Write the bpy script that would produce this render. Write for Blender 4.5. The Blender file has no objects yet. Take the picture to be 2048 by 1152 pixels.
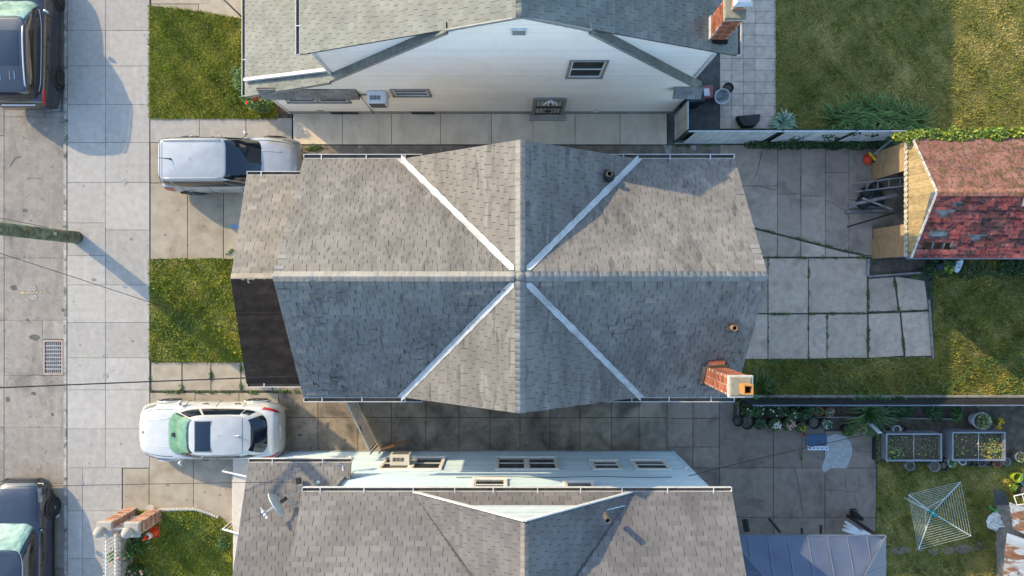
import bpy, bmesh, math, random
import numpy as np
from mathutils import Vector, Matrix

random.seed(11)
rng = np.random.default_rng(11)
SC = bpy.context.scene
COL = SC.collection

# ---------------------------------------------------------------- camera
# a drone looking straight down from 24.7 m; FOC is its focal length in photo pixels
FOC, CAMH = 1467.0, 24.7
cam_data = bpy.data.cameras.new("camera")
cam_data.sensor_width = 36.0
cam_data.lens = FOC / 2048.0 * 36.0
cam_data.clip_end = 2000.0
cam = bpy.data.objects.new("camera", cam_data)
cam.location = (0, 0, CAMH)
COL.objects.link(cam)
SC.camera = cam

# ---------------------------------------------------------------- world, sun, exposure
SUN_EL = math.radians(25.8)
SUN_AZ = Vector((-0.788, 0.616, 0)).normalized()        # horizontal direction towards the sun
sun_dir = Vector((SUN_AZ.x * math.cos(SUN_EL), SUN_AZ.y * math.cos(SUN_EL), math.sin(SUN_EL)))
world = bpy.data.worlds.new("World")
SC.world = world
world.use_nodes = True
wn = world.node_tree.nodes
sky = wn.new("ShaderNodeTexSky")
sky.sky_type = 'NISHITA'
sky.sun_disc = False
sky.sun_elevation = SUN_EL
sky.sun_rotation = math.atan2(SUN_AZ.x, SUN_AZ.y)
sky.air_density = 1.5
sky.dust_density = 1.0
sky.ozone_density = 4.0
wn["Background"].inputs["Strength"].default_value = 0.15
world.node_tree.links.new(sky.outputs[0], wn["Background"].inputs["Color"])
sun_data = bpy.data.lights.new("sun", 'SUN')
sun_data.energy = 2.0
sun_data.angle = math.radians(0.53)
sun_data.color = (1.0, 0.80, 0.48)
sun = bpy.data.objects.new("sun", sun_data)
sun.rotation_euler = sun_dir.to_track_quat('Z', 'Y').to_euler()
sun.location = (-20, 16, 20)
COL.objects.link(sun)
SC.view_settings.view_transform = 'Standard'
SC.view_settings.look = 'None'
SC.view_settings.gamma = 1.0
SC.view_settings.use_curve_mapping = False
SC.view_settings.exposure = 1.7
SC.cycles.use_denoising = True
SC.cycles.max_bounces = 6
SC.cycles.diffuse_bounces = 4
SC.cycles.glossy_bounces = 3
SC.cycles.transparent_max_bounces = 8

# ---------------------------------------------------------------- helpers
def P(px, py, z=0.0):
    """world point that stands at photo pixel (px, py) when its height is z"""
    k = (CAMH - z) / FOC
    return Vector(((px - 1024) * k, (576 - py) * k, z))

def XY(px, py, z=0.0):
    p = P(px, py, z)
    return (p.x, p.y)

WM = {}
def wmat(o):
    m = o.matrix_basis.copy()
    if o.parent:
        m = wmat(o.parent) @ o.matrix_parent_inverse @ m
    return m

def link(o, parent=None, world=True):
    COL.objects.link(o)
    if parent is not None:
        o.parent = parent
        if world:
            o.matrix_parent_inverse = wmat(parent).inverted()
    return o

def tag(o, label=None, cat=None, group=None, kind=None):
    if label: o["label"] = label
    if cat: o["category"] = cat
    if group: o["group"] = group
    if kind: o["kind"] = kind
    return o

def thing(name, label, cat, loc=(0, 0, 0), rz=0.0, group=None):
    o = bpy.data.objects.new(name, None)
    o.empty_display_size = 0.2
    o.location = loc
    o.rotation_euler = (0, 0, rz)
    COL.objects.link(o)
    return tag(o, label, cat, group)

def copy_tree(o, parent=None):
    c = o.copy()
    COL.objects.link(c)
    if parent is not None:
        c.parent = parent
    for ch in list(o.children):
        copy_tree(ch, c)
    return c

def np_mesh(name, verts, faces, tint=None, smooth=False):
    """verts (N,3), faces (M,k) -> mesh, k fixed"""
    verts = np.asarray(verts, np.float32); faces = np.asarray(faces, np.int32)
    me = bpy.data.meshes.new(name)
    n, (m, k) = len(verts), faces.shape
    me.vertices.add(n); me.vertices.foreach_set("co", verts.ravel())
    me.loops.add(m * k); me.loops.foreach_set("vertex_index", faces.ravel())
    me.polygons.add(m)
    me.polygons.foreach_set("loop_start", np.arange(0, m * k, k, dtype=np.int32))
    if smooth:
        me.polygons.foreach_set("use_smooth", np.ones(m, bool))
    if tint is not None:
        a = me.attributes.new("tint", 'FLOAT', 'FACE')
        a.data.foreach_set("value", np.asarray(tint, np.float32))
    me.update(calc_edges=True)
    return me

class MB:
    """collects shapes, builds one mesh object"""
    def __init__(s):
        s.v, s.f, s.t = [], [], []
        s.smooth = False
    def add(s, vs, fs, t=0.5):
        b = len(s.v)
        s.v += [tuple(p) for p in vs]
        for f in fs:
            s.f.append([b + i for i in f]); s.t.append(t)
        return s
    def box(s, c, d, rz=0.0, mat=None, t=0.5):
        hx, hy, hz = d[0] / 2, d[1] / 2, d[2] / 2
        m = mat if mat is not None else Matrix.Translation(c) @ Matrix.Rotation(rz, 4, 'Z')
        vs = [m @ Vector(q) for q in ((-hx,-hy,-hz),(hx,-hy,-hz),(hx,hy,-hz),(-hx,hy,-hz),(-hx,-hy,hz),(hx,-hy,hz),(hx,hy,hz),(-hx,hy,hz))]
        return s.add(vs, [(3,2,1,0),(4,5,6,7),(0,1,5,4),(1,2,6,5),(2,3,7,6),(3,0,4,7)], t)
    def bar(s, a, b, w, h, up=(0, 0, 1), t=0.5):
        a, b = Vector(a), Vector(b)
        x = (b - a); L = x.length; x.normalize()
        y = Vector(up).cross(x)
        if y.length < 1e-5: y = Vector((0, 1, 0)).cross(x)
        y.normalize(); z = x.cross(y)
        m = Matrix((x, y, z)).transposed().to_4x4(); m.translation = (a + b) / 2
        return s.box((0,0,0), (L, w, h), mat=m, t=t)
    def prism(s, poly, z0, z1, t=0.5, bevel=0.0):
        """vertical prism over a counter-clockwise xy polygon"""
        area = sum(poly[i][0]*poly[(i+1)%len(poly)][1] - poly[(i+1)%len(poly)][0]*poly[i][1] for i in range(len(poly)))
        if area < 0: poly = poly[::-1]
        n = len(poly)
        if bevel <= 0:
            vs = [(x, y, z0) for x, y in poly] + [(x, y, z1) for x, y in poly]
            fs = [list(range(n))[::-1], list(range(n, 2*n))] + [(i, (i+1)%n, n+(i+1)%n, n+i) for i in range(n)]
        else:
            inn = inset(poly, bevel)
            vs = [(x, y, z0) for x, y in poly] + [(x, y, z1 - bevel) for x, y in poly] + [(x, y, z1) for x, y in inn]
            fs = [list(range(2*n, 3*n))]
            for k in (0, n):
                fs += [(k+i, k+(i+1)%n, k+n+(i+1)%n, k+n+i) for i in range(n)]
        return s.add(vs, fs, t)
    def extrude(s, poly3, vec, t=0.5):
        n = len(poly3); vec = Vector(vec)
        vs = [Vector(p) for p in poly3] + [Vector(p) + vec for p in poly3]
        return s.add(vs, [list(range(n))[::-1], list(range(n, 2*n))] + [(i, (i+1)%n, n+(i+1)%n, n+i) for i in range(n)], t)
    def tube(s, pts, r, n=6, t=0.5, caps=True):
        pts = [Vector(p) for p in pts]
        rr = r if isinstance(r, (list, tuple)) else [r] * len(pts)
        vs, fs = [], []
        ref = None
        for i, p in enumerate(pts):
            d = (pts[min(i+1, len(pts)-1)] - pts[max(i-1, 0)])
            if d.length < 1e-9: d = Vector((0,0,1))
            d.normalize()
            if ref is None: ref = Vector((0,0,1)) if abs(d.z) < .9 else Vector((1,0,0))
            a = d.cross(ref)
            if a.length < 1e-4: a = d.cross(Vector((0,1,0)))
            a.normalize(); b = d.cross(a)
            ref = -b if False else ref
            for k in range(n):
                an = 2*math.pi*k/n
                vs.append(p + (a*math.cos(an) + b*math.sin(an)) * rr[i])
        for i in range(len(pts)-1):
            for k in range(n):
                fs.append((i*n+k, i*n+(k+1)%n, (i+1)*n+(k+1)%n, (i+1)*n+k))
        if caps:
            fs.append(list(range(n))[::-1]); fs.append([(len(pts)-1)*n+k for k in range(n)])
        return s.add(vs, fs, t)
    def lathe(s, prof, c=(0,0,0), n=16, axis='Z', t=0.5, closed=False):
        """prof: (radius, height) pairs"""
        c = Vector(c); vs, fs = [], []
        for r, h in prof:
            for k in range(n):
                an = 2*math.pi*k/n
                q = Vector((r*math.cos(an), r*math.sin(an), h))
                if axis == 'Y': q = Vector((q.x, q.z, -q.y))
                if axis == 'X': q = Vector((q.z, q.x, q.y))
                vs.append(c + q)
        for i in range(len(prof)-1):
            for k in range(n):
                fs.append((i*n+k, i*n+(k+1)%n, (i+1)*n+(k+1)%n, (i+1)*n+k))
        if not closed:
            fs.append(list(range(n))[::-1]); fs.append([(len(prof)-1)*n+k for k in range(n)])
        return s.add(vs, fs, t)
    def grid(s, G, t=0.5, wrap=False):
        """G: rows of points -> quads"""
        R, C = len(G), len(G[0])
        vs = [p for row in G for p in row]
        fs = [(i*C+j, i*C+(j+1)%C, (i+1)*C+(j+1)%C, (i+1)*C+j) for i in range(R-1) for j in range(C if wrap else C-1)]
        return s.add(vs, fs, t)
    def mesh(s, name):
        me = bpy.data.meshes.new(name)
        me.from_pydata(s.v, [], s.f)
        a = me.attributes.new("tint", 'FLOAT', 'FACE')
        a.data.foreach_set("value", np.array(s.t, np.float32))
        if s.smooth:
            me.polygons.foreach_set("use_smooth", np.ones(len(me.polygons), bool))
        me.update()
        return me
    def build(s, name, mat, parent=None, world=True, kind=None, smooth=None, fix=False):
        if smooth is not None: s.smooth = smooth
        me = s.mesh(name)
        if fix:
            bm = bmesh.new(); bm.from_mesh(me)
            bmesh.ops.recalc_face_normals(bm, faces=bm.faces)
            bm.to_mesh(me); bm.free()
        me.materials.append(mat)
        o = bpy.data.objects.new(name, me)
        link(o, parent, world)
        if kind: o["kind"] = kind
        return o

def obj(name, me, mat, parent=None, world=True, kind=None, M4=None):
    if mat is not None and not me.materials: me.materials.append(mat)
    o = bpy.data.objects.new(name, me)
    if M4 is not None: o.matrix_basis = M4
    link(o, parent, world)
    if kind: o["kind"] = kind
    return o

def inset(poly, d):
    """shrink a counter-clockwise polygon by d"""
    n = len(poly); out = []
    for i in range(n):
        p0, p1, p2 = (Vector(poly[i-1]).to_2d(), Vector(poly[i]).to_2d(), Vector(poly[(i+1) % n]).to_2d())
        e1 = (p1 - p0).normalized(); e2 = (p2 - p1).normalized()
        n1 = Vector((-e1.y, e1.x)); n2 = Vector((-e2.y, e2.x))
        b = (n1 + n2)
        if b.length < 1e-6: b = n1
        b.normalize()
        c = max(0.35, b.dot(n1))
        q = p1 + b * (d / c)
        out.append((q.x, q.y))
    return out

def clip(poly, clipper):
    """Sutherland-Hodgman: 2D poly against a convex counter-clockwise clipper"""
    out = poly
    n = len(clipper)
    for i in range(n):
        ax, ay = clipper[i]; bx, by = clipper[(i+1) % n]
        inp, out = out, []
        if not inp: return []
        def side(p): return (bx-ax)*(p[1]-ay) - (by-ay)*(p[0]-ax)
        for j in range(len(inp)):
            p, q = inp[j-1], inp[j]
            sp, sq = side(p), side(q)
            if sq >= -1e-9:
                if sp < -1e-9:
                    k = sp/(sp-sq); out.append((p[0]+k*(q[0]-p[0]), p[1]+k*(q[1]-p[1])))
                out.append(q)
            elif sp >= -1e-9:
                k = sp/(sp-sq); out.append((p[0]+k*(q[0]-p[0]), p[1]+k*(q[1]-p[1])))
    return out

def area2(poly):
    return 0.5*sum(poly[i-1][0]*poly[i][1] - poly[i][0]*poly[i-1][1] for i in range(len(poly)))

# ---------------------------------------------------------------- materials
def hexlin(h):
    h = h.lstrip('#'); out = []
    for i in (0, 2, 4):
        c = int(h[i:i+2], 16)/255
        out.append(c/12.92 if c <= .04045 else ((c+.055)/1.055)**2.4)
    return tuple(out)

def mat(name, c1, c2=None, rough=.85, scale=3.0, detail=5.0, lo=.35, hi=.65, stains=(), bump=None, tint=0.0, ramp=None,
        metal=0.0, coat=0.0, spec=0.3, coord='pos', stretch=None, trans=0.0, wave=None, sheen=0.0, emit=None):
    m = bpy.data.materials.new(name); m.use_nodes = True
    nt = m.node_tree; N = nt.nodes; L = nt.links.new
    b = N["Principled BSDF"]
    b.inputs["Roughness"].default_value = rough
    b.inputs["Metallic"].default_value = metal
    b.inputs["Specular IOR Level"].default_value = spec
    b.inputs["Coat Weight"].default_value = coat
    b.inputs["Coat Roughness"].default_value = 0.04
    if coord == 'pos': src = N.new("ShaderNodeNewGeometry").outputs["Position"]
    else: src = N.new("ShaderNodeTexCoord").outputs["Object"]
    def mapped(st):
        if st is None: return src
        mp = N.new("ShaderNodeMapping"); mp.inputs["Scale"].default_value = st
        L(src, mp.inputs["Vector"]); return mp.outputs[0]
    def noise(sc, det=5.0, st=None, dist=0.0, rough_=0.55):
        n = N.new("ShaderNodeTexNoise"); n.inputs["Scale"].default_value = sc
        n.inputs["Detail"].default_value = det; n.inputs["Distortion"].default_value = dist
        n.inputs["Roughness"].default_value = rough_
        L(mapped(st), n.inputs["Vector"]); return n.outputs["Fac"]
    def rampnode(fac, stops):
        r = N.new("ShaderNodeValToRGB"); e = r.color_ramp.elements
        while len(e) < len(stops): e.new(.5)
        for el, (p, c) in zip(e, stops):
            el.position = p; el.color = (*c[:3], 1)
        L(fac, r.inputs[0]); return r.outputs[0]
    def mix(fac, a, bb, mode='MIX'):
        x = N.new("ShaderNodeMix"); x.data_type = 'RGBA'; x.blend_type = mode
        if isinstance(fac, (int, float)): x.inputs[0].default_value = fac
        else: L(fac, x.inputs[0])
        for sock, val in ((x.inputs[6], a), (x.inputs[7], bb)):
            if isinstance(val, tuple): sock.default_value = (*val[:3], 1)
            else: L(val, sock)
        return x.outputs[2]
    c2 = c2 or c1
    if ramp:
        at = N.new("ShaderNodeAttribute"); at.attribute_name = "tint"
        col = rampnode(at.outputs["Fac"], ramp)
        nn = rampnode(noise(scale, detail), [(lo, (.72,.72,.72)), (hi, (1.2,1.2,1.2))])
        col = mix(1.0, col, nn, 'MULTIPLY')
    else:
        col = rampnode(noise(scale, detail, stretch), [(lo, c1), (hi, c2)])
    for st in stains:         # (colour, scale, lo, hi, strength[, stretch])
        fac = rampnode(noise(st[1], 6.0, st[5] if len(st) > 5 else None, .6), [(st[2], (0,0,0)), (st[3], (st[4],)*3)])
        col = mix(fac, col, st[0])
    if tint and not ramp:
        at = N.new("ShaderNodeAttribute"); at.attribute_name = "tint"
        v = rampnode(at.outputs["Fac"], [(0, (1-tint,)*3), (1, (1+tint,)*3)])
        col = mix(1.0, col, v, 'MULTIPLY')
    hsrc = None
    if wave:                   # (scale, depth colour, direction stretch)
        w = N.new("ShaderNodeTexWave"); w.inputs["Scale"].default_value = wave[0]
        w.bands_direction = wave[1]
        L(src, w.inputs["Vector"]); hsrc = w.outputs["Fac"]
    L(col, b.inputs["Base Color"])
    if trans:
        b.inputs["Transmission Weight"].default_value = trans
    if emit:
        b.inputs["Emission Color"].default_value = (*emit[0], 1); b.inputs["Emission Strength"].default_value = emit[1]
    if bump or hsrc:
        bp = N.new("ShaderNodeBump")
        if bump:
            bp.inputs["Strength"].default_value = bump[0]; bp.inputs["Distance"].default_value = bump[2] if len(bump) > 2 else .02
            L(noise(bump[1], 6.0), bp.inputs["Height"])
        else:
            bp.inputs["Strength"].default_value = wave[2]; bp.inputs["Distance"].default_value = .01
            L(hsrc, bp.inputs["Height"])
        L(bp.outputs[0], b.inputs["Normal"])
    return m

def glassmat(name, tintc=(.9,.95,.93), mixf=.82, rough=.03):
    """thin pane: mostly see-through, with a mirror coat that takes the sky"""
    m = bpy.data.materials.new(name); m.use_nodes = True
    nt = m.node_tree; N = nt.nodes; L = nt.links.new
    N.remove(N["Principled BSDF"])
    t = N.new("ShaderNodeBsdfTransparent"); t.inputs[0].default_value = (*tintc, 1)
    g = N.new("ShaderNodeBsdfGlossy"); g.inputs["Roughness"].default_value = rough
    x = N.new("ShaderNodeMixShader"); x.inputs[0].default_value = 1-mixf
    L(t.outputs[0], x.inputs[1]); L(g.outputs[0], x.inputs[2]); L(x.outputs[0], N["Material Output"].inputs[0])
    return m

G = lambda v: (v, v, v)
MT = {}
MT['concrete'] = mat('pale_concrete', (.295,.267,.235), (.362,.331,.297), .9, 5.0, 9, .3, .7, stains=[((.22,.195,.168), 1.4, .52, .80, .4, (1,.5,1)), ((.36,.25,.15), 1.9, .64, .78, .4), ((.13,.12,.106), 9, .66, .76, .5), ((.45,.415,.375), 4.0, .56, .8, .5, (1,.25,1)), ((.22,.20,.178), 34, .56, .72, .4)], bump=(.35, 60, .012), tint=.10)
MT['road'] = mat('road_concrete', (0.223,0.190,0.159), (0.304,0.263,0.225), .92, 4.0, 9, .3, .72, stains=[((0.104,0.090,0.077), .9, .50, .72, .65, (1.6,.5,1)), ((0.085,0.077,0.070), 5, .62, .74, .7), ((0.380,0.333,0.288), 3.6, .58, .76, .5), ((0.247,0.156,0.108), 1.2, .6, .8, .5), ((0.133,0.117,0.104), 26, .55, .7, .5)], bump=(.4, 50, .015), tint=.12)
MT['kerb'] = mat('kerb_concrete', (0.263,0.235,0.203), (0.389,0.348,0.302), .9, 4, 8, .3, .7, stains=[((0.063,0.059,0.050), 3, .48, .66, .9), ((0.473,0.421,0.360), 7, .6, .7, .6)], bump=(.4, 30, .015), tint=.1)
MT['tan_concrete'] = mat('tan_concrete', (0.264,0.220,0.163), (0.352,0.299,0.229), .92, 2.5, 8, .3, .7, stains=[((0.176,0.145,0.106), 1.3, .5, .75, .6), ((0.106,0.097,0.079), 6, .64, .74, .5)], bump=(.3, 70, .01), tint=.08)
MT['drive'] = mat('driveway_concrete', (0.224,0.177,0.130), (0.336,0.273,0.205), .92, 1.8, 8, .3, .7, stains=[((0.084,0.068,0.051), 1.0, .42, .66, .9), ((0.493,0.422,0.344), 14, .66, .73, .6), ((0.101,0.082,0.065), 3.5, .55, .7, .6)], bump=(.35, 60, .015), tint=.10)
MT['walk'] = mat('walk_concrete', (0.560,0.476,0.367), (0.687,0.586,0.458), .9, 1.6, 8, .3, .7, stains=[((0.396,0.332,0.246), 1.2, .48, .75, .6, (2,.6,1)), ((0.792,0.663,0.493), .9, .6, .75, .5), ((0.303,0.251,0.186), 7, .62, .74, .4)], bump=(.25, 60, .012), tint=.07)
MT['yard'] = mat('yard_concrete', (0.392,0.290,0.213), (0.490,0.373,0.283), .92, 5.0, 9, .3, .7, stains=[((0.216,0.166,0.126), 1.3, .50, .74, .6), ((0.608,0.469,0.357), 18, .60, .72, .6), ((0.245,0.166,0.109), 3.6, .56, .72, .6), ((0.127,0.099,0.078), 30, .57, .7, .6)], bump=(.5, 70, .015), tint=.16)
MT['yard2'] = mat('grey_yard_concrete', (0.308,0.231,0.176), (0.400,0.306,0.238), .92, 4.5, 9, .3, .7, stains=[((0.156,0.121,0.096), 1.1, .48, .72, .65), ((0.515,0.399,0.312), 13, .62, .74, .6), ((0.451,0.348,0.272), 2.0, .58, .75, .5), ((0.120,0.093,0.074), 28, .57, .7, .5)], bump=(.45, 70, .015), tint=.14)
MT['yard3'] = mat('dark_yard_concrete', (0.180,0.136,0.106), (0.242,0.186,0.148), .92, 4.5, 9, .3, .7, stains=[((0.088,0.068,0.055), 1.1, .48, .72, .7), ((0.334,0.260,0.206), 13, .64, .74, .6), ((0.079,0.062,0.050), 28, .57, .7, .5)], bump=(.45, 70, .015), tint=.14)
MT['patch'] = mat('patch_concrete', (.27,.26,.245), (.35,.34,.32), .9, 8, 8, stains=[((.18,.17,.155), 3, .55, .72, .5)], bump=(.4, 40, .01))
MT['joint'] = mat('joint_dirt', (.045,.04,.035), (.08,.07,.06), .95, 6, 6)
MT['asphalt'] = mat('dark_asphalt', (0.063,0.060,0.059), (0.105,0.098,0.095), .92, 5, 8, stains=[((0.168,0.154,0.140), 2, .55, .8, .5)], bump=(.4, 90, .01))
MT['wetdirt'] = mat('side_strip_concrete', (0.128,0.105,0.083), (0.210,0.180,0.143), .9, 3, 8, stains=[((0.375,0.352,0.330), 2.2, .6, .68, .8)], bump=(.4, 40, .015))
MT['soil'] = mat('soil', (0.068,0.051,0.036), (0.135,0.105,0.075), .95, 4, 8, bump=(.8, 30, .03))
MT['mulch'] = mat('mulch', (0.053,0.039,0.027), (0.126,0.095,0.063), .95, 16, 8, bump=(.9, 40, .03))
MT['tile'] = mat('patio_tile', (0.417,0.320,0.257), (0.551,0.421,0.334), .7, 5, 6, tint=.16, bump=(.3, 40, .006))
LAWN = [(0, (.055,.07,.009)), (.3, (.13,.15,.017)), (.55, (.225,.215,.030)), (.78, (.39,.305,.075)), (1, (.54,.41,.15))]
MT['grass'] = mat('grass_blades', G(0), ramp=LAWN, rough=.7, scale=1.2, lo=.3, hi=.7)
LUSH = [(0, (.06,.09,.007)), (.35, (.155,.20,.013)), (.65, (.27,.285,.022)), (.85, (.42,.36,.065)), (1, (.54,.43,.14))]
MT['grass_lush'] = mat('lush_grass_blades', G(0), ramp=LUSH, rough=.7, scale=1.4, lo=.3, hi=.7)
MT['lawn'] = mat('lawn_ground', (0.094,0.092,0.019), (0.187,0.155,0.044), .95, 2.2, 9, .32, .68, stains=[((0.330,0.259,0.094), .9, .50, .70, .75)], bump=(.8, 45, .03))
MT['weed'] = mat('weed_leaves', G(0), ramp=[(0, (0.025,0.056,0.015)), (.5, (0.062,0.125,0.025)), (1, (0.138,0.213,0.050))], rough=.6, scale=3)
MT['leaf_dark'] = mat('dark_leaves', G(0), ramp=[(0, (0.015,0.036,0.012)), (.5, (0.039,0.083,0.024)), (1, (0.090,0.150,0.045))], rough=.55, scale=3)
MT['leaf'] = mat('green_leaves', G(0), ramp=[(0, (0.023,0.052,0.013)), (.5, (0.065,0.124,0.026)), (1, (0.130,0.208,0.052))], rough=.55, scale=3)
MT['leaf_yellow'] = mat('yellow_green_vine_leaves', G(0), ramp=[(0, (.03,.065,.012)), (.45, (.10,.17,.02)), (.75, (.25,.28,.025)), (1, (.42,.38,.03))], rough=.5, scale=2.0)
MT['leaf_pale'] = mat('pale_edged_leaves', G(0), ramp=[(0, (.07,.13,.07)), (.5, (.16,.24,.14)), (1, (.40,.46,.34))], rough=.55, scale=6)
MT['leaf_sparse'] = mat('seedling_leaves', G(0), ramp=[(0, (.05,.085,.03)), (.5, (.13,.17,.07)), (.8, (.25,.26,.09)), (1, (.42,.36,.05))], rough=.55, scale=3)
MT['flower_red'] = mat('red_petals', (.55,.012,.025), (.7,.03,.05), .5, 8)
MT['flower_pink'] = mat('pink_petals', (.55,.28,.22), (.68,.42,.34), .55, 8)
MT['flower_yellow'] = mat('yellow_petals', (.62,.38,.01), (.75,.5,.03), .5, 8)
MT['flower_white'] = mat('white_petals', (.6,.56,.48), (.72,.68,.6), .55, 8)
MT['bark'] = mat('stem_bark', (.06,.045,.03), (.11,.085,.06), .9, 10)
SH = dict(rough=.6, spec=.55)
MT['shingle'] = mat('weathered_grey_shingles', (0.118,0.105,0.093), (0.162,0.145,0.130), scale=1.3, detail=9, lo=.28, hi=.72, tint=.10, stains=[((0.065,0.057,0.050), .9, .48, .70, .65, (1.6,.35,1)), ((0.205,0.188,0.169), 1.7, .54, .72, .65, (3.2,.45,1)), ((0.057,0.050,0.045), 3.0, .55, .68, .8, (2.0,.45,1))], bump=(.7, 180, .008), **SH)
MT['shingle_cap'] = mat('ridge_cap_shingles', (0.138,0.133,0.127), (0.184,0.179,0.171), scale=2, detail=7, tint=.10, stains=[((0.073,0.068,0.064), 3, .56, .72, .6)], bump=(.6, 160, .006), **SH)
MT['shingle_brown'] = mat('brownish_porch_shingles', (0.122,0.105,0.087), (0.173,0.151,0.130), scale=1.2, detail=7, tint=.15, stains=[((0.063,0.056,0.048), 1.6, .5, .72, .7, (1,.5,1))], bump=(.6, 160, .006), **SH)
MT['shingle_green'] = mat('green_grey_shingles', (0.087,0.096,0.087), (0.133,0.141,0.128), scale=1.4, detail=7, tint=.15, stains=[((0.188,0.180,0.143), 1.2, .54, .76, .4), ((0.052,0.058,0.060), .9, .53, .76, .65)], bump=(.6, 160, .006), **SH)
MT['shingle_dk'] = mat('dark_shadow_shingles', (0.120,0.126,0.132), (0.192,0.198,0.198), scale=1.4, detail=7, tint=.25, bump=(.6, 160, .006), **SH)
MT['shingle_taupe'] = mat('taupe_grey_shingles', (0.089,0.079,0.074), (0.131,0.118,0.112), scale=.8, detail=8, lo=.3, hi=.7, tint=.17, stains=[((0.164,0.149,0.140), 1.0, .52, .76, .6, (2.2,.5,1)), ((0.054,0.048,0.052), .7, .52, .74, .6)], bump=(.6, 160, .006), **SH)
MT['shingle_red_shade'] = mat('shade_side_red_shingles', (0.198,0.046,0.040), (0.312,0.090,0.076), scale=2.2, detail=9, tint=.30, stains=[((0.060,0.040,0.038), 1.5, .46, .60, .9), ((0.042,0.033,0.032), 8, .52, .64, .9), ((0.384,0.176,0.142), 6, .60, .7, .6)], bump=(.9, 70, .014), rough=.95, spec=.06)  # deeper red copy, shade put into the colour of the slope facing from the sun
MT['shingle_red_sun'] = mat('sun_side_mossy_red_shingles', (.215,.092,.075), (.275,.135,.108), scale=2.2, detail=9, tint=.12, stains=[((.10,.075,.028), 5.5, .50, .58, .75), ((.075,.05,.03), 14, .52, .62, .8), ((.30,.18,.15), 3, .6, .74, .5)], bump=(.9, 70, .014), rough=.95, spec=.06)  # same shingles paled to pink: sunlight put into the colour, under real moss
MT['deck'] = mat('roof_deck_felt', (.045,.042,.04), (.075,.07,.067), .95, 6, 6)
MT['rolled'] = mat('black_rolled_roofing', (.019,.0145,.012), (.033,.026,.022), .85, 3, 7, stains=[((.058,.047,.039), 2, .56, .75, .5, (.5,2,1))], bump=(.6, 6, .03), spec=.10)
MT['valley'] = mat('white_valley_metal', (.36,.36,.355), (.44,.44,.43), .5, 5, 6, stains=[((.22,.205,.185), 2.5, .52, .72, .7), ((.16,.14,.12), 9, .6, .72, .6)], bump=(.4, 7, .03))
MT['white'] = mat('white_trim_paint', (.50,.495,.48), (.58,.575,.56), .5, 6, 5, stains=[((.30,.28,.25), 5, .56, .74, .5)])
MT['siding_white'] = mat('white_vinyl_siding', (.79,.745,.685), (.84,.80,.745), .55, .7, 6, .35, .7, tint=.04, stains=[((.66,.58,.47), .6, .48, .8, .5), ((.62,.57,.50), 3, .6, .8, .3, (3,1,.4))])
MT['siding_blue'] = mat('pale_blue_metal_siding', (0.479,0.604,0.684), (0.547,0.673,0.752), .5, .9, 6, tint=.08, stains=[((0.388,0.490,0.541), 2.5, .60, .75, .4, (.4,2,2)), ((0.251,0.239,0.228), 13, .70, .76, .45)])
MT['gable_blue'] = mat('pale_gable_siding', (.40,.45,.47), (.46,.51,.53), .5, 3, 5, tint=.14)
MT['wall_beige'] = mat('beige_wall', (.42,.38,.31), (.48,.44,.36), .8, 2)
MT['found'] = mat('grey_foundation', (.24,.235,.215), (.30,.295,.275), .9, 4, 7, stains=[((.13,.125,.11), 3, .55, .72, .6)])
MT['glass_dark'] = mat('dark_window_glass', (.012,.016,.02), (.03,.036,.042), .05, 1.5, spec=.6)
MT['frame_grey'] = mat('grey_window_frame', (.20,.20,.195), (.26,.26,.25), .5, 4)
MT['frame_white'] = mat('white_window_frame', (.62,.60,.56), (.70,.68,.65), .5, 6, stains=[((.4,.37,.32), 6, .6, .75, .5)])
MT['black_iron'] = mat('black_iron', (.012,.012,.012), (.03,.028,.025), .5, 8)
MT['white_iron'] = mat('white_painted_iron', (.60,.59,.57), (.70,.69,.67), .45, 9, stains=[((.30,.16,.08), 12, .66, .75, .5)])
MT['galv'] = mat('galvanised_steel', (.33,.34,.35), (.45,.46,.47), .45, 8, metal=.55)
MT['brick'] = mat('red_brick', (0.209,0.061,0.034), (0.302,0.104,0.056), .9, 9, 6, tint=.35, stains=[((0.374,0.302,0.262), 7, .62, .72, .7)], bump=(.5, 90, .01))
MT['brick_pale'] = mat('mixed_brick', (.26,.12,.08), (.40,.22,.15), .9, 7, 6, tint=.4, stains=[((.42,.36,.28), 5, .6, .7, .6)], bump=(.5, 90, .01))
MT['mortar'] = mat('mortar', (.38,.35,.31), (.48,.45,.40), .95, 12, 6, bump=(.5, 60, .01))
MT['cement'] = mat('cement_cap', (0.180,0.161,0.112), (0.247,0.225,0.165), .95, 9, 7, stains=[((0.098,0.083,0.053), 6, .54, .70, .7)], bump=(.5, 30, .015))
MT['flue'] = mat('clay_flue', (.36,.155,.04), (.45,.21,.06), .8, 6, 6, stains=[((.2,.10,.04), 7, .56, .72, .6)])
MT['dull_black'] = mat('dull_black', (.008,.007,.006), (.015,.013,.012), .95, 6)  # near-black: flue soot, and painted-in shade for pipe, drain and vent hollows
MT['rust_pipe'] = mat('rusty_pipe', (.22,.12,.06), (.32,.18,.10), .8, 12, 6)
MT['dark_pipe'] = mat('dark_vent_pipe', (.07,.06,.05), (.13,.11,.09), .7, 12, 6)
MT['pole'] = mat('mossy_pole_wood', (.085,.10,.06), (.20,.22,.15), .9, 2.2, 8, .3, .7, stains=[((.05,.055,.03), 3.5, .5, .62, .8), ((.24,.17,.09), 2, .58, .72, .6)], bump=(.8, 18, .03))
MT['wire'] = mat('cable_rubber', (.010,.010,.010), (.02,.02,.02), .6, 9)
MT['tyre'] = mat('tyre_rubber', (.014,.014,.015), (.024,.024,.025), .8, 9, coord='obj')
MT['rim'] = mat('alloy_rim', (.35,.36,.37), (.42,.43,.44), .3, 4, metal=.8, coord='obj')
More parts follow.
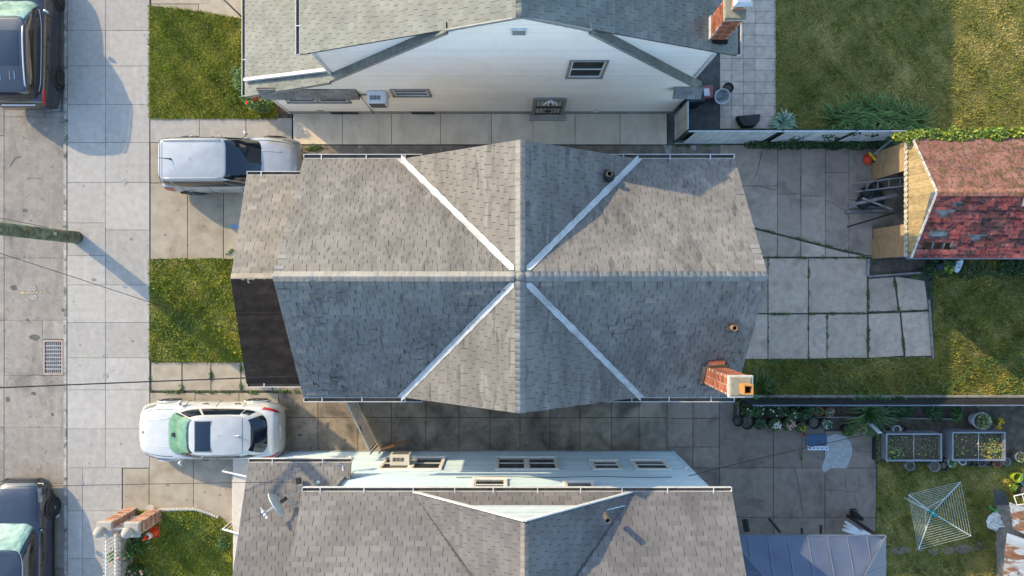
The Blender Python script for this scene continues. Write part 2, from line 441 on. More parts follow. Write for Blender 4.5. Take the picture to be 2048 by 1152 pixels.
MT['rim_dark'] = mat('dark_alloy_rim', (.02,.02,.022), (.035,.035,.038), .35, 4, metal=.5, coord='obj')
MT['car_glass'] = mat('tinted_car_glass', (.004,.008,.015), (.007,.013,.024), .03, 2, spec=.6, coord='obj', coat=.35)
MT['tail'] = mat('red_lamp', (.30,.006,.008), (.40,.012,.014), .15, 6, coord='obj', coat=.8)
MT['head'] = mat('headlamp_lens', (.14,.14,.135), (.20,.20,.195), .1, 6, coord='obj', coat=.8)
MT['chrome'] = mat('bright_trim', (.55,.56,.58), (.62,.63,.65), .18, 6, metal=.9, coord='obj')
MT['plastic'] = mat('black_plastic', (.015,.015,.016), (.03,.03,.03), .55, 8)
MT['shut'] = mat('shut_line', (.02,.02,.022), (.03,.03,.03), .7, 8)
MT['plywood'] = mat('weathered_plywood', (.33,.20,.10), (.45,.29,.155), .9, 3.5, 8, stretch=(1.5,1.5,5), stains=[((.18,.11,.06), 4, .6, .75, .5)], tint=.1)
MT['straw'] = mat('straw_coloured_siding', (0.290,0.209,0.101), (0.405,0.303,0.161), .92, 3.0, 9, stretch=(3,8,2), tint=.16, stains=[((0.176,0.119,0.056), 5, .54, .70, .6), ((0.458,0.377,0.255), 14, .6, .7, .6)])
MT['fascia'] = mat('peeling_fascia', (.42,.38,.30), (.58,.55,.48), .9, 9, 8, stains=[((.22,.17,.11), 8, .52, .62, .8)])
MT['oldwood'] = mat('old_grey_wood', (.16,.14,.125), (.27,.25,.23), .92, 6, 8, tint=.15, bump=(.5, 40, .01))
MT['blue_trim'] = mat('slate_blue_trim', (.085,.115,.165), (.12,.155,.21), .7, 4, 6)
MT['slat'] = mat('white_privacy_slat', (.46,.47,.48), (.58,.59,.60), .6, 3, 6, tint=.14)
MT['slat_beige'] = mat('cream_privacy_slat', (.46,.43,.36), (.56,.53,.45), .6, 3, 6, tint=.14)
MT['fence_green'] = mat('dark_green_fence', (.012,.030,.026), (.022,.045,.04), .6, 4)
MT['fence_black'] = mat('black_fence_fabric', (.010,.012,.016), (.022,.025,.03), .7, 3, 6, stains=[((.07,.065,.06), 5, .64, .75, .6)])
MT['ac'] = mat('air_conditioner_enamel', (.55,.56,.57), (.63,.64,.65), .5, 5)
MT['ac_beige'] = mat('beige_air_conditioner', (.52,.49,.41), (.60,.57,.49), .5, 5, stains=[((.38,.33,.25), 5, .58, .75, .5)])
MT['grille'] = mat('dark_grille', (.08,.075,.07), (.14,.13,.12), .6, 12)
MT['cone'] = mat('orange_red_cone', (.62,.045,.02), (.72,.07,.03), .5, 5)
MT['reflect'] = mat('white_reflector', (.65,.65,.64), (.7,.7,.7), .4, 5)
MT['terracotta'] = mat('terracotta', (.34,.13,.07), (.42,.18,.10), .9, 8, 6)
MT['pot_black'] = mat('black_plastic_pot', (.014,.014,.015), (.03,.03,.032), .55, 6)
MT['pot_grey'] = mat('grey_plastic_pot', (.17,.18,.18), (.26,.27,.27), .6, 6)
MT['pot_white'] = mat('white_plastic_bucket', (.50,.52,.52), (.60,.62,.62), .5, 6)
MT['pot_green'] = mat('green_wire', (.03,.14,.11), (.05,.2,.16), .5, 6)
MT['bed_metal'] = mat('corrugated_bed_steel', (0.216,0.222,0.234), (0.276,0.282,0.294), .45, 4, metal=.35)
MT['crate'] = mat('blue_crate_plastic', (.10,.19,.33), (.14,.25,.42), .5, 6)
MT['carton'] = mat('white_carton', (.52,.56,.62), (.62,.66,.70), .6, 6)
MT['cloth'] = mat('white_tarp', (.52,.53,.54), (.64,.65,.65), .6, 5, bump=(.7, 5, .05))
MT['awning'] = mat('blue_grey_awning', (.062,.074,.118), (.080,.094,.142), .35, 1.2, 6, spec=.5, stains=[((.12,.13,.165), .8, .55, .8, .5)])
MT['seam'] = mat('awning_seam', (.11,.125,.165), (.15,.165,.20), .4, 4)
MT['rust_sheet'] = mat('rusty_corrugated_iron', (.17,.065,.028), (.30,.135,.06), .8, 2.4, 8, stains=[((.44,.41,.37), 1.9, .48, .56, .9, (.6,2.0,1)), ((.07,.035,.022), 4, .55, .68, .8)])
MT['grey_sheet'] = mat('pale_metal_sheet', (.40,.40,.39), (.50,.50,.49), .6, 3, 6, stains=[((.30,.17,.09), 1.7, .6, .72, .6)])
MT['dark_sheet'] = mat('dark_felt_strip', (.05,.052,.06), (.075,.078,.085), .8, 4, 6)
MT['teal'] = mat('teal_plastic', (0.012,0.180,0.174), (0.024,0.228,0.216), .45, 6)
MT['lime'] = mat('lime_plastic', (.23,.28,.02), (.30,.36,.03), .5, 5)
MT['green_plastic'] = mat('green_plastic', (.015,.33,.07), (.03,.42,.1), .4, 5)
MT['line_white'] = mat('washing_line_plastic', (.40,.44,.41), (.48,.52,.48), .5, 6)
MT['bin'] = mat('dark_blue_bin', (.018,.022,.032), (.03,.036,.05), .5, 5)
MT['paper'] = mat('paper', (.62,.58,.6), (.7,.66,.68), .8, 8)
MT['pinkbox'] = mat('faded_pink_box', (.25,.09,.10), (.33,.13,.14), .8, 6)
MT['stone'] = mat('edging_stone', (.30,.28,.25), (.42,.40,.36), .9, 14, 6, bump=(.5, 50, .01))
MT['paint_orange'] = mat('orange_road_paint', (.40,.28,.15), (.46,.33,.19), .9, 14, 8, stains=[((.26,.23,.195), 16, .45, .58, .85)])
MT['paint_pink'] = mat('pale_road_paint', (.36,.32,.285), (.42,.375,.33), .9, 14, 8, stains=[((.26,.235,.205), 16, .45, .58, .85)])
MT['red_paint'] = mat('worn_red_paint', (.28,.16,.13), (.36,.25,.215), .9, 12, 8, stains=[((.30,.27,.235), 7, .42, .56, .9)])
MT['grate'] = mat('cast_iron_grate', (.20,.195,.19), (.29,.28,.275), .7, 9, 6, stains=[((.2,.11,.06), 9, .62, .74, .5)])
MT['dish'] = mat('pale_grey_dish', (.40,.43,.43), (.48,.51,.51), .45, 4)
MT['fur'] = mat('black_fur', (.006,.006,.006), (.016,.013,.012), .8, 12, bump=(.9, 60, .02))
MT['step'] = mat('pinkish_step_tile', (.43,.36,.30), (.50,.43,.37), .8, 5, 6)
# ================================================================ setting: ground, road, pavements, lawns
def sheet(name, poly, z, material, th=.05):
    mb = MB().prism(poly, z - th, z)
    return tag(mb.build(name, material), kind='structure')

B = 400.0
tag(MB().add([(-B,-B,-.36),(B,-B,-.36),(B,B,-.36),(-B,B,-.36)], [(0,1,2,3)]).build('ground', MT['soil']), kind='structure')
KX = P(126, 0).x                                  # face of the kerb
soil = sheet('earth', [(KX + .1, -60), (70, -60), (70, 60), (KX + .1, 60)], -.035, MT['soil'], .25)
RZ = -.13
road = sheet('road', [(-40, -60), (KX + .05, -60), (KX + .05, 60), (-40, 60)], RZ - .03, MT['joint'], .15)

def slab_mesh(name, parent, poly, zt, material, gap=.02, th=.07, bevel=.008, jit=.004):
    if area2(poly) < 0: poly = poly[::-1]
    poly = inset(poly, gap / 2)
    dz = random.uniform(-jit, jit)
    mb = MB().prism(poly, zt - th, zt + dz, t=random.random(), bevel=bevel)
    return mb.build(name, material, parent)

def slabs(parent, cells, zt, material, gap=.02, name='slab'):
    for c in cells:
        slab_mesh(name, parent, [XY(x, y) for x, y in c], zt, material, gap)

def rect(x0, y0, x1, y1): return [(x0, y1), (x1, y1), (x1, y0), (x0, y0)]
def rows(x0, x1, ys): return [rect(x0, ys[i], x1, ys[i+1]) for i in range(len(ys)-1)]
def cols(y0, y1, xs): return [rect(xs[i], y0, xs[i+1], y1) for i in range(len(xs)-1)]

# road slabs (concrete carriageway with open joints), drain openings left free
slabs(road, rows(-300, 3, [-260, 60, 270, 516, 641, 856, 1140, 1400]), RZ, MT['road'], .018)
for c in ([rect(3, -260, 84, 232), rect(84, -260, 125.6, 172), rect(84, 222, 125.6, 232), rect(118, 172, 125.6, 222)] +
          rows(3, 125.6, [232, 516, 641]) + [rect(3, 641, 80, 752), rect(80, 641, 125.6, 679), rect(122, 679, 125.6, 752)] +
          rows(3, 125.6, [752, 856, 970, 1140, 1400])):
    slab_mesh('slab', road, [XY(x, y) for x, y in c], RZ, MT['road'], .006)
# kerb stones
kerb = tag(MB().prism([(KX, -30), (P(134, 0).x, -30), (P(134, 0).x, 30), (KX, 30)], -.2, -.045).build('kerb', MT['joint']), kind='structure')
ky = [-250, -90, 60, 240, 420, 520, 640, 760, 880, 1010, 1140, 1300, 1420]
for i in range(len(ky)-1):
    slab_mesh('kerb_stone', kerb, [XY(*q) for q in rect(126.5, ky[i], 134, ky[i+1])], 0, MT['kerb'], .012, .2, .015)
# sidewalk, two rows of slabs
side = sheet('sidewalk', [XY(*q) for q in rect(134, -300, 300, 1500)], -.025, MT['joint'])
SG = .009
slabs(side, rows(134.5, 211, [-260, -80, 61, 132, 209, 285, 365, 446, 511, 570, 645, 716, 780, 858, 936]), 0, MT['concrete'], SG)
slabs(side, rows(211, 299, [-260, -80, 61, 132, 209, 285, 365, 460, 570, 645, 716, 780, 858, 936]), 0, MT['concrete'], SG)
slabs(side, rows(134.5, 165, [936, 1022, 1117, 1230, 1400]), 0, MT['concrete'], SG)
slabs(side, rows(165, 244, [936, 1022, 1117, 1230, 1400]), 0, MT['concrete'], SG)
# front walk by the white house, tan driveway, path with weeds
fw = sheet('front_walk', [XY(*q) for q in [(300, 289), (300, 235), (490, 235), (590, 222), (590, 289)]], -.02, MT['joint'])
slabs(fw, cols(236, 285, [300.5, 399, 492, 584]), .004, MT['concrete'], .012)
fd = sheet('driveway', [XY(*q) for q in rect(300, 285, 600, 522)], -.024, MT['joint'])
slabs(fd, [rect(300.5, 285, 375, 366), rect(300.5, 366, 375, 519), rect(375, 285, 447, 519), rect(447, 285, 520, 519), rect(520, 285, 600, 519)], 0, MT['tan_concrete'], .018)
slabs(fd, [rect(302, -160, 420, 8), [(302, 12), (302, 8), (397, 8), (397, 27)], [(397, 27), (397, -160), (500, -160), (500, 40)]], 0, MT['tan_concrete'], .014)
fp = sheet('garden_path', [XY(*q) for q in rect(300, 722, 610, 786)], -.024, MT['joint'])
slabs(fp, cols(724, 782, [302, 364, 422, 482, 545, 606]), 0, MT['tan_concrete'], .03)
# long south driveway between the houses
sd = sheet('side_driveway', [XY(*q) for q in rect(246, 784, 1440, 1060)], -.03, MT['joint'])
slabs(sd, [rect(300, 786, 390, 903), rect(390, 786, 478, 903), rect(478, 786, 557, 835)], -.004, MT['tan_concrete'], .016)
for i, x0 in enumerate([478, 557, 636, 716, 783, 852, 918, 980, 1040, 1100, 1160, 1223, 1278]):
    x1 = [557, 636, 716, 783, 852, 918, 980, 1040, 1100, 1160, 1223, 1278, 1334][i]
    m = MT['drive']
    if i: slab_mesh('slab', sd, [XY(*q) for q in rect(x0, 770, x1, 835)], -.004, m, .016)
    slab_mesh('slab', sd, [XY(*q) for q in rect(x0, 835, x1, 906)], -.004, m, .016)
slabs(sd, [rect(245, 937, 298, 1023), rect(298, 903, 387, 1040), rect(387, 903, 470, 1060), rect(470, 903, 500, 1060)], -.004, MT['tan_concrete'], .016)
# walk along the white house
nw = sheet('side_walk', [XY(*q) for q in rect(584, 222, 1338, 291)], -.02, MT['joint'])
slabs(nw, cols(224, 289, [586, 685, 783, 881, 983, 1066, 1150, 1240, 1334]), .006, MT['walk'], .014)
sheet('alley_strip', [XY(*q) for q in rect(598, 291, 1470, 420)], -.008, MT['wetdirt'])
# back yard of the grey house
yard_pave = sheet('back_yard_paving', [XY(*q) for q in [(1440, 292), (1830, 290), (1830, 520), (1745, 520), (1745, 552), (1866, 552), (1868, 714), (1440, 720)]], -.03, MT['joint'])
yd = lambda x: 455 + (x - 1509) * .2545
xs = [1440, 1555, 1602, 1651, 1698, 1754, 1830]
for i in range(6):
    a, b = xs[i], xs[i+1]
    ym = [372, 388, 392, 345, 400, 420][i]
    slab_mesh('slab', yard_pave, [XY(*q) for q in rect(a, 290, b, ym)], 0, MT['yard2'], .012)
    y0, y1 = (min(yd(a), 514), min(yd(b), 514))
    slab_mesh('slab', yard_pave, [XY(*q) for q in [(a, y0), (b, y1), (b, ym), (a, ym)]], 0, MT['yard2'], .012)
    if y0 < 506:
        slab_mesh('slab', yard_pave, [XY(*q) for q in [(a, 514), (b, 514), (b, y1 + 3 if y1 < 512 else 513), (a, y0 + 3)]], -.004, MT['yard'], .02)
slabs(yard_pave, [rect(1440, 516, 1536, 627), rect(1536, 516, 1617, 627), rect(1617, 516, 1735, 626), rect(1440, 628, 1536, 719), rect(1536, 628, 1617, 719),
           rect(1617, 628, 1654, 718), rect(1654, 628, 1735, 717),
           [(1737, 624), (1797, 622), (1788, 553), (1737, 557)], [(1799, 622), (1858, 620), (1850, 561), (1790, 552)],
           [(1737, 717), (1808, 712), (1800, 625), (1737, 627)], [(1811, 714), (1866, 712), (1860, 622), (1802, 625)]], 0, MT['yard'], .028)
# back yard of the blue house
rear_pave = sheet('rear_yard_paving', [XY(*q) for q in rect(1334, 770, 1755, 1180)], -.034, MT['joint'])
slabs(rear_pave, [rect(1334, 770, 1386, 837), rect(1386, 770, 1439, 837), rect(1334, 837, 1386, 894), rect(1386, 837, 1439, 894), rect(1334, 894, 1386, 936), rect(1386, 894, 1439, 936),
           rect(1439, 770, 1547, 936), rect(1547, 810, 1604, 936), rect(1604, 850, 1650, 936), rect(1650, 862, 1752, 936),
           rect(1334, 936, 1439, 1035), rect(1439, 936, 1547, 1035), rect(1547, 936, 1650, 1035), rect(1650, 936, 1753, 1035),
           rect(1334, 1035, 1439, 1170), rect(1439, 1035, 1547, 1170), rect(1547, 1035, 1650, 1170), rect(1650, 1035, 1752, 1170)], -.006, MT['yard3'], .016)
pts = [(1651, 874), (1672, 867), (1693, 873), (1703, 888), (1705, 905), (1698, 925), (1692, 937), (1662, 936), (1648, 946), (1643, 935), (1650, 915)]
slab_mesh('repair_patch', rear_pave, [XY(*q) for q in pts][::-1], .004, MT['patch'], 0, .02, .004)
# patio tiles behind the white house
tp = sheet('patio', [XY(*q) for q in rect(1440, -260, 1550, 256)], -.02, MT['joint'])
k = 23.4
tl = MB().prism([(-.190, -.190), (.190, -.190), (.190, .190), (-.190, .190)], -.03, 0, bevel=.004)
def tile_mesh(v):
    mb = MB().prism([(-.1925, -.1925), (.1925, -.1925), (.1925, .1925), (-.1925, .1925)], -.03, 0, bevel=.004, t=v)
    for d in (-.15, -.09, -.03, .03, .09, .15):           # raised diamond weave of the tile face
        for s in (1, -1):
            if (abs(d) < .1) == (s > 0):
                L = .19 - abs(d)
                c = Vector((d, d * -s, 0)); e = Vector((1, s, 0)).normalized() * L * .55
                mb.bar(c - e, c + e, .016, .006, t=min(1, v + .35))
    return mb.mesh('tile')
TM = [tile_mesh(v) for v in (.2, .4, .5, .6, .8)]
for me in TM: me.materials.append(MT['tile'])
for r in range(-4, 11):
    for c in range(5):
        x, y = 1440 + k/2 + c*k, k/2 + r*k
        if x < 1450 and y < 120 and False: continue
        p = P(min(x, 1540), y)
        o = bpy.data.objects.new('tile', TM[random.randrange(5)])
        o.matrix_basis = Matrix.Translation((p.x, p.y, random.uniform(-.003, .003)))
        link(o, tp)
sheet('asphalt_strip', [XY(*q) for q in rect(1336, 90, 1441, 292)], -.012, MT['asphalt'])

# ---------------------------------------------------------------- lawns
def in_poly(pts, poly):
    x, y = pts[:, 0], pts[:, 1]
    inside = np.zeros(len(pts), bool)
    n = len(poly); j = n - 1
    for i in range(n):
        xi, yi = poly[i]; xj, yj = poly[j]
        c = ((yi > y) != (yj > y)) & (x < (xj - xi) * (y - yi) / (yj - yi + 1e-12) + xi)
        inside ^= c; j = i
    return inside

def lf(x, y, s=1.0, k=0):
    """smooth patchy field 0..1"""
    a = (np.sin(1.7*s*x + 1.3 + k) * np.cos(1.9*s*y - .7 + k*2) + .7*np.sin(3.9*s*x - 2.1*s*y + k) * np.cos(3.1*s*y + 1.9*s*x) + .5*np.sin(7.3*s*x + 5.7*s*y + 2*k) + .4*np.sin(11*s*x - 9*s*y + k))
    return np.clip(.5 + .28*a, 0, 1)

def blades_mesh(name, poly, dens, h0, h1, z, tintf, lean=1.0, width=.011, keep=None):
    ps = np.array(poly); lo, hi = ps.min(0), ps.max(0)
    n = int((hi-lo).prod() * dens)
    q = rng.uniform(lo, hi, (n, 2)); q = q[in_poly(q, poly)]
    if keep is not None: q = q[keep(q)]
    n = len(q)
    h = rng.uniform(h0, h1, n); an = rng.uniform(0, 2*np.pi, n); ln = rng.uniform(.25, 1.1, n) * lean
    wd = rng.uniform(.6, 1.3, n) * width
    dx, dy = np.cos(an), np.sin(an)
    v = np.zeros((n, 4, 3), np.float32)
    v[:, 0] = np.stack([q[:,0]-dy*wd, q[:,1]+dx*wd, np.full(n, z)], 1)
    v[:, 1] = np.stack([q[:,0]+dy*wd, q[:,1]-dx*wd, np.full(n, z)], 1)
    v[:, 2] = np.stack([q[:,0]+dx*h*ln*.55+dy*wd*.7, q[:,1]+dy*h*ln*.55-dx*wd*.7, z+h*.62], 1)
    v[:, 3] = np.stack([q[:,0]+dx*h*ln*1.15, q[:,1]+dy*h*ln*1.15, z+h*(.95-.2*ln)], 1)
    f = np.stack([np.array([0,1,2]) + 0*np.arange(n)[:,None] + 4*np.arange(n)[:,None], np.array([0,2,3]) + 4*np.arange(n)[:,None]], 1).reshape(-1, 3)
    t = np.clip(tintf(q[:,0], q[:,1]) + rng.normal(0, .16, n), 0, 1)
    return np_mesh(name, v.reshape(-1, 3), f, np.repeat(t, 2))

def lawn(label, pxpoly, dens, h0, h1, tintf, z=.0, gm='grass', base='lawn'):
    poly = [XY(*q) for q in pxpoly]
    if area2(poly) < 0: poly = poly[::-1]
    o = tag(MB().prism(poly, z - .06, z).build('lawn', MT[base]), kind='structure')
    big = inset(poly, -.045)
    g = obj('grass', blades_mesh('grass', big, dens, h0, h1, z, tintf), MT[gm], o, kind='stuff')
    tf = lambda x, y: np.clip(tintf(x, y)*.7 + .02, 0, 1)
    def clumps(q): return lf(q[:, 0], q[:, 1], 2.3, 5.0) > .58
    obj('grass_tufts', blades_mesh('grass_tufts', poly, 420, h1*.9, h1*1.9, z, tf, keep=clumps, width=.015), MT[gm], o, kind='stuff')
    return o

lawn('a', [(300, 236), (300, 14), (345, 17), (420, 27), (492, 41), (510, 100), (553, 190), (553, 236)], 1900, .03, .075, lambda x, y: .28 + .45*lf(x, y, .8), .012, 'grass_lush')
lawn('b', [(302, 722), (302, 522), (360, 519), (470, 520), (520, 520), (520, 722)], 1700, .03, .09, lambda x, y: .18 + .75*lf(x, y, .9, 1.2), .012, 'grass_lush')
lawn('c', [(248, 1300), (248, 1024), (320, 1021), (370, 1018), (405, 1022), (440, 1036), (470, 1058), (500, 1075), (500, 1300)], 1700, .03, .08, lambda x, y: .30 + .5*lf(x, y, .8, 2), .012, 'grass_lush')
lawn('d', [(1551, -260), (2250, -260), (2250, 262), (1551, 262)], 900, .02, .055, lambda x, y: .16 + .62*lf(x, y, .55, .5) + .22*lf(x, y, 2.4), -.004)
lawn('e', [(1868, 520), (2250, 520), (2250, 795), (1440, 795), (1440, 721), (1866, 716)], 1000, .025, .08, lambda x, y: .10 + .7*lf(x, y, .6, 3), -.004)
lawn('f', [(1756, 925), (2120, 925), (2120, 1300), (1770, 1300), (1752, 1100)], 900, .02, .06, lambda x, y: .08 + .75*lf(x, y, .9, 4)**1.3, -.006)
# ================================================================ building kit
def frame_of(poly, flip=False):
    """origin, u along the eave (poly[0]->poly[1]), v up the slope, n outward/up"""
    o = Vector(poly[0]); u = (Vector(poly[1]) - o).normalized()
    n = None
    for q in poly[2:]:
        c = u.cross(Vector(q) - o)
        if c.length > 1e-4: n = c.normalized(); break
    if n.z < 0: n = -n
    v = n.cross(u)
    if v.z < 0: u, v = -u, -v
    return o, u, v, n

TAB = {}
def tab_mesh(key, w, d, th, mate):
    """one shingle tab, local x across, y up the slope, z off the roof"""
    if key in TAB: return TAB[key]
    out = []
    for t in (.08, .25, .4, .5, .6, .75, .95):
        mb = MB()
        vs = [(0,0,.0),(w,0,.0),(w,d,.0),(0,d,.0),(0,0,th),(w,0,th),(w,d,.003),(0,d,.003)]
        mb.add(vs, [(4,5,6,7),(0,1,5,4),(1,2,6,5),(3,0,4,7)], t)
        me = mb.mesh('shingle'); me.materials.append(mate); out.append(me)
    TAB[key] = out
    return out

class Roof:
    """shingles of one house: whole tabs may become objects, the cut ones go to one mesh"""
    def __init__(s, parent, mate, tabw=.305, expo=.127, th=.014, gap=.0125, key='a'):
        s.p, s.m, s.w, s.e, s.th, s.gap, s.key = parent, mate, tabw, expo, th, gap, key
        s.rest, s.cand, s.deck = MB(), [], MB()
    def plane(s, poly, skip=None, lift=.004, tilt=.5, wave=0.0):
        o, u, v, n = frame_of(poly)
        uv = [((Vector(q)-o).dot(u), (Vector(q)-o).dot(v)) for q in poly]
        if area2(uv) < 0: uv = uv[::-1]; poly = poly[::-1]
        s.deck.extrude([Vector(q) - n*.05 for q in poly], n*.05)
        us = [a for a, _ in uv]; vs = [b for _, b in uv]
        v0 = min(vs) - .012
        i = 0
        d = s.e + .03
        q1, q2 = random.uniform(0, 6), random.uniform(0, 6)
        def amp(a, b): return wave * max(0, .55 + .6*math.sin(a*1.3 + q1)*math.sin(b*2.1 + q2) + .35*math.sin(a*3.7 - b*2.9 + q2))
        def hgt(a, b): return amp(a, b) * .5 * math.sin(2*math.pi*(b - a*.30 + .10*math.sin(a*2.3 + q1))/.40)
        ph = random.uniform(0, s.w)
        while v0 < max(vs):
            off = ph + (i % 2) * s.w / 2 + random.uniform(-.015, .015) + (i % 6) * .03
            u0 = min(us) - 2*s.w + (off % s.w)
            while u0 < max(us):
                g = s.gap
                jv = random.uniform(-.004, .004)
                cut = [(u0+g/2, v0+jv), (u0+s.w-g/2, v0+jv), (u0+s.w-g/2, v0+d), (u0+g/2, v0+d)]
                uu = u0; u0 += s.w
                pc = clip(cut, uv)
                if len(pc) < 3: continue
                a = area2(pc)
                if a < .0015: continue
                c = o + u*(uu + s.w/2) + v*(v0 + s.e/2)
                if skip and skip(c): continue
                full = a > (s.w-g)*d*.985
                ti = random.uniform(-1, 1) * .012 * tilt
                if full:
                    m = Matrix((u, v, n)).transposed().to_4x4()
                    m.translation = o + u*(uu+g/2) + v*(v0+jv) + n*(lift + random.uniform(0, .003))
                    if wave:
                        a_, b_ = uu + s.w/2, v0 + s.e/2
                        gu = (hgt(a_+.05, b_) - hgt(a_-.05, b_))/.1; gv = (hgt(a_, b_+.03) - hgt(a_, b_-.03))/.06
                        m.translation += n*(hgt(a_, b_) + wave*.5 - gu*s.w/2 - gv*s.e/2)
                        m = m @ Matrix.Rotation(-math.atan(gu), 4, 'Y') @ Matrix.Rotation(math.atan(gv), 4, 'X')
                    m = m @ Matrix.Rotation(ti*2.2, 4, 'Y') @ Matrix.Rotation(-abs(ti)*1.5, 4, 'X')
                    s.cand.append((c, m))
                else:
                    top = [o + u*a_ + v*b_ + n*(lift + s.th*(1-(b_-v0)/d) + .002) for a_, b_ in pc]
                    bot = [o + u*a_ + v*b_ for a_, b_ in pc]
                    k = len(pc)
                    s.rest.add(top + bot, [list(range(k))] + [(k+j, k+(j+1)%k, (j+1)%k, j) for j in range(k)], random.random())
            v0 += s.e; i += 1
    def finish(s, score, limit=300):
        tm = tab_mesh(s.key, s.w - s.gap, s.e + .03, s.th, s.m)
        s.deck.build('roof_deck', MT['deck'], s.p, fix=True)
        def inview(c):
            k = FOC/(CAMH-c.z); return abs(c.x*k) < 1020 and abs(c.y*k) < 572
        cs = sorted(s.cand, key=lambda q: (not inview(q[0]), -score(q[0])))
        big, rest = cs[:limit], cs[limit:]
        for c, m in big:
            o = bpy.data.objects.new('shingle', random.choice(tm)); o.matrix_basis = m
            link(o, s.p)
        for c, m in rest:
            me = random.choice(tm)
            t = me.attributes["tint"].data[0].value
            s.rest.add([m @ vv.co for vv in me.vertices], [tuple(f.vertices) for f in me.polygons], t)
        s.rest.build('shingles', s.m, s.p, kind='stuff')

CAPM = {}
def ridge_caps(parent, a, b, pitch, mate, step=.15, w=.15, name='ridge_cap', r=.05):
    a, b = Vector(a), Vector(b)
    key = (round(pitch, 3), mate.name, w)
    if key not in CAPM:
        out = []
        for t in (.15, .35, .5, .65, .9):
            mb = MB(); mb.smooth = True
            prof = []
            for q in (-1, -.62, -.3, -.12, 0, .12, .3, .62, 1):
                y = q*w*math.cos(pitch)
                z = -math.sin(pitch)*w*(math.sqrt(q*q + .02) - .02) + .03
                prof.append((y, z))
            L = step + .05
            r0 = [(0, y, z + .009) for y, z in prof]; r1 = [(L, y, z + .002) for y, z in prof]
            rb = [(0, y, z - .004) for y, z in prof]
            mb.grid([r1, r0, rb], t)
            me = mb.mesh('ridge_cap'); me.materials.append(mate); out.append(me)
        CAPM[key] = out
    d = b - a; L = d.length; x = d.normalized(); y = Vector((0,0,1)).cross(x).normalized(); z = x.cross(y)
    m = Matrix((x, y, z)).transposed().to_4x4()
    n = int(L / step)
    for i in range(n):
        mm = m.copy(); mm.translation = a + x*(i*step) + Vector((0,0,random.uniform(-.003, .004)))
        o = bpy.data.objects.new(name, random.choice(CAPM[key])); o.matrix_basis = mm @ Matrix.Rotation(random.uniform(-.02, .02), 4, 'Z')
        link(o, parent)

def lap_siding(mb, poly, o, u, n, pitch=.11, depth=.014):
    """horizontal lapped boards over the (u, z) polygon of a wall"""
    o, u, n = Vector(o), Vector(u), Vector(n)
    if area2(poly) < 0: poly = poly[::-1]
    z0, z1 = min(p[1] for p in poly), max(p[1] for p in poly)
    u0, u1 = min(p[0] for p in poly) - 1, max(p[0] for p in poly) + 1
    z = z0
    while z < z1:
        pc = clip([(u0, z), (u1, z), (u1, z+pitch), (u0, z+pitch)], poly)
        if len(pc) >= 3 and area2(pc) > 1e-4:
            t = random.random()
            top = [o + u*a + Vector((0,0,b)) + n*(depth*(1-(b-z)/pitch) + .001) for a, b in pc]
            k = len(pc)
            mb.add(top + [q - n*.02 for q in top], [list(range(k)), ] + [(k+j, k+(j+1)%k, (j+1)%k, j) for j in range(k)], t)
        z += pitch

def window(parent, o, u, n, u0, u1, z0, z1, fm, units=1, meeting=True, bw=.07, prot=.05, glass='glass_dark', name='window'):
    """frame of boards round the opening; panes and sashes are its own parts"""
    o, u, n = Vector(o), Vector(u), Vector(n)
    Z = Vector((0,0,1))
    pt = lambda a, z, d=0: o + u*a + Z*z + n*d
    mb = MB()
    def brd(a0, a1, q0, q1, d0, d1, b=None):
        b = b or mb
        vs = [pt(a0,q0,d0), pt(a1,q0,d0), pt(a1,q1,d0), pt(a0,q1,d0), pt(a0,q0,d1), pt(a1,q0,d1), pt(a1,q1,d1), pt(a0,q1,d1)]
        b.add(vs, [(3,2,1,0),(4,5,6,7),(0,1,5,4),(1,2,6,5),(2,3,7,6),(3,0,4,7)])
    brd(u0-bw, u0, z0-bw, z1+bw, 0, prot); brd(u1, u1+bw, z0-bw, z1+bw, 0, prot)
    brd(u0, u1, z1, z1+bw, 0, prot-.004); brd(u0-bw*1.2, u1+bw*1.2, z0-bw, z0, 0, prot+.03)
    w = (u1-u0)/units
    for i in range(1, units):
        brd(u0+i*w-bw*.8, u0+i*w+bw*.8, z0, z1, 0, prot-.002)
    win = mb.build(name, fm, parent, fix=True)
    for i in range(units):
        a0 = u0+i*w + (bw*.8 if i else 0); a1 = u0+(i+1)*w - (bw*.8 if i < units-1 else 0)
        g = MB(); brd(a0, a1, z0, z1, .016, .022, g); g.build('pane', MT[glass], win, fix=True)
        sb = MB(); s = .035
        brd(a0, a0+s, z0, z1, .022, .04, sb); brd(a1-s, a1, z0, z1, .022, .04, sb)
        brd(a0+s, a1-s, z0, z0+s, .022, .039, sb); brd(a0+s, a1-s, z1-s, z1, .022, .039, sb)
        if meeting: brd(a0+s, a1-s, (z0+z1)/2-s/2, (z0+z1)/2+s/2, .022, .041, sb)
        sb.build('sash', MT['frame_white'], win, fix=True)
    return win

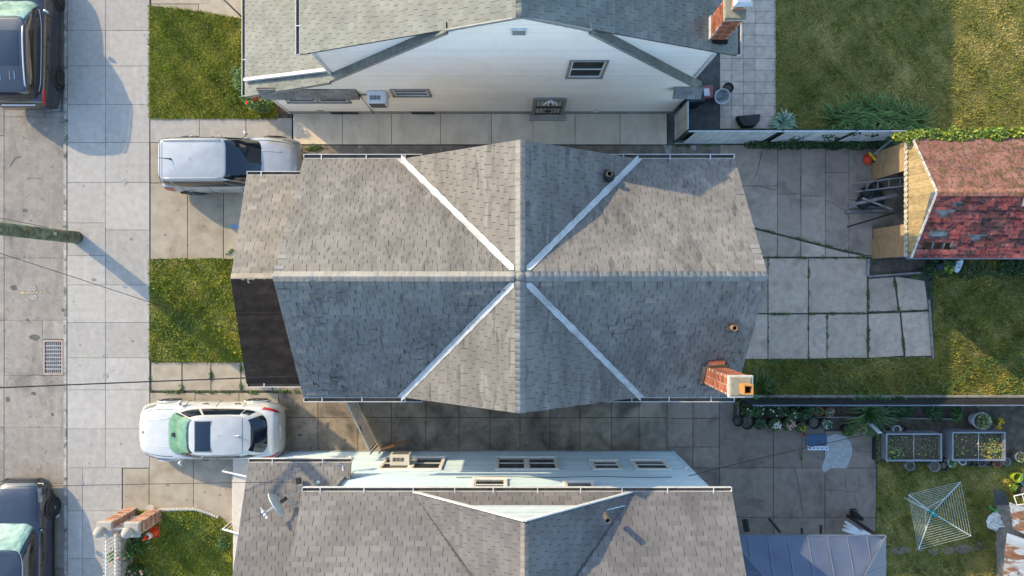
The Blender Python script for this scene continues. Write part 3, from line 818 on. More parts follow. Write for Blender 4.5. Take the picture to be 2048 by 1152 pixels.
def gutter(parent, a, b, out, w=.12, h=.10, straps=0.9, mate='white', caps=True):
    """open channel from a to b, out = horizontal direction away from the roof"""
    a, b, out = Vector(a), Vector(b), Vector(out).normalized()
    Z = Vector((0,0,1)); t = .012
    prof = [(0,0),(0,-h),(w,-h),(w,.012),(w-.014,.012),(w-.014,.003),(w-t,.003),(w-t,-h+t),(t,-h+t),(t,0)]
    mb = MB()
    k = len(prof)
    A = [a + out*p + Z*q for p, q in prof]; Bq = [b + out*p + Z*q for p, q in prof]
    mb.add(A + Bq, [(i, (i+1)%k, k+(i+1)%k, k+i) for i in range(k)])
    d = (b-a).normalized()
    if caps:
        for e, s in ((a, 1), (b, -1)):
            mb.bar(e + Z*(-h/2) + d*s*.006, e + out*w + Z*(-h/2) + d*s*.006, .012, h)
    g = mb.build('gutter', MT[mate], parent, fix=True)
    fl = MB().add([a + out*.014 + Z*(-h+.03), b + out*.014 + Z*(-h+.03), b + out*(w-.014) + Z*(-h+.03), a + out*(w-.014) + Z*(-h+.03)], [(0,1,2,3)])
    fl.build('gutter_floor', MT['soil'], g)  # dark strip along the floor of the channel
    L = (b-a).length; n = max(1, int(L/straps))
    for i in range(n):
        c = a + d*(L*(i+.5)/n + random.uniform(-.1, .1))
        MB().bar(c - out*.05 + Z*.02, c + out*(w-.005) + Z*.019, .022, .012).build('gutter_strap', MT[mate], g)
    return g

BRK = {}
def brick_stack(parent, cx, cy, wx, wy, z0, z1, mate, bl=.20, bh=.062, mj=.012, depth=.05):
    """brick shaft: mortar core and every brick an object"""
    MB().box((cx, cy, (z0+z1)/2), (wx - .012, wy - .012, z1-z0)).build('mortar_core', MT['mortar'], parent)
    n = int((z1-z0)/(bh+mj))
    for i in range(n):
        z = z0 + (i+.5)*(z1-z0)/n
        for ax in (0, 1):
            L = (wx if ax == 0 else wy)
            full = (i + ax) % 2 == 0
            span = L if full else L - 2*depth
            k = max(1, round(span/(bl+mj)))
            bw = span/k - mj
            for s in (-1, 1):
                for j in range(k):
                    q = -span/2 + (j+.5)*span/k
                    off = ((wy if ax == 0 else wx)/2 - depth/2) * s
                    p = (cx+q, cy+off, z) if ax == 0 else (cx+off, cy+q, z)
                    key = (mate.name, round(bw, 4), ax)
                    if key not in BRK:
                        out = []
                        for t in (.05, .3, .5, .7, .95):
                            me = MB().box((0,0,0), (bw, depth, bh) if ax == 0 else (depth, bw, bh), t=t).mesh('brick')
                            me.materials.append(mate); out.append(me)
                        BRK[key] = out
                    o = bpy.data.objects.new('brick', random.choice(BRK[key]))
                    o.matrix_basis = Matrix.Translation(Vector(p) + Vector((random.uniform(-.003,.003), random.uniform(-.003,.003), 0)))
                    link(o, parent)

def vent_pipe(parent, p, h, r, mate, name='vent_pipe', collar='deck'):
    p = Vector(p)
    mb = MB(); mb.smooth = False
    mb.lathe([(r, -.2), (r, h), (r*.78, h), (r*.76, h-.12)], p, 14)
    o = mb.build(name, MT[mate], parent)
    MB().lathe([(r*.77, h-.1), (r*.77, h-.09)], p, 14).build('pipe_bore', MT['dull_black'], o)
    return o

# ================================================================ grey house in the middle
ZE, ZR = 5.2, 7.73
XW, XE, YR, YN, YS, XC = -5.54, 5.92, .27, 3.43, -2.90, .19
PIT = math.atan2(ZR-ZE, YN-YR)
house = thing('grey_house', 'detached house under a cross-shaped grey shingle roof with four pale valley strips', 'house', (0, 0, 0))
walls = MB().prism([(XW+.3, YS+.3), (XE-.3, YS+.3), (XE-.3, YN-.3), (XW+.3, YN-.3)], 0, ZE-.02)
for x, s in ((XW+.3, 1), (XE-.3, -1)):
    walls.extrude([(x, YS+.3, ZE-.02), (x, YN-.3, ZE-.02), (x, YR, ZR-.28)], (s*.15, 0, 0))
for y, s in ((YN-.3, -1), (YS+.3, 1)):
    walls.extrude([(XC-2.8, y, ZE-.02), (XC+2.8, y, ZE-.02), (XC, y, ZR-.28)], (0, s*.15, 0))
hw = walls.build('wall', MT['wall_beige'], house, fix=True)
for y, n in ((YN-.3, 1), (YS+.3, -1)):
    for a in (-4.2, -1.2, 1.6, 4.3):
        window(house, (0, y, 0), (1, 0, 0), (0, n, 0), a-.45, a+.45, 1.5, 2.9, MT['frame_white'])
        window(house, (0, y, 0), (1, 0, 0), (0, n, 0), a-.4, a+.4, 3.7, 4.8, MT['frame_white'])
for a in (-1.4, 1.4):
    window(house, (XE-.3, 0, 0), (0, 1, 0), (1, 0, 0), a-.45, a+.45, 3.6, 4.8, MT['frame_white'])
    window(house, (XE-.3, 0, 0), (0, 1, 0), (1, 0, 0), a-.45, a+.45, 1.4, 2.7, MT['frame_white'])
rf = Roof(house, MT['shingle'], key='grey')
vNW, vNE, vSW, vSE = (-2.94, YN, ZE), (3.36, YN, ZE), (-2.94, YS, ZE), (3.42, YS, ZE)
cen = (XC, YR, ZR)
rf.plane([(XW, YN, ZE), vNW, cen, (XW, YR, ZR)])
rf.plane([vNE, (XE, YN, ZE), (XE, YR, ZR), cen])
rf.plane([(XW, YS, ZE), vSW, cen, (XW, YR, ZR)], tilt=.6, wave=.022)
rf.plane([vSE, (XE, YS, ZE), (XE, YR, ZR), cen], tilt=.6, wave=.020)
# cross gables: courses run along y
gN, gS = (XC, YN, ZR), (XC, YS, ZR)
def tri(c, v, g):          # eave direction is y, so the lowest level line is through v
    o = Vector(v); return [o, o + Vector((0, c[1]-v[1], 0)), Vector(c), Vector(g)]
for v, g in ((vNW, gN), (vNE, gN), (vSW, gS), (vSE, gS)):
    v3, c3, g3 = Vector(v), Vector(cen), Vector(g)
    o = v3; u = Vector((0, 1, 0)); e = (g3 - v3); n = u.cross(e)
    # polygon v, g, centre with the frame taken from the horizontal through v
    poly = [v3, v3 + Vector((0, .0001 if v[1] < 0 else -.0001, 0)), c3, g3]
    rf.plane(poly)
rf.finish(lambda c: c.z)
ridge_caps(house, (XW, YR, ZR), (XC-.1, YR, ZR), PIT, MT['shingle_cap'])
ridge_caps(house, (XE, YR, ZR), (XC+.1, YR, ZR), PIT, MT['shingle_cap'])
ridge_caps(house, gN, (XC, YR+.1, ZR), PIT, MT['shingle_cap'])
ridge_caps(house, gS, (XC, YR-.1, ZR), PIT, MT['shingle_cap'])
MB().lathe([(.13, -.05), (.10, .05), (.03, .09)], (XC, YR, ZR), 9).build('ridge_crossing_seal', MT['shingle_cap'], house, smooth=False)
for v in (vNW, vNE, vSW, vSE):           # valley strips: one leaf on each of the two slopes
    v3, c3 = Vector(v), Vector(cen)
    d = (c3 - v3); sx = 1 if v[0] > XC else -1; sy = 1 if v[1] > YR else -1
    mb = MB(); m = 26
    rowsL = []
    for i in range(m+1):
        q = v3 + d*(i/m*.955)
        w = .108 + .010*math.sin(i*2.3) + random.uniform(-.010, .010)
        # along x outwards stays on the main slope at same height; along y outwards stays on the gable slope
        rowsL.append([q + Vector((sx*w, 0, 0)) + Vector((0,0,.045)), q + Vector((sx*w*.12, 0, .05)), q + Vector((0, sy*w*.12, .05)), q + Vector((0, sy*w, 0)) + Vector((0,0,.036))])
    mb.grid(rowsL); mb.build('valley_strip', MT['valley'], house)
for (a, b, out) in (((XW, YN+.01, ZE+.01), (vNW[0]+.55, YN+.01, ZE+.01), (0,1,0)), ((vNE[0]-.9, YN+.01, ZE+.01), (XE, YN+.01, ZE+.01), (0,1,0)),
                    ((XW, YS-.01, ZE+.01), (vSW[0]+.55, YS-.01, ZE+.01), (0,-1,0)), ((vSE[0]-.9, YS-.01, ZE+.01), (XE, YS-.01, ZE+.01), (0,-1,0))):
    gutter(house, a, b, out)
# gable edge shingles that were replaced with paler ones
def mainz(x, y): return ZR - abs(y-YR)*math.tan(PIT)
for x, s in ((XW, 1), (XE, -1)):
    for i in range(22):
        y = YN - .35 - i*.13
        if y < YR + .2 or random.random() < (.62 if s > 0 else .72): continue
        c = Vector((x + s*.11, y, mainz(x, y) + .022))
        m = Matrix.Translation(c) @ Matrix.Rotation(-PIT, 4, 'X')
        MB().box((0,0,0), (.22, .125, .012), mat=m, t=random.random()).build('edge_shingle', MT['shingle_cap'], house)
for x, s in ((XW, 1), (XE, -1)):
    mb = MB()
    for y in (YN, YS):
        mb.bar((x + s*.015, y, ZE - .09), (x + s*.015, YR, ZR - .09), .03, .14)
    mb.build('rake_board', MT['white'], house)
vent_pipe(house, P(1217, 350, 6.05), .22, .075, 'dark_pipe')
MB().lathe([(.17, .0), (.15, .03), (.09, .09)], P(1217, 352, 6.02), 12).build('pipe_flashing', MT['shut'], house)
vent_pipe(house, P(1463, 655, 6.75), .28, .07, 'rust_pipe')
MB().lathe([(.15, .0), (.13, .03), (.08, .10)], P(1461, 654, 6.74), 12).build('pipe_flashing', MT['deck'], house)
# chimney
cx, cy = 5.20, -2.24
ch = MB().box((cx, cy, 7.98), (.56, .50, .10)).build('chimney', MT['mortar'], house)
brick_stack(ch, cx, cy, .50, .45, 5.35, 7.93, MT['brick'])
MB().prism([(cx-.25, cy-.22), (cx+.25, cy-.22), (cx+.25, cy+.22), (cx-.25, cy+.22)], 8.0, 8.055, bevel=.02).build('cement_cap', MT['cement'], ch)
fl = MB(); fx, fy = cx+.07, cy-.03
for a, b, w, d in ((fx-.095, fy, .03, .22), (fx+.095, fy, .03, .22), (fx, fy-.095, .16, .03), (fx, fy+.095, .16, .03)):
    fl.box((a, b, 8.18), (w, d, .36))
fl.build('clay_flue', MT['flue'], ch)
MB().box((fx, fy, 8.12), (.16, .16, .1)).build('flue_bore', MT['dull_black'], ch)
cf = MB()
for q in range(4):
    a = [(-.27,-.25),(.27,-.25),(.27,.25),(-.27,.25)]
    x0, y0 = a[q]; x1, y1 = a[(q+1) % 4]
    p0 = Vector((cx+x0, cy+y0, mainz(0, cy+y0)+.02)); p1 = Vector((cx+x1, cy+y1, mainz(0, cy+y1)+.02))
    o = Vector((x0+x1, y0+y1, 0)).normalized()*.09
    cf.add([p0 + o + Vector((0,0,-abs(o.y)*.0+ (o.y*math.tan(PIT) if cy < YR else 0))), p1 + o + Vector((0,0,o.y*math.tan(PIT))), p1 + Vector((0,0,.2)), p0 + Vector((0,0,.2))], [(0,1,2,3)])
cf.build('chimney_flashing', MT['deck'], ch)
MB().bar((cx-.2, cy+.33, mainz(0, cy+.33)+.05), (cx+.2, cy+.36, mainz(0, cy+.36)+.06), .12, .1).build('cricket', MT['brick'], ch)
# downpipe stub under the south gable
MB().tube([(XC, YS-.02, 5.0), (XC, YS-.22, 4.6), (XC, YS-.2, 3.6)], .03, 8).build('downpipe', MT['terracotta'], house)

# front porch roof of the grey house
PZE, PZR = 3.4, 4.6
PXW, PXE, PYN, PYS, PYR = -7.70, -5.30, 3.27, -2.76, .27
pr = Roof(house, MT['shingle_brown'], key='porch')
pr.plane([(PXW, PYN, PZE), (PXE, PYN, PZE), (PXE, PYR, PZR), (PXW, PYR, PZR)], tilt=.8, wave=.012)
pr.finish(lambda c: c.z, 150)
ppit = math.atan2(PZR-PZE, PYN-PYR)
ridge_caps(house, (PXW, PYR, PZR), (PXE-.2, PYR, PZR), ppit, MT['shingle_brown'])
mb = MB(); rows_ = []
for i in range(41):                      # black felt sheet, slightly rippled
    f_ = i/40; y = PYR - .02 + (PYS-PYR-.0)*f_; z = PZR + (PZE-PZR)*f_ + .03
    z += .007*math.sin(f_*55) * (1 if f_ < .75 else .5)
    rows_.append([Vector((PXW + (PXE-PXW)*j/16, y, z + .010*math.sin(j*2.1+i*.7)*math.sin(i*1.3+j))) for j in range(17)])
mb.grid(rows_); mb.build('felt_roofing', MT['rolled'], house, smooth=True)
MB().extrude([(PXW+.02, PYR, PZR-.03), (PXW+.02, PYS+.03, PZE-.03), (PXE, PYS+.03, PZE-.03), (PXE, PYR, PZR-.03)], (0,0,-.06)).build('porch_roof_deck', MT['oldwood'], house, fix=True)
for f_ in (.32,):
    y = PYR + (PYS-PYR)*f_; z = PZR + (PZE-PZR)*f_ + .037
    MB().bar((PXW, y, z), (PXE, y, z), .03, .012).build('felt_lap', MT['rolled'], house)
gutter(house, (PXW, PYN+.01, PZE+.01), (-5.6, PYN+.01, PZE+.01), (0,1,0), .11, .09, 1.0)
gutter(house, (PXW, PYS-.01, PZE+.01), (-5.6, PYS-.01, PZE+.01), (0,-1,0), .11, .09, 1.0)
mb = MB()
for y in (PYN, PYS): mb.bar((PXW+.01, y, PZE-.06), (PXW+.01, PYR, PZR-.06), .03, .12)
mb.build('rake_board', MT['white'], house)
MB().prism([(PXW+.35, PYS+.35), (PXE, PYS+.35), (PXE, PYN-.35), (PXW+.35, PYN-.35)], 0, PZE-.05).build('porch_wall', MT['wall_beige'], house)
for a in (-1.9, -.6, .9, 2.0):
    window(house, (PXW+.35, .25, 0), (0, -1, 0), (-1, 0, 0), a-.4, a+.4, 1.4, 2.7, MT['frame_white'])

# ================================================================ white house (top)
WY = 5.89
nh = thing('white_house', 'white sided house with green-grey roof and twin shed dormers', 'house', (0, WY, 0))
outl = [(-7.44, 0), (5.29, 0), (5.29, 3.45), (1.85, 7.74), (.21, 8.72), (-1.57, 7.74), (-5.15, 3.85), (-7.44, 2.62)]
MB().extrude([(x, WY+.012, z) for x, z in outl], (0, 14, 0)).build('wall', MT['siding_white'], nh, fix=True)
sd_ = MB()
for part in ([(-7.44, .33), (-5.15, .33), (-5.15, 3.85), (-7.44, 2.62)], [(-5.15, .33), (5.29, .33), (5.29, 3.45), (1.85, 7.78), (.21, 8.74), (-1.57, 7.78), (-5.15, 3.85)]):
    lap_siding(sd_, part, (0, WY, 0), (1, 0, 0), (0, -1, 0), .13, .016)
sd_.build('siding', MT['siding_white'], nh)
MB().prism([(-7.46, WY-.03), (5.31, WY-.03), (5.31, WY+.2), (-7.46, WY+.2)], 0, .33, bevel=.01).build('foundation', MT['found'], nh)
MB().box((-7.46, WY-.005, 1.3), (.07, .07, 2.5)).build('corner_board', MT['white'], nh)
MB().box((5.30, WY-.005, 1.9), (.07, .07, 3.1)).build('corner_board', MT['white'], nh)
# dormer walls (cheeks) set back behind a strip of the steep roof
DY = 6.06
for pol in ([(-1.75, 7.70), (-5.10, 3.95), (-5.10, 5.84)], [(2.0, 7.70), (5.22, 3.5), (5.22, 5.80)]):
    MB().extrude([(x, DY+.012, z) for x, z in pol], (0, 13, 0)).build('dormer_wall', MT['siding_white'], nh, fix=True)
    mb = MB(); lap_siding(mb, pol, (0, DY, 0), (1, 0, 0), (0, -1, 0), .12, .014); mb.build('dormer_siding', MT['siding_white'], nh)
MB().box((-5.11, DY-.01, 4.95), (.08, .08, 1.85)).build('corner_board', MT['white'], nh)
MB().box((5.23, DY-.01, 4.75), (.08, .08, 2.1)).build('corner_board', MT['white'], nh)
YB = 20.0
rg = Roof(nh, MT['shingle_green'], tabw=.26, expo=.14, key='green', gap=.009)
rg.plane([(-5.49, 6.045, 5.70), (-5.49, YB, 5.70), (.21, YB, 8.86), (.21, 5.86, 8.86)])                  # left dormer slope
rg.plane([(-8.08, 5.80, 2.45), (-8.08, YB, 2.45), (-5.15, YB, 3.97), (-5.15, 5.80, 3.97)])                # porch slope
rg.plane([(-5.15, 5.84, 3.97), (-5.15, 6.07, 3.97), (-1.50, 6.07, 7.96), (-1.50, 5.84, 7.96)])            # strip below left dormer
rg.plane([(5.88, 6.08, 5.50), (5.88, YB, 5.50), (.21, YB, 8.86), (.21, 5.86, 8.86)])                     # right dormer slope
rg.plane([(5.56, 5.84, 3.14), (5.56, 6.07, 3.14), (1.80, 6.07, 7.94), (1.80, 5.84, 7.94)])
rg.finish(lambda c: -abs(c.y-6.5) - (0 if c.x < 0 else .3))
ridge_caps(nh, (.21, 5.86, 8.86), (.21, 9.5, 8.86), math.radians(29.5), MT['shingle_green'])
gutter(nh, (-5.50, 6.05, 5.70), (-5.50, 12, 5.70), (-1, 0, 0), .11, .09, 1.4)
gutter(nh, (-8.09, 5.83, 2.45), (-8.09, 12, 2.45), (-1, 0, 0), .11, .09, 1.6)
gutter(nh, (5.89, 6.10, 5.50), (5.89, 12, 5.50), (1, 0, 0), .11, .09, 1.4)
mb = MB()
mb.bar((-8.06, 6.28, 2.56), (-5.2, 6.14, 4.06), .09, .12); mb.build('roof_divider', MT['white'], nh)
mb = MB()
mb.bar((.21, 5.87, 8.80), (-1.5, 5.87, 7.99), .03, .1); mb.bar((.21, 5.87, 8.80), (1.8, 5.87, 7.99), .03, .1)
mb.bar((-1.5, 5.85, 7.86), (-5.15, 5.85, 3.88), .03, .1); mb.bar((1.8, 5.85, 7.84), (5.56, 5.85, 3.06), .03, .1)
mb.bar((-5.15, 5.81, 3.88), (-8.06, 5.81, 2.37), .03, .1)
mb.build('rake_board', MT['frame_grey'], nh)
# little shingled pent roof over the porch side window
pent = Roof(nh, MT['shingle_dk'], tabw=.26, expo=.15, key='pent')
pent.plane([(-7.55, WY-.16, 2.42), (-4.62, WY-.16, 2.42), (-4.62, WY-.02, 3.05), (-7.55, WY-.02, 3.05)])
pent.finish(lambda c: c.z, 60)
MB().extrude([(-4.62, WY-.16, 2.39), (-4.62, WY-.02, 3.03), (-4.62, WY-.02, 2.39)], (-.02, 0, 0)).build('pent_end', MT['shingle_dk'], nh, fix=True)
pent2 = Roof(nh, MT['shingle_dk'], tabw=.26, expo=.15, key='pent')
pent2.plane([(4.75, WY-.30, 3.02), (5.58, WY-.30, 3.02), (5.58, WY-.02, 3.30), (4.75, WY-.02, 3.30)])
pent2.finish(lambda c: c.z, 20)
Wo = ((0, WY, 0), (1, 0, 0), (0, -1, 0))
window(nh, *Wo, -7.0, -5.14, 1.62, 2.36, MT['frame_grey'], units=2)
window(nh, *Wo, -3.55, -2.52, 2.38, 3.0, MT['frame_grey'])
window(nh, *Wo, 1.56, 2.44, 4.36, 5.74, MT['frame_grey'])
MB().box((.16, WY-.03, 7.93), (.36, .05, .34)).build('gable_vent', MT['ac'], nh)
for i in range(6): MB().box((.16, WY-.06, 7.80+i*.05), (.30, .012, .02)).build('vent_slat', MT['frame_grey'], nh)
for a0, a1 in ((-6.05, -5.15), (-3.35, -2.6)):
    mb = MB()
    mb.box(((a0+a1)/2, WY-.045, .30), (a1-a0, .02, .02)); mb.box(((a0+a1)/2, WY-.045, .05), (a1-a0, .02, .02))
    for i in range(9): mb.box((a0 + (a1-a0)*i/8, WY-.045, .175), (.016, .016, .26))
    g = mb.build('window_bars', MT['black_iron'], nh)
    MB().box(((a0+a1)/2, WY-.033, .175), (a1-a0-.04, .01, .22)).build('basement_window', MT['glass_dark'], g)
# security door
d0, d1 = .70, 1.66
mb = MB(); yy = WY-.05
for x in (d0, d1): mb.box((x, yy, 1.02), (.09, .08, 2.04))
mb.box(((d0+d1)/2, yy, 2.02), (d1-d0-.09, .078, .09))
door = mb.build('door', MT['frame_grey'], nh)
MB().box(((d0+d1)/2, WY-.025, 1.0), (d1-d0-.09, .02, 1.95)).build('door_panel', MT['frame_white'], door)
mb = MB(); yb = WY-.055
for i in range(8): mb.box((d0+.08 + (d1-d0-.16)*i/7, yb, 1.0), (.016, .016, 1.9))
mb.box(((d0+d1)/2, yb-.002, 1.0), (d1-d0-.12, .03, .12)); mb.box(((d0+d1)/2, yb-.002, .08), (d1-d0-.12, .03, .10)); mb.box(((d0+d1)/2, yb-.002, 1.9), (d1-d0-.12, .03, .06))
for z in (.5, 1.45):
    mb.lathe([(.10, -.008), (.13, 0), (.10, .008)], ((d0+d1)/2, yb-.012, z), 12, 'Y')
mb.build('door_bars', MT['black_iron'], door)
MB().box(((d0+d1)/2, WY-.14, .05), (1.2, .26, .10)).build('door_step', MT['concrete'], nh)
mb = MB()
for q in (-.16, -.05, .07, .18):
    mb.tube([((d0+d1)/2, WY-.12, 2.16), ((d0+d1)/2 + q, WY-.2, 2.12 - abs(q)*.3), ((d0+d1)/2 + q*1.25, WY-.22, 2.0 - abs(q)*.4)], [.02, .035, .03], 6)
mb.build('porch_lamp', MT['white'], nh)
MB().box((2.78, WY-.035, .42), (.17, .06, .12)).build('outlet_box', MT['white'], nh)
MB().box((-6.35, WY-.03, .42), (.22, .05, .08)).build('outlet_box', MT['frame_grey'], nh)
# chimney
cx, cy = 5.26, 6.60
ch = MB().box((cx, cy, 7.36), (.50, .56, .06)).build('chimney', MT['mortar'], nh)
brick_stack(ch, cx, cy, .46, .52, 5.5, 7.33, MT['brick'])
MB().prism([(cx-.25, cy-.27), (cx+.25, cy-.27), (cx+.25, cy+.3), (cx-.25, cy+.3)], 7.39, 7.47, bevel=.02).build('cement_cap', MT['cement'], ch)
brick_stack(ch, cx+.04, cy+.09, .30, .34, 7.47, 7.75, MT['brick'])
mb = MB(); mb.add([(cx-.19, cy-.15, 7.88), (cx+.27, cy-.15, 7.88), (cx+.27, cy+.31, 7.88), (cx-.19, cy+.31, 7.88), (cx-.11, cy-.07, 7.95), (cx+.19, cy-.07, 7.95), (cx+.19, cy+.23, 7.95), (cx-.11, cy+.23, 7.95)],
                  [(4,5,6,7),(0,1,5,4),(1,2,6,5),(2,3,7,6),(3,0,4,7),(3,2,1,0)])
for a, b in ((-.13,-.1),(.21,-.1),(.21,.26),(-.13,.26)): mb.box((cx+a, cy+b, 7.81), (.02,.02,.14))
mb.build('chimney_cowl', MT['galv'], ch)
MB().box((cx-.245, cy-.0, 6.02), (.02, .56, .34)).build('chimney_flashing', MT['white'], ch)
MB().box((cx, cy-.30, 5.92), (.5, .10, .12)).build('chimney_flashing', MT['dull_black'], ch)

# ================================================================ blue house (bottom)
BY = -5.51
bh = thing('blue_house', 'pale blue sided house with taupe shingle roof and front-facing dormer gable', 'house', (0, BY, 0))
MB().prism([(-7.6, BY-.012), (-7.6, -13.5), (5.4, -13.5), (5.4, BY-.012)], 0, 2.9).build('wall', MT['siding_blue'], bh)
MB().prism([(-4.74, BY-.013), (-4.74, -13.49), (5.39, -13.49), (5.39, BY-.013)], 2.9, 5.6).build('upper_wall', MT['siding_blue'], bh)
MB().extrude([(-2.4, BY-.10, 5.6), (3.1, BY-.10, 5.6), (.3, BY-.10, 7.6)], (0, -.1, 0)).build('gable_wall', MT['siding_blue'], bh, fix=True)
mb = MB()
lap_siding(mb, [(7.6, .12), (-5.4, .12), (-5.4, 2.82), (7.6, 2.82)], (0, BY, 0), (-1, 0, 0), (0, 1, 0), .115, .016)
mb.build('siding', MT['siding_blue'], bh)
mb = MB()
lap_siding(mb, [(4.74, 2.84), (-5.4, 2.84), (-5.4, 5.6), (4.74, 5.6)], (0, BY+.03, 0), (-1, 0, 0), (0, 1, 0), .115, .016)
mb.build('upper_siding', MT['siding_blue'], bh)
mb = MB()
lap_siding(mb, [(2.35, 5.78), (-3.0, 5.78), (-.3, 7.56)], (0, BY-.09, 0), (-1, 0, 0), (0, 1, 0), .10, .016)
mb.build('gable_siding', MT['gable_blue'], bh)
MB().prism([(-7.62, BY+.05), (5.42, BY+.05), (5.42, BY-.2), (-7.62, BY-.2)], 0, .12).build('foundation', MT['found'], bh)
MB().box((5.40, BY+.01, 2.8), (.07, .07, 5.4)).build('corner_board', MT['siding_blue'], bh)
MB().box((-4.74, BY+.01, 4.2), (.08, .09, 2.7)).build('corner_board', MT['white'], bh)
SZE, SZR, SYE, SYR = 5.62, 7.75, -5.30, -8.45
spit = math.atan2(SZR-SZE, SYE-SYR)
SXW, SXE = -5.46, 5.72
rs = Roof(bh, MT['shingle_taupe'], key='taupe')
sxc, szc = .29, 7.72
fL, fR = (-2.52, SYE-.04, SZE+.02), (3.10, SYE-.04, SZE+.02)
apx = (sxc, SYE-.13, szc)
cenS = (sxc, SYR+.05, szc)
rs.plane([(SXW, SYE, SZE), fL[:1] + (SYE, SZE), cenS, (SXW, SYR, SZR)])
rs.plane([(fR[0], SYE, SZE), (SXE, SYE, SZE), (SXE, SYR, SZR), cenS])
rs.plane([(fL[0]-.1, SYE, SZE), (fR[0]+.1, SYE, SZE), (fR[0]-.2, SYE-.30, SZE+.20), (fL[0]+.2, SYE-.30, SZE+.20)])
for v in (fL, fR):
    v3 = Vector(v)
    rs.plane([v3, v3 + Vector((0, -.0001, 0)), Vector(cenS), Vector(apx)])
rs.plane([(SXW, -11.6, SZE), (SXE, -11.6, SZE), (SXE, SYR, SZR), (SXW, SYR, SZR)])
rs.finish(lambda c: c.y)
gutter(bh, (SXW, SYE+.0, SZE+.012), (SXE, SYE+.0, SZE+.012), (0, 1, 0), .12, .10, 1.1)
mb = MB()
for v in (fL, fR):
    a = Vector(v) + Vector((0, .05, .02)); b = Vector(apx) + Vector((0, .05, .02))
    mb.bar(a, b, .03, .10)
mb.build('rake_board', MT['white'], bh)
for v in (fL, fR):
    a = Vector(v) + Vector((.05 if v[0] > 0 else -.05, -.05, .03)); b = Vector(cenS) + Vector((0, 0, .03))
    MB().bar(a, b, .09, .02).build('valley_seam', MT['deck'], bh)
ridge_caps(bh, (sxc, SYE-.13, szc), (sxc, SYR, szc), math.atan2(szc-SZE, 2.81), MT['shingle_taupe'], w=.12)
vent_pipe(bh, P(1213, 1035, 6.7), .26, .07, 'dark_pipe')
mb = MB()
for x in (SXW, SXE):
    s = 1 if x < 0 else -1
    mb.bar((x + s*.012, SYE, SZE-.08), (x + s*.012, SYR, SZR-.08), .025, .12)
mb.build('rake_board', MT['white'], bh)
# porch roof of the blue house
QZE, QYE, QXW, QXE = 3.6, -5.02, -7.58, -4.62
QYR = -8.4; QZR = QZE + (QYE-QYR)*.43
rq = Roof(bh, MT['shingle_taupe'], key='taupe')
rq.plane([(QXW, QYE, QZE), (QXE, QYE, QZE), (QXE, QYR, QZR), (QXW, QYR, QZR)])
rq.finish(lambda c: c.y, 150)
gutter(bh, (QXW, QYE, QZE+.012), (QXE+.02, QYE, QZE+.012), (0, 1, 0), .12, .10, 1.0)
MB().bar((QXW+.012, QYE, QZE-.07), (QXW+.012, QYR, QZR-.07), .025, .12).build('rake_board', MT['white'], bh)
MB().prism([(QXW+.25, BY), (QXE, BY), (QXE, -11), (QXW+.25, -11)], 2.9, 3.55).build('porch_beam', MT['white'], bh)
MB().tube([(-5.0, QYE-.02, 3.66), (-4.86, QYE-.10, 3.62), (-4.80, BY+.10, 3.75), (-4.80, BY+.1, 5.55)], .045, 8).build('downpipe', MT['galv'], bh)
Bo = ((0, BY, 0), (-1, 0, 0), (0, 1, 0))
window(bh, *Wo[:0], (0, BY+.016, 0), (-1, 0, 0), (0, 1, 0), 2.2, 4.0, 1.10, 2.5, MT['frame_white'], units=2)
window(bh, (0, BY+.016, 0), (-1, 0, 0), (0, 1, 0), -1.36, .44, 1.10, 2.5, MT['frame_white'], units=2)
window(bh, (0, BY+.016, 0), (-1, 0, 0), (0, 1, 0), -3.28, -2.52, 1.55, 2.5, MT['frame_white'])
window(bh, (0, BY+.016, 0), (-1, 0, 0), (0, 1, 0), -4.76, -3.82, 1.48, 2.5, MT['frame_white'])
window(bh, (0, BY+.016, 0), (-1, 0, 0), (0, 1, 0), 5.25, 6.95, 1.10, 2.45, MT['frame_white'], units=2)
window(bh, (0, BY+.046, 0), (-1, 0, 0), (0, 1, 0), .2, 1.04, 3.85, 5.0, MT['frame_white'])
window(bh, (0, BY+.046, 0), (-1, 0, 0), (0, 1, 0), -2.22, -1.50, 4.18, 5.1, MT['frame_white'])
MB().lathe([(.11, 0), (.10, .05), (.06, .09), (.01, .10)], P(1372, 938, 2.35), 12).build('wall_lamp', MT['white'], bh, smooth=True)
mb = MB(); pts = []
for i in range(24): pts.append((4.6 - i*.27, BY+.062, 3.55 + .05*math.sin(i*.6)))
mb.tube(pts, .008, 5); mb.build('wall_cable', MT['wire'], bh)
MB().prism([XY(474, 1045), XY(486, 1045), XY(486, 945), XY(474, 945)][::-1], 0, .45, bevel=.01).build('porch_step', MT['step'], bh)
MB().prism([XY(486.2, 1150), XY(520, 1150), XY(520, 905), XY(486.2, 905)][::-1], 0, .9, bevel=.01).build('porch_floor', MT['step'], bh)

# ================================================================ garage with red roof
GX, GZE, GZR, GYN, GYS = 12.13, 2.42, 3.35, 4.58, .97
GYR = (GYN+GYS)/2 + .02
GXB = 18.2
ga = thing('garage', 'old wooden garage with mossy red shingles and a broken roof edge', 'garage', (GX, GYR, 0))
gp = math.atan2(GZR-GZE, GYN-GYR)
hole = lambda c: (c.x < 13.35 and c.x > 12.3 and c.y < 1.42 and c.y > 1.10)
bare = lambda c: any(abs(c.x-a) < r and abs(c.y-b) < r*.6 for a, b, r in ((12.72, 2.17, .2), (12.62, 1.65, .22), (13.97, 1.52, .2), (12.9, 1.62, .12))) or (c.x < 13.2 and random.random() < .04)
rn = Roof(ga, MT['shingle_red_sun'], tabw=.30, expo=.13, th=.012, key='pink')
rn.plane([(GX+.05, GYN+.05, GZE), (GXB, GYN+.05, GZE), (GXB, GYR, GZR), (GX+.28, GYR, GZR)], tilt=2)
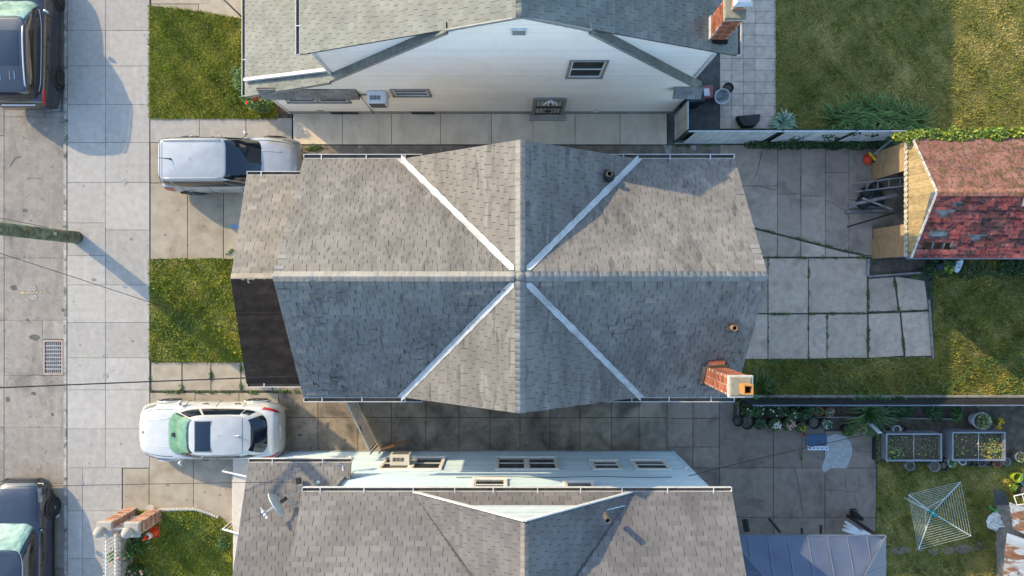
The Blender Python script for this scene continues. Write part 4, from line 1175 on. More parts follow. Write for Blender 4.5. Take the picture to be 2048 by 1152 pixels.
rn.finish(lambda c: c.z, 150)
rd = Roof(ga, MT['shingle_red_shade'], tabw=.30, expo=.13, th=.016, key='red')
rd.deck = MB()
rd.plane([(GX+.03, GYS-.05, GZE), (GXB, GYS-.05, GZE), (GXB, GYR, GZR), (GX+.28, GYR, GZR)], skip=lambda c: hole(c) or bare(c), tilt=5, lift=.008)
rd.deck = MB()                                          # decking as planks, with a gap where it rotted away
rd.finish(lambda c: c.z, 150)
sz = lambda y: GZR - (GYR-y)*math.tan(gp)
np_ = 12
for i in range(np_):
    y0 = GYS-.05 + (GYR-GYS+.05)*i/np_; y1 = GYS-.05 + (GYR-GYS+.05)*(i+1)/np_ - .012
    segs = [(GX+.08, GXB)]
    if 1.06 < (y0+y1)/2 < 1.44: segs = [(GX+.08, GX+.22), (13.30 + random.uniform(-.1,.15), GXB)]
    for a, b in segs:
        MB().extrude([(a, y0, sz(y0)-.012), (b, y0, sz(y0)-.012), (b, y1, sz(y1)-.012), (a, y1, sz(y1)-.012)], (0,0,-.025), t=random.random()).build('roof_board', MT['oldwood'], ga, fix=True)
for x in (12.36, 12.72, 13.05, 13.4, 13.9, 14.5, 15.1, 15.7):
    MB().bar((x, GYS-.02, sz(GYS)-.09), (x, GYR, GZR-.09), .05, .10).build('rafter', MT['oldwood'], ga)
ridge_caps(ga, (GX+.28, GYR, GZR), (GXB, GYR, GZR), gp, MT['shingle_red_sun'], w=.13)
# gable: straw-coloured boards, peeling trim
nb = 16
for i in range(nb):
    y0 = GYS + (GYN-GYS)*i/nb; y1 = GYS + (GYN-GYS)*(i+1)/nb - .006
    zt = lambda y: GZE - .02 + (GZR-GZE) * (1 - abs(y-GYR)/(GYN-GYR))
    MB().extrude([(GX, y0, 2.14), (GX, y1, 2.14), (GX+.02+.20*(zt(y1)-2.14), y1, zt(y1)), (GX+.02+.20*(zt(y0)-2.14), y0, zt(y0))], (.02, 0, 0), t=random.random()).build('gable_board', MT['straw'], ga, fix=True)
for a, b in (((GX+.02, GYN+.05, GZE), (GX+.26, GYR, GZR)), ((GX+.02, GYS-.05, GZE), (GX+.26, GYR, GZR))):
    MB().bar(Vector(a)+Vector((-.02,0,-.01)), Vector(b)+Vector((-.02,0,-.01)), .05, .06).build('rake_board', MT['fascia'], ga)
mb = MB()
for i in range(22):
    y = GYS + .08 + (GYN-GYS-.16)*i/21
    mb.lathe([(.095, -.012), (.095, .012)], (GX-.03, y, 2.16), 10, 'X')
mb.build('scalloped_trim', MT['fascia'], ga)
MB().prism([(GX+.02, GYS+.06), (GXB, GYS+.06), (GXB, GYS+.14), (GX+.02, GYS+.14)], 0, GZE-.06).build('side_wall', MT['oldwood'], ga)
MB().prism([(GX+.02, GYN-.14), (GXB, GYN-.14), (GXB, GYN-.06), (GX+.02, GYN-.06)], 0, GZE-.06).build('side_wall', MT['oldwood'], ga)
MB().prism([(GX, GYS+.06), (GXB, GYS+.06), (GXB, GYN-.06), (GX, GYN-.06)], -.02, .015).build('garage_floor', MT['drive'], ga)
MB().box((GX+2, GYS-.06, GZE-.05), (4.2, .06, .12)).build('eave_board', MT['blue_trim'], ga)
for y0, y1, x in ((3.62, 4.50, GX), (.98, 1.62, GX), (1.62, 1.98, GX+.05)):
    z1 = 2.15
    MB().box((x, (y0+y1)/2, z1/2), (.03, y1-y0, z1)).build('plywood_panel', MT['plywood'], ga)
MB().box((15.05, 2.52, 3.22), (.22, .26, .2)).build('roof_vent', MT['galv'], ga)
MB().box((15.12, 2.47, 3.34), (.20, .22, .02)).build('vent_mouth', MT['dull_black'], ga)
# ================================================================ cars
def crom(pts, n):
    """Catmull-Rom through 2D/3D points, n samples"""
    pts = [Vector(p) for p in pts]
    out = []
    m = len(pts)-1
    for i in range(n):
        f_ = i/(n-1)*m; k = min(int(f_), m-1); t = f_-k
        p0, p1, p2, p3 = pts[max(k-1,0)], pts[k], pts[k+1], pts[min(k+2,m)]
        out.append(.5*((2*p1) + (p2-p0)*t + (2*p0-5*p1+4*p2-p3)*t*t + (3*p1-p0-3*p2+p3)*t**3))
    return out

class Car:
    def __init__(s, S, name, label, cat, loc, rz, paint):
        s.S = S; s.paint = paint
        s.root = thing(name, label, cat, loc, rz)
        L, W = S['L'], S['W']
        xs = [q[0] for q in S['st']]
        s.xs = np.array(xs)*L - L/2                      # rear .. front
        s.prof = np.array([q[1:] for q in S['st']])      # ztop, wsh, zsh, wmax, zb
    def stat(s, x):
        xs, P_ = s.xs, s.prof
        x = min(max(x, xs[0]), xs[-1])
        k = int(np.clip(np.searchsorted(xs, x)-1, 0, len(xs)-2))
        t = (x-xs[k])/(xs[k+1]-xs[k])
        def tan(i):
            if i == 0: return (P_[1]-P_[0])/(xs[1]-xs[0])
            if i == len(xs)-1: return (P_[-1]-P_[-2])/(xs[-1]-xs[-2])
            a = (P_[i]-P_[i-1])/(xs[i]-xs[i-1]); b = (P_[i+1]-P_[i])/(xs[i+1]-xs[i])
            return np.where(a*b > 0, 2*a*b/(a+b+1e-12), 0)
        h = xs[k+1]-xs[k]
        h00, h10, h01, h11 = 2*t**3-3*t*t+1, t**3-2*t*t+t, -2*t**3+3*t*t, t**3-t*t
        return h00*P_[k] + h10*h*tan(k) + h01*P_[k+1] + h11*h*tan(k+1)
    def section(s, x, n=19):
        zt, wsh, zsh, wm, zb = s.stat(x)
        W2 = s.S['W']/2
        wsh *= W2; wm *= W2
        cr = .035
        zm = zb + (zsh-zb)*.52
        pts = [(0, zt+cr), (wsh*.38, zt+cr*.85), (wsh*.72, zt+cr*.35), (wsh*.93, (zt*.55+zsh*.45)), (wsh*1.0, zsh), (wm*.992, zm+.10*(zsh-zb)), (wm, zm-.12*(zsh-zb)), (wm*.985, zb+.10), (wm*.93, zb), (wm*.6, zb-.0)]
        return crom([(a, b, 0) for a, b in pts], n)
    def B(s, x, v, side=1):
        sec = s.section(x, 41)
        f_ = v*40; k = min(int(f_), 39); q = sec[k].lerp(sec[k+1], f_-k)
        return Vector((x, side*q.x, q.y))
    def Bn(s, x, v, side):
        e = .01
        a = s.B(min(x+e, s.S['L']/2), v, side) - s.B(max(x-e, -s.S['L']/2), v, side); b = s.B(x, min(1, v+e), side) - s.B(x, max(0, v-e), side)
        n = a.cross(b)
        if n.length < 1e-9: return Vector((0,0,1))
        n.normalize()
        c = s.B(x, v, side) - Vector((x*.9, 0, .45))
        return n if n.dot(c) > 0 else -n
    def body(s):
        mb = MB(); n = 19
        L = s.S['L']
        xs = list(np.linspace(-L/2, L/2, 56)); xs = sorted(set([round(q, 4) for q in xs + list(s.xs)] + [-L/2+.01, -L/2+.03, L/2-.01, L/2-.03]))
        rows_ = []
        for x in xs:
            sec = s.section(x, n)
            rows_.append([Vector((x, -q.x, q.y)) for q in sec[::-1]] + [Vector((x, q.x, q.y)) for q in sec[1:]])
        mb.grid(rows_)
        for r in (rows_[0], rows_[-1]): mb.add(r, [list(range(len(r)))])
        return mb.build('body', s.paint, s.root, world=False, smooth=True, fix=True)
    def patch(s, name, mate, x0, x1, v0, v1, off=.006, nx=8, nv=6, side=1, shear=None, parent=None):
        mb = MB(); Gd = []
        for i in range(nx+1):
            row = []
            for j in range(nv+1):
                v = v0 + (v1-v0)*j/nv
                x = x0 + (x1-x0)*i/nx + (shear*(j/nv) if shear else 0)
                row.append(s.B(x, v, side) + s.Bn(x, v, side)*off)
            Gd.append(row)
        mb.grid(Gd)
        return mb.build(name, mate, parent or s.root, world=False, smooth=True)
    def strip(s, name, mate, path, w=.012, off=.004, side=1):
        """path of (x, v): a thin line on the body"""
        mb = MB()
        pts = [s.B(x, v, side) + s.Bn(x, v, side)*off for x, v in path]
        mb.tube(pts, w/2, 4); return mb.build(name, mate, s.root, world=False)
    # greenhouse ------------------------------------------------
    def ell(s, a, c, l, w, n):
        ca, sa = math.cos(a), math.sin(a)
        return c + l*math.copysign(abs(ca)**(2/n), ca), w*math.copysign(abs(sa)**(2/n), sa)
    def zroof(s, x):
        g = s.S['gh']; d = g['xpk'] - x
        return g['zr'] - (g['kr']*d*d if d > 0 else g['kf']*d*d)
    def Gp(s, a, t):
        g = s.S['gh']
        xb, yb = s.ell(a, *g['belt']); xr, yr = s.ell(a, *g['roof'])
        zb = s.stat(xb)[0]*.5 + s.stat(xb)[2]*.5 - .02
        zb = g['zb'] if g.get('zb') else zb
        zr = s.zroof(xr)
        bul = math.sin(t*math.pi)*g.get('bulge', .03)
        f_ = t**1.0
        n = Vector((xb-xr, yb-yr, 0))
        if n.length > 1e-6: n.normalize()
        p = Vector((xb+(xr-xb)*f_, yb+(yr-yb)*f_, zb+(zr-zb)*f_))
        out = Vector((p.x - g['roof'][0], p.y*2.5, 0))
        if out.length > 1e-6: out.normalize()
        return p + out*bul*.6 + Vector((0,0,bul*.8))
    def Gn(s, a, t):
        e = .01
        n = (s.Gp(a+e, t)-s.Gp(a-e, t)).cross(s.Gp(a, min(1, t+e))-s.Gp(a, max(0, t-e)))
        n.normalize()
        return n if n.z > 0 or n.dot(s.Gp(a, t) - Vector((s.S['gh']['roof'][0], 0, .5))) > 0 else -n
    def rz(s, x, y):
        g = s.S['gh']; c, l, w, n = g['roof']
        r = (abs((x-c)/l)**n + abs(y/w)**n)**(1/n)
        return s.zroof(x) + g['crown']*(1-min(r, 1)**2)
    def greenhouse(s):
        g = s.S['gh']; mb = MB(); A = 72
        ang = [2*math.pi*k/A for k in range(A)]
        rows_ = [[s.Gp(a, t) for a in ang] for t in (-.12, 0, .2, .4, .6, .8, .93, 1)]
        c, l, w, n = g['roof']
        for q in (.97, .9, .75, .5, .25, .02):
            row = []
            for a in ang:
                x, y = s.ell(a, c, l*q, w*q, n); row.append(Vector((x, y, s.rz(x, y))))
            rows_.append(row)
        mb.grid(rows_, wrap=True)
        return mb.build('cabin', s.paint, s.root, world=False, smooth=True, fix=True)
    def gpatch(s, name, mate, a0, a1, t0, t1, off=.006, na=12, nt=6, parent=None, crinkle=0):
        a0, a1 = math.radians(a0), math.radians(a1)
        mb = MB(); Gd = []
        for i in range(na+1):
            row = []
            for j in range(nt+1):
                a = a0+(a1-a0)*i/na; t = t0+(t1-t0)*j/nt
                row.append(s.Gp(a, t) + s.Gn(a, t)*(off + (random.uniform(-crinkle, crinkle) if crinkle else 0)))
            Gd.append(row)
        mb.grid(Gd)
        return mb.build(name, mate, parent or s.root, world=False, smooth=(crinkle == 0))
    def roof_patch(s, name, mate, x0, x1, y0, y1, off=.006, n=8):
        mb = MB()
        mb.grid([[Vector((x0+(x1-x0)*i/n, y0+(y1-y0)*j/n, s.rz(x0+(x1-x0)*i/n, y0+(y1-y0)*j/n)+off)) for j in range(n+1)] for i in range(n+1)])
        return mb.build(name, mate, s.root, world=False, smooth=True)
    def wheel(s, x, side, r, rim, spokes=10):
        W2 = s.stat(x)[3]*s.S['W']/2
        y = side*(W2 - .10)
        mb = MB(); mb.smooth = True
        mb.lathe([(r*.66, -.115), (r*.9, -.125), (r*.985, -.10), (r, -.05), (r, .05), (r*.985, .10), (r*.9, .125), (r*.66, .115)], (x, y, r), 28, 'Y', closed=False)
        w = mb.build('wheel', MT['tyre'], s.root, world=False)
        rb = MB(); yo = y + side*.118
        rb.lathe([(r*.68, -.012), (r*.68, .008), (r*.60, .008), (r*.60, -.012)], (x, yo, r), 28, 'Y', closed=True)
        rb.lathe([(.06, -.012), (.06, .010), (.02, .014)], (x, yo, r), 10, 'Y')
        for k in range(spokes):
            an = 2*math.pi*k/spokes
            rb.bar((x+.04*math.cos(an), yo-side*.004, r+.04*math.sin(an)), (x+r*.63*math.cos(an+.05), yo-side*.002, r+r*.63*math.sin(an+.05)), .03 if spokes > 6 else .06, .018, up=(0, 1, 0))
        ro = rb.build('rim', rim, w, world=False)
        MB().lathe([(r*.62, -.02), (r*.62, -.015)], (x, yo-side*.012, r), 24, 'Y').build('brake_shadow', MT['shut'], w, world=False)
        ar = MB(); pts = []
        for k in range(15):
            an = math.radians(-8 + 196*k/14)
            pts.append(Vector((x+(r+.045)*math.cos(an), side*(W2-.008), r+.01+(r+.03)*math.sin(an))))
        ar.tube(pts, .035, 6); ar.build('wheel_arch', s.S.get('arch', MT['plastic']), s.root, world=False)
        return w
    def mirror(s, x, side, z, mate, out=.15):
        W2 = s.stat(x)[1]*s.S['W']/2
        mb = MB(); mb.smooth = True
        c = Vector((x, side*(W2+out), z))
        vs = []
        for i in range(6):
            f_ = i/5
            r = .062*math.sin(math.pi*(.12+.76*f_)) + .018
            row = []
            for k in range(10):
                an = 2*math.pi*k/10
                row.append(Vector((x + .05 - .10*abs(f_-.4) + r*.75*math.cos(an), side*(W2+.03+out*1.1*f_), z + r*math.sin(an))))
            vs.append(row)
        mb.grid(vs, wrap=True)
        for r in (vs[0], vs[-1]): mb.add(r, [list(range(10))])
        m = mb.build('mirror', mate, s.root, world=False, fix=True)
        return m

silver = mat('silver_paint', (.30,.30,.30), (.34,.34,.34), .28, 3, metal=.2, coat=1.0, coord='obj', spec=.5)
white_p = mat('white_car_paint', (.40,.395,.388), (.44,.435,.427), .25, 3, coat=1.0, coord='obj', spec=.5)
black_p = mat('black_car_paint', (.016,.016,.020), (.024,.024,.030), .22, 3, coat=1.0, coord='obj', spec=.5, metal=.2)
navy_p = mat('blue_black_car_paint', (.016,.019,.028), (.024,.028,.040), .22, 3, coat=1.0, coord='obj', spec=.5, metal=.25)
screen = glassmat('windscreen_glass', (.82,.93,.88), .95)
shade_g = mat('green_silver_sunshade', (.12,.20,.155), (.19,.285,.225), .85, 5, spec=.1, coord='obj')
shade_p = mat('pale_sunshade', (.20,.26,.25), (.36,.41,.39), .5, 3, coord='obj', stains=[((.16,.18,.17), 4, .5, .65, .7)])
dash = mat('dashboard', (.02,.025,.03), (.045,.05,.055), .7, 4, coord='obj')

def common(c, S, rim, glass=MT['car_glass']):
    c.body(); c.greenhouse()
    L = S['L']
    for x in S['wx']:
        for sd in (-1, 1): c.wheel(x, sd, S['r'], rim, S.get('spokes', 10))
    for sd in (-1, 1):
        for x0, x1, v0, v1 in S['tail']: c.patch('tail_light', MT['tail'], x0, x1, v0, v1, .010, side=sd, shear=S.get('tshear', 0))
        for x0, x1, v0, v1 in S['head']: c.patch('headlight', MT['head'], x0, x1, v0, v1, .010, side=sd, shear=S.get('hshear', 0))
        for x in S['handles']:
            b0 = c.B(x-.10, S['hv'], sd) + c.Bn(x-.1, S['hv'], sd)*.02; b1 = c.B(x+.10, S['hv'], sd) + c.Bn(x+.1, S['hv'], sd)*.02
            MB().tube([b0, b0.lerp(b1, .5) + Vector((0, sd*.02, .004)), b1], .014, 6).build('door_handle', S.get('hm', c.paint), c.root, world=False, smooth=True)
        for x in S['doors']:
            c.strip('door_seam', MT['shut'], [(x + (v-.45)*.15, v) for v in np.linspace(.42, .86, 9)], .018, .002, sd)
        hl = S['hood']
        c.strip('hood_seam', MT['shut'], [(x, v) for x, v in hl], .018, .002, sd)
        c.mirror(S['mx'], sd, S['mz'], S.get('mm', c.paint))
    return c

# profile rows: (t rear->front, top z, shoulder half-width, shoulder z, max half-width, bottom z)   widths as a share of W/2
S1 = dict(L=4.50, W=1.82, r=.345, wx=(-1.38, 1.33), spokes=10,
    st=[(0,.62,.70,.58,.80,.42),(.012,.86,.80,.80,.88,.32),(.04,1.02,.86,.98,.95,.26),(.12,1.04,.88,.99,.985,.24),(.30,1.04,.89,.98,1,.24),(.55,1.03,.90,.96,1,.24),(.68,1.03,.90,.94,1,.24),(.76,1.02,.90,.92,1,.24),(.86,.97,.86,.86,.985,.25),(.94,.89,.78,.78,.93,.27),(.975,.80,.70,.70,.86,.30),(.993,.68,.60,.60,.76,.34),(1,.58,.52,.52,.66,.38)],
    gh=dict(belt=(-.52, 1.73, .80, 5.5), roof=(-.92, 1.06, .645, 7.5), zr=1.66, xpk=-.3, kr=.03, kf=.05, crown=.045, bulge=.05),
    tail=[(-2.17, -1.80, .45, .55)], head=[(1.72, 2.10, .36, .50)], handles=(-.35, -1.25), hv=.52, doors=(.45, -.62, -1.5),
    hood=[(x, .30) for x in np.linspace(.98, 2.0, 10)], mx=.55, mz=1.03)
def silver_suv():
    S = S1
    c = Car(S, 'silver_suv', 'silver crossover car parked nose-in beside the grey house', 'car', (-9.18, 4.05, 0), 0.0, silver)
    common(c, S, MT['rim'])
    w = c.gpatch('windshield', MT['car_glass'], -44, 44, .02, .97, .012)
    c.gpatch('rear_window', MT['car_glass'], 140, 220, .25, .92, .008)
    for sd in (1, -1):
        for a0, a1 in ((50, 74), (77, 102), (105, 128)):
            c.gpatch('side_window', MT['car_glass'], sd*a0, sd*a1, .18, .80, .007)
        pts = [(x, sd*.60, c.rz(x, .60)+.045) for x in np.linspace(-1.78, -.05, 9)]
        pts = [(pts[0][0]-.05, pts[0][1], pts[0][2]-.04)] + pts + [(pts[-1][0]+.06, pts[-1][1], pts[-1][2]-.045)]
        MB().tube(pts, .018, 6).build('roof_rail', silver, c.root, world=False, smooth=True)
    MB().tube([(-1.55, 0, c.rz(-1.55, 0)), (-1.57, 0, c.rz(-1.55, 0)+.06), (-1.85, 0, c.rz(-1.55, 0)+.30)], [.035, .02, .004], 8).build('antenna', MT['plastic'], c.root, world=False)
    MB().box((-1.90, 0, 1.635), (.012, 1.2, .012)).build('tailgate_seam', MT['shut'], c.root, world=False)
    for y in (-.38, .38):
        pts = [(x, y*(1-.12*(x-1)), c.B(x, abs(y)/1.9, 1).z+.012) for x in np.linspace(1.05, 1.75, 8)]
        MB().tube(pts, .012, 5).build('hood_crease', silver, c.root, world=False, smooth=True)
    MB().bar((2.06, -.62, .80), (2.06, .62, .80), .02, .03).build('hood_front_seam', MT['shut'], c.root, world=False)
    MB().box((2.20, 0, .56), (.05, 1.0, .16)).build('front_grille', MT['plastic'], c.root, world=False)
    MB().box((2.245, .0, .45), (.02, .32, .14)).build('licence_plate', MT['paper'], c.root, world=False)
    MB().box((-2.245, .15, .75), (.03, .42, .12)).build('rear_trim', MT['plastic'], c.root, world=False)
    for y, y2 in ((.15, .65), (-.55, .0)):
        a = c.Gp(math.radians(y*55), .06); b = c.Gp(math.radians(y2*55), .10)
        MB().tube([a + Vector((.0,0,.02)), b + Vector((0,0,.025))], .010, 5).build('wiper', MT['plastic'], c.root, world=False)
silver_suv()

S2 = dict(L=4.76, W=1.92, r=.36, wx=(-1.42, 1.45), spokes=10, arch=white_p,
    st=[(0,.64,.44,.60,.54,.46),(.006,.80,.58,.74,.68,.40),(.02,.98,.70,.90,.80,.33),(.045,1.08,.785,.99,.88,.28),(.10,1.12,.85,1.03,.955,.25),(.20,1.10,.89,1.01,1,.24),(.38,1.04,.88,.97,.98,.24),(.56,1.03,.88,.95,.98,.24),(.68,1.03,.90,.94,1,.24),(.78,1.0,.90,.91,1,.24),(.88,.93,.85,.84,.965,.25),(.94,.86,.77,.77,.90,.28),(.975,.77,.67,.69,.82,.31),(.992,.67,.55,.59,.71,.35),(1,.57,.42,.51,.56,.40)],
    gh=dict(belt=(-.42, 1.72, .82, 3.6), roof=(-.60, .92, .60, 4.6), zr=1.585, xpk=.10, kr=.085, kf=.06, crown=.05, bulge=.05),
    tail=[(-2.27, -1.80, .33, .45)], tshear=-.06, head=[(1.80, 2.16, .38, .50)], hshear=-.06, handles=(.10, -.95), hv=.50, doors=(.72, -.30, -1.2),
    hood=[(x, .30) for x in np.linspace(1.1, 2.05, 10)], mx=.82, mz=1.02, hm=MT['plastic'])
def white_suv():
    S = S2
    c = Car(S, 'white_suv', 'white coupe-roofed crossover with sunroof and green windshield shade', 'car', (-9.86, -4.68, 0), math.pi, white_p)
    common(c, S, MT['rim'])
    c.gpatch('windshield_surround', MT['car_glass'], -44, 44, .0, .98, .008)
    c.gpatch('sunshade', shade_g, -38, 38, .10, .92, .026, 18, 9, crinkle=.010)
    w = c.gpatch('windshield', screen, -43, 43, .02, .97, .042)
    c.gpatch('rear_window', MT['car_glass'], 144, 216, .22, .97, .010)
    for sd in (1, -1):
        for a0, a1 in ((47, 78), (81, 108), (110, 127)):
            c.gpatch('side_window', MT['car_glass'], sd*a0, sd*a1, .22, .80 if a0 < 100 else .68, .008)
        c.gpatch('roof_seam', MT['shut'], sd*62, sd*118, .965, .985, .004)
    c.roof_patch('sunroof', MT['car_glass'], -.36, .12, -.47, .47, .008)
    mb = MB(); mb.tube([(-.38, -.49, c.rz(-.38, .49)+.006), (-.38, .49, c.rz(-.38, .49)+.006), (.14, .49, c.rz(.14, .49)+.006), (.14, -.49, c.rz(.14, .49)+.006), (-.38, -.49, c.rz(-.38, .49)+.006)], .014, 5)
    mb.build('sunroof_frame', MT['frame_grey'], c.root, world=False)
    mb = MB(); z = c.rz(-1.12, 0); mb.add([(-1.22, -.035, z), (-1.02, -.012, z), (-1.02, .012, z), (-1.22, .035, z), (-1.24, 0, z+.075)], [(0,1,4),(1,2,4),(2,3,4),(3,0,4)])
    mb.build('antenna_fin', white_p, c.root, world=False)
    MB().tube([(-1.30, y, c.rz(-1.30, y)+.002) for y in np.linspace(-.55, .55, 9)], .006, 4).build('tailgate_seam', MT['shut'], c.root, world=False)
    for y in (-.40, .40):
        pts = [(x, y*(1.25-.28*(x-1)), c.B(x, abs(y)/1.75, 1).z+.014) for x in np.linspace(1.15, 2.0, 9)]
        MB().tube(pts, [.004]+[.014]*7+[.004], 5).build('hood_crease', white_p, c.root, world=False, smooth=True)
    MB().lathe([(.045, 0), (.04, .012)], c.B(2.12, .0, 1) + Vector((0,0,.005)), 14).build('hood_badge', MT['frame_grey'], c.root, world=False)
    MB().box((-2.33, 0, .86), (.03, .42, .10)).build('licence_plate', MT['paper'], c.root, world=False)
    MB().box((2.34, 0, .55), (.05, .9, .2)).build('front_grille', MT['plastic'], c.root, world=False)
    MB().box((.95, 0, 1.30), (.10, .12, .05)).build('mirror_mount', MT['plastic'], c.root, world=False)
white_suv()

S3 = dict(L=4.72, W=1.92, r=.365, wx=(-1.30, 1.36), spokes=6,
    st=[(0,.70,.72,.66,.82,.44),(.012,.95,.82,.88,.90,.34),(.04,1.10,.87,1.04,.96,.28),(.12,1.11,.89,1.05,.99,.26),(.30,1.09,.90,1.03,1,.26),(.55,1.07,.90,1.0,1,.26),(.70,1.07,.90,.98,1,.26),(.78,1.06,.90,.96,1,.26),(.88,1.01,.86,.90,.98,.27),(.95,.93,.78,.82,.92,.29),(.98,.83,.68,.73,.85,.32),(1,.62,.52,.56,.68,.40)],
    gh=dict(belt=(-.60, 1.66, .82, 5.0), roof=(-.90, 1.14, .66, 6.5), zr=1.68, xpk=-.2, kr=.045, kf=.05, crown=.045, bulge=.06),
    tail=[(-2.30, -1.85, .40, .47)], head=[(1.8, 2.15, .38, .50)], handles=(-.1, -1.1), hv=.50, doors=(.6, -.45, -1.3),
    hood=[(x, .30) for x in np.linspace(1.05, 2.0, 10)], mx=.62, mz=1.12, mm=MT['chrome'])
def black_suv():
    S = S3
    c = Car(S, 'black_suv', 'black SUV parked at the kerb beside a storm drain', 'car', (-16.04, 8.28, RZ), math.pi/2, black_p)
    common(c, S, MT['rim_dark'])
    c.gpatch('windshield_surround', MT['car_glass'], -44, 44, .0, .98, .008)
    c.gpatch('sunshade', shade_p, -38, 38, .1, .92, .022, 14, 8, crinkle=.007)
    c.gpatch('windshield', screen, -43, 43, .02, .97, .034)
    c.gpatch('rear_window', MT['car_glass'], 142, 218, .22, .95, .010)
    for sd in (1, -1):
        for a0, a1 in ((48, 76), (79, 106), (109, 128)):
            c.gpatch('side_window', MT['car_glass'], sd*a0, sd*a1, .16, .82, .008)
        pts = [c.Gp(math.radians(sd*a), .13) + c.Gn(math.radians(sd*a), .13)*.012 for a in range(50, 127, 4)]
        MB().tube(pts, .012, 5).build('window_trim', MT['chrome'], c.root, world=False, smooth=True)
        pts = [(x, sd*.62, c.rz(x, .62)+.05) for x in np.linspace(-1.85, -.05, 9)]
        pts = [(pts[0][0]-.05, pts[0][1], pts[0][2]-.045)] + pts + [(pts[-1][0]+.06, pts[-1][1], pts[-1][2]-.05)]
        MB().tube(pts, .022, 6).build('roof_rail', MT['chrome'], c.root, world=False, smooth=True)
    c.roof_patch('sunroof', MT['car_glass'], -1.25, -.15, -.46, .46, .008)
    for y in (-.3, -.15, .15, .3):
        MB().tube([(-1.42, y, c.rz(-1.42, y)+.01), (-1.68, y, c.rz(-1.68, y)+.01)], .008, 4).build('roof_rib', MT['chrome'], c.root, world=False)
    MB().box((-2.335, 0, .98), (.02, 1.1, .03)).build('tailgate_trim', MT['chrome'], c.root, world=False)
    MB().tube([(-2.30-.03*math.cos(q), .85*math.sin(q)*1.0, .56) for q in np.linspace(-1.4, 1.4, 9)], .015, 5).build('bumper_trim', MT['chrome'], c.root, world=False)
black_suv()

S4 = dict(L=4.80, W=1.90, r=.355, wx=(-1.38, 1.40), spokes=10,
    st=[(0,.60,.68,.56,.78,.40),(.012,.86,.78,.80,.88,.30),(.04,1.0,.84,.94,.95,.25),(.12,1.02,.88,.96,.99,.23),(.30,1.02,.89,.96,1,.23),(.55,1.01,.89,.94,1,.23),(.68,1.0,.90,.92,1,.23),(.78,.98,.89,.88,1,.23),(.88,.92,.84,.81,.97,.24),(.95,.83,.74,.73,.91,.26),(.98,.73,.63,.64,.82,.29),(1,.55,.48,.50,.62,.36)],
    gh=dict(belt=(-.45, 1.60, .80, 4.6), roof=(-.72, 1.02, .60, 5.5), zr=1.50, xpk=-.2, kr=.06, kf=.05, crown=.04, bulge=.05),
    tail=[(-2.30, -1.95, .38, .47)], head=[(1.72, 2.15, .34, .46)], handles=(-.05, -1.0), hv=.50, doors=(.7, -.35, -1.2),
    hood=[(x, .30) for x in np.linspace(1.1, 2.1, 10)], mx=.80, mz=.98)
def dark_car():
    S = S4
    c = Car(S, 'dark_car', 'blue-black car at the kerb by the brick gate posts', 'car', (-16.22, -8.72, RZ), math.pi/2, navy_p)
    common(c, S, MT['rim'])
    c.gpatch('windshield_surround', MT['car_glass'], -44, 44, .0, .98, .008)
    c.gpatch('sunshade', shade_p, -38, 38, .08, .93, .022, 14, 8, crinkle=.008)
    c.gpatch('windshield', screen, -43, 43, .02, .97, .036)
    c.gpatch('rear_window', MT['car_glass'], 144, 216, .2, .95, .010)
    for sd in (1, -1):
        for a0, a1 in ((48, 77), (80, 108), (110, 126)):
            c.gpatch('side_window', MT['car_glass'], sd*a0, sd*a1, .18, .80, .008)
        pts = [c.Gp(math.radians(sd*a), .93) + c.Gn(math.radians(sd*a), .93)*.010 for a in range(36, 145, 4)]
        MB().tube(pts, .010, 5).build('roof_trim', MT['chrome'], c.root, world=False, smooth=True)
        pts = [(x, sd*(.5-.10*(x-1.1)), c.B(x, .25, 1).z+.016) for x in np.linspace(1.2, 2.05, 9)]
        MB().tube(pts, .012, 5).build('hood_crease', navy_p, c.root, world=False, smooth=True)
    pts = [c.Gp(math.radians(a), .03) + Vector((0,0,.02)) for a in range(-38, 39, 4)]
    MB().tube(pts, .015, 5).build('cowl_trim', MT['frame_grey'], c.root, world=False)
    for y, y2 in ((.15, .65), (-.55, .0)):
        a = c.Gp(math.radians(y*55), .06); b = c.Gp(math.radians(y2*55), .12)
        MB().tube([a + Vector((.0,0,.03)), b + Vector((0,0,.035))], .010, 5).build('wiper', MT['plastic'], c.root, world=False)
    MB().box((2.36, 0, .52), (.06, 1.1, .18)).build('front_grille', MT['plastic'], c.root, world=False)
    MB().tube([(2.32-.10*abs(y)**2, y, .66) for y in np.linspace(-.8, .8, 11)], .014, 5).build('bumper_trim', MT['chrome'], c.root, world=False)
dark_car()
# ================================================================ foliage kit
def leaf_mesh(name, pts, size, flat=.6, tint=(.5, .25), two=True):
    """pts (n,3): one small folded leaf at each point"""
    pts = np.asarray(pts, np.float32); n = len(pts)
    an = rng.uniform(0, 2*np.pi, n); tl = rng.normal(0, flat, n)
    s = size * rng.uniform(.6, 1.35, n)
    d = np.stack([np.cos(an)*np.cos(tl), np.sin(an)*np.cos(tl), np.sin(tl)], 1)
    w = np.stack([-np.sin(an), np.cos(an), rng.normal(0, .45, n)], 1) * .42
    c = pts
    v = np.zeros((n, 4, 3), np.float32)
    v[:, 0] = c - d*s[:, None]*.5
    v[:, 1] = c + w*s[:, None] + np.array([0, 0, .12])*s[:, None]
    v[:, 2] = c + d*s[:, None]*.55
    v[:, 3] = c - w*s[:, None] + np.array([0, 0, .12])*s[:, None]
    k = 4*np.arange(n)[:, None]
    f = np.concatenate([np.array([0, 3, 2]) + k, np.array([0, 2, 1]) + k], 1).reshape(-1, 3)
    t = np.clip(rng.normal(tint[0], tint[1], n), 0, 1)
    return np_mesh(name, v.reshape(-1, 3), f, np.repeat(t, 2))

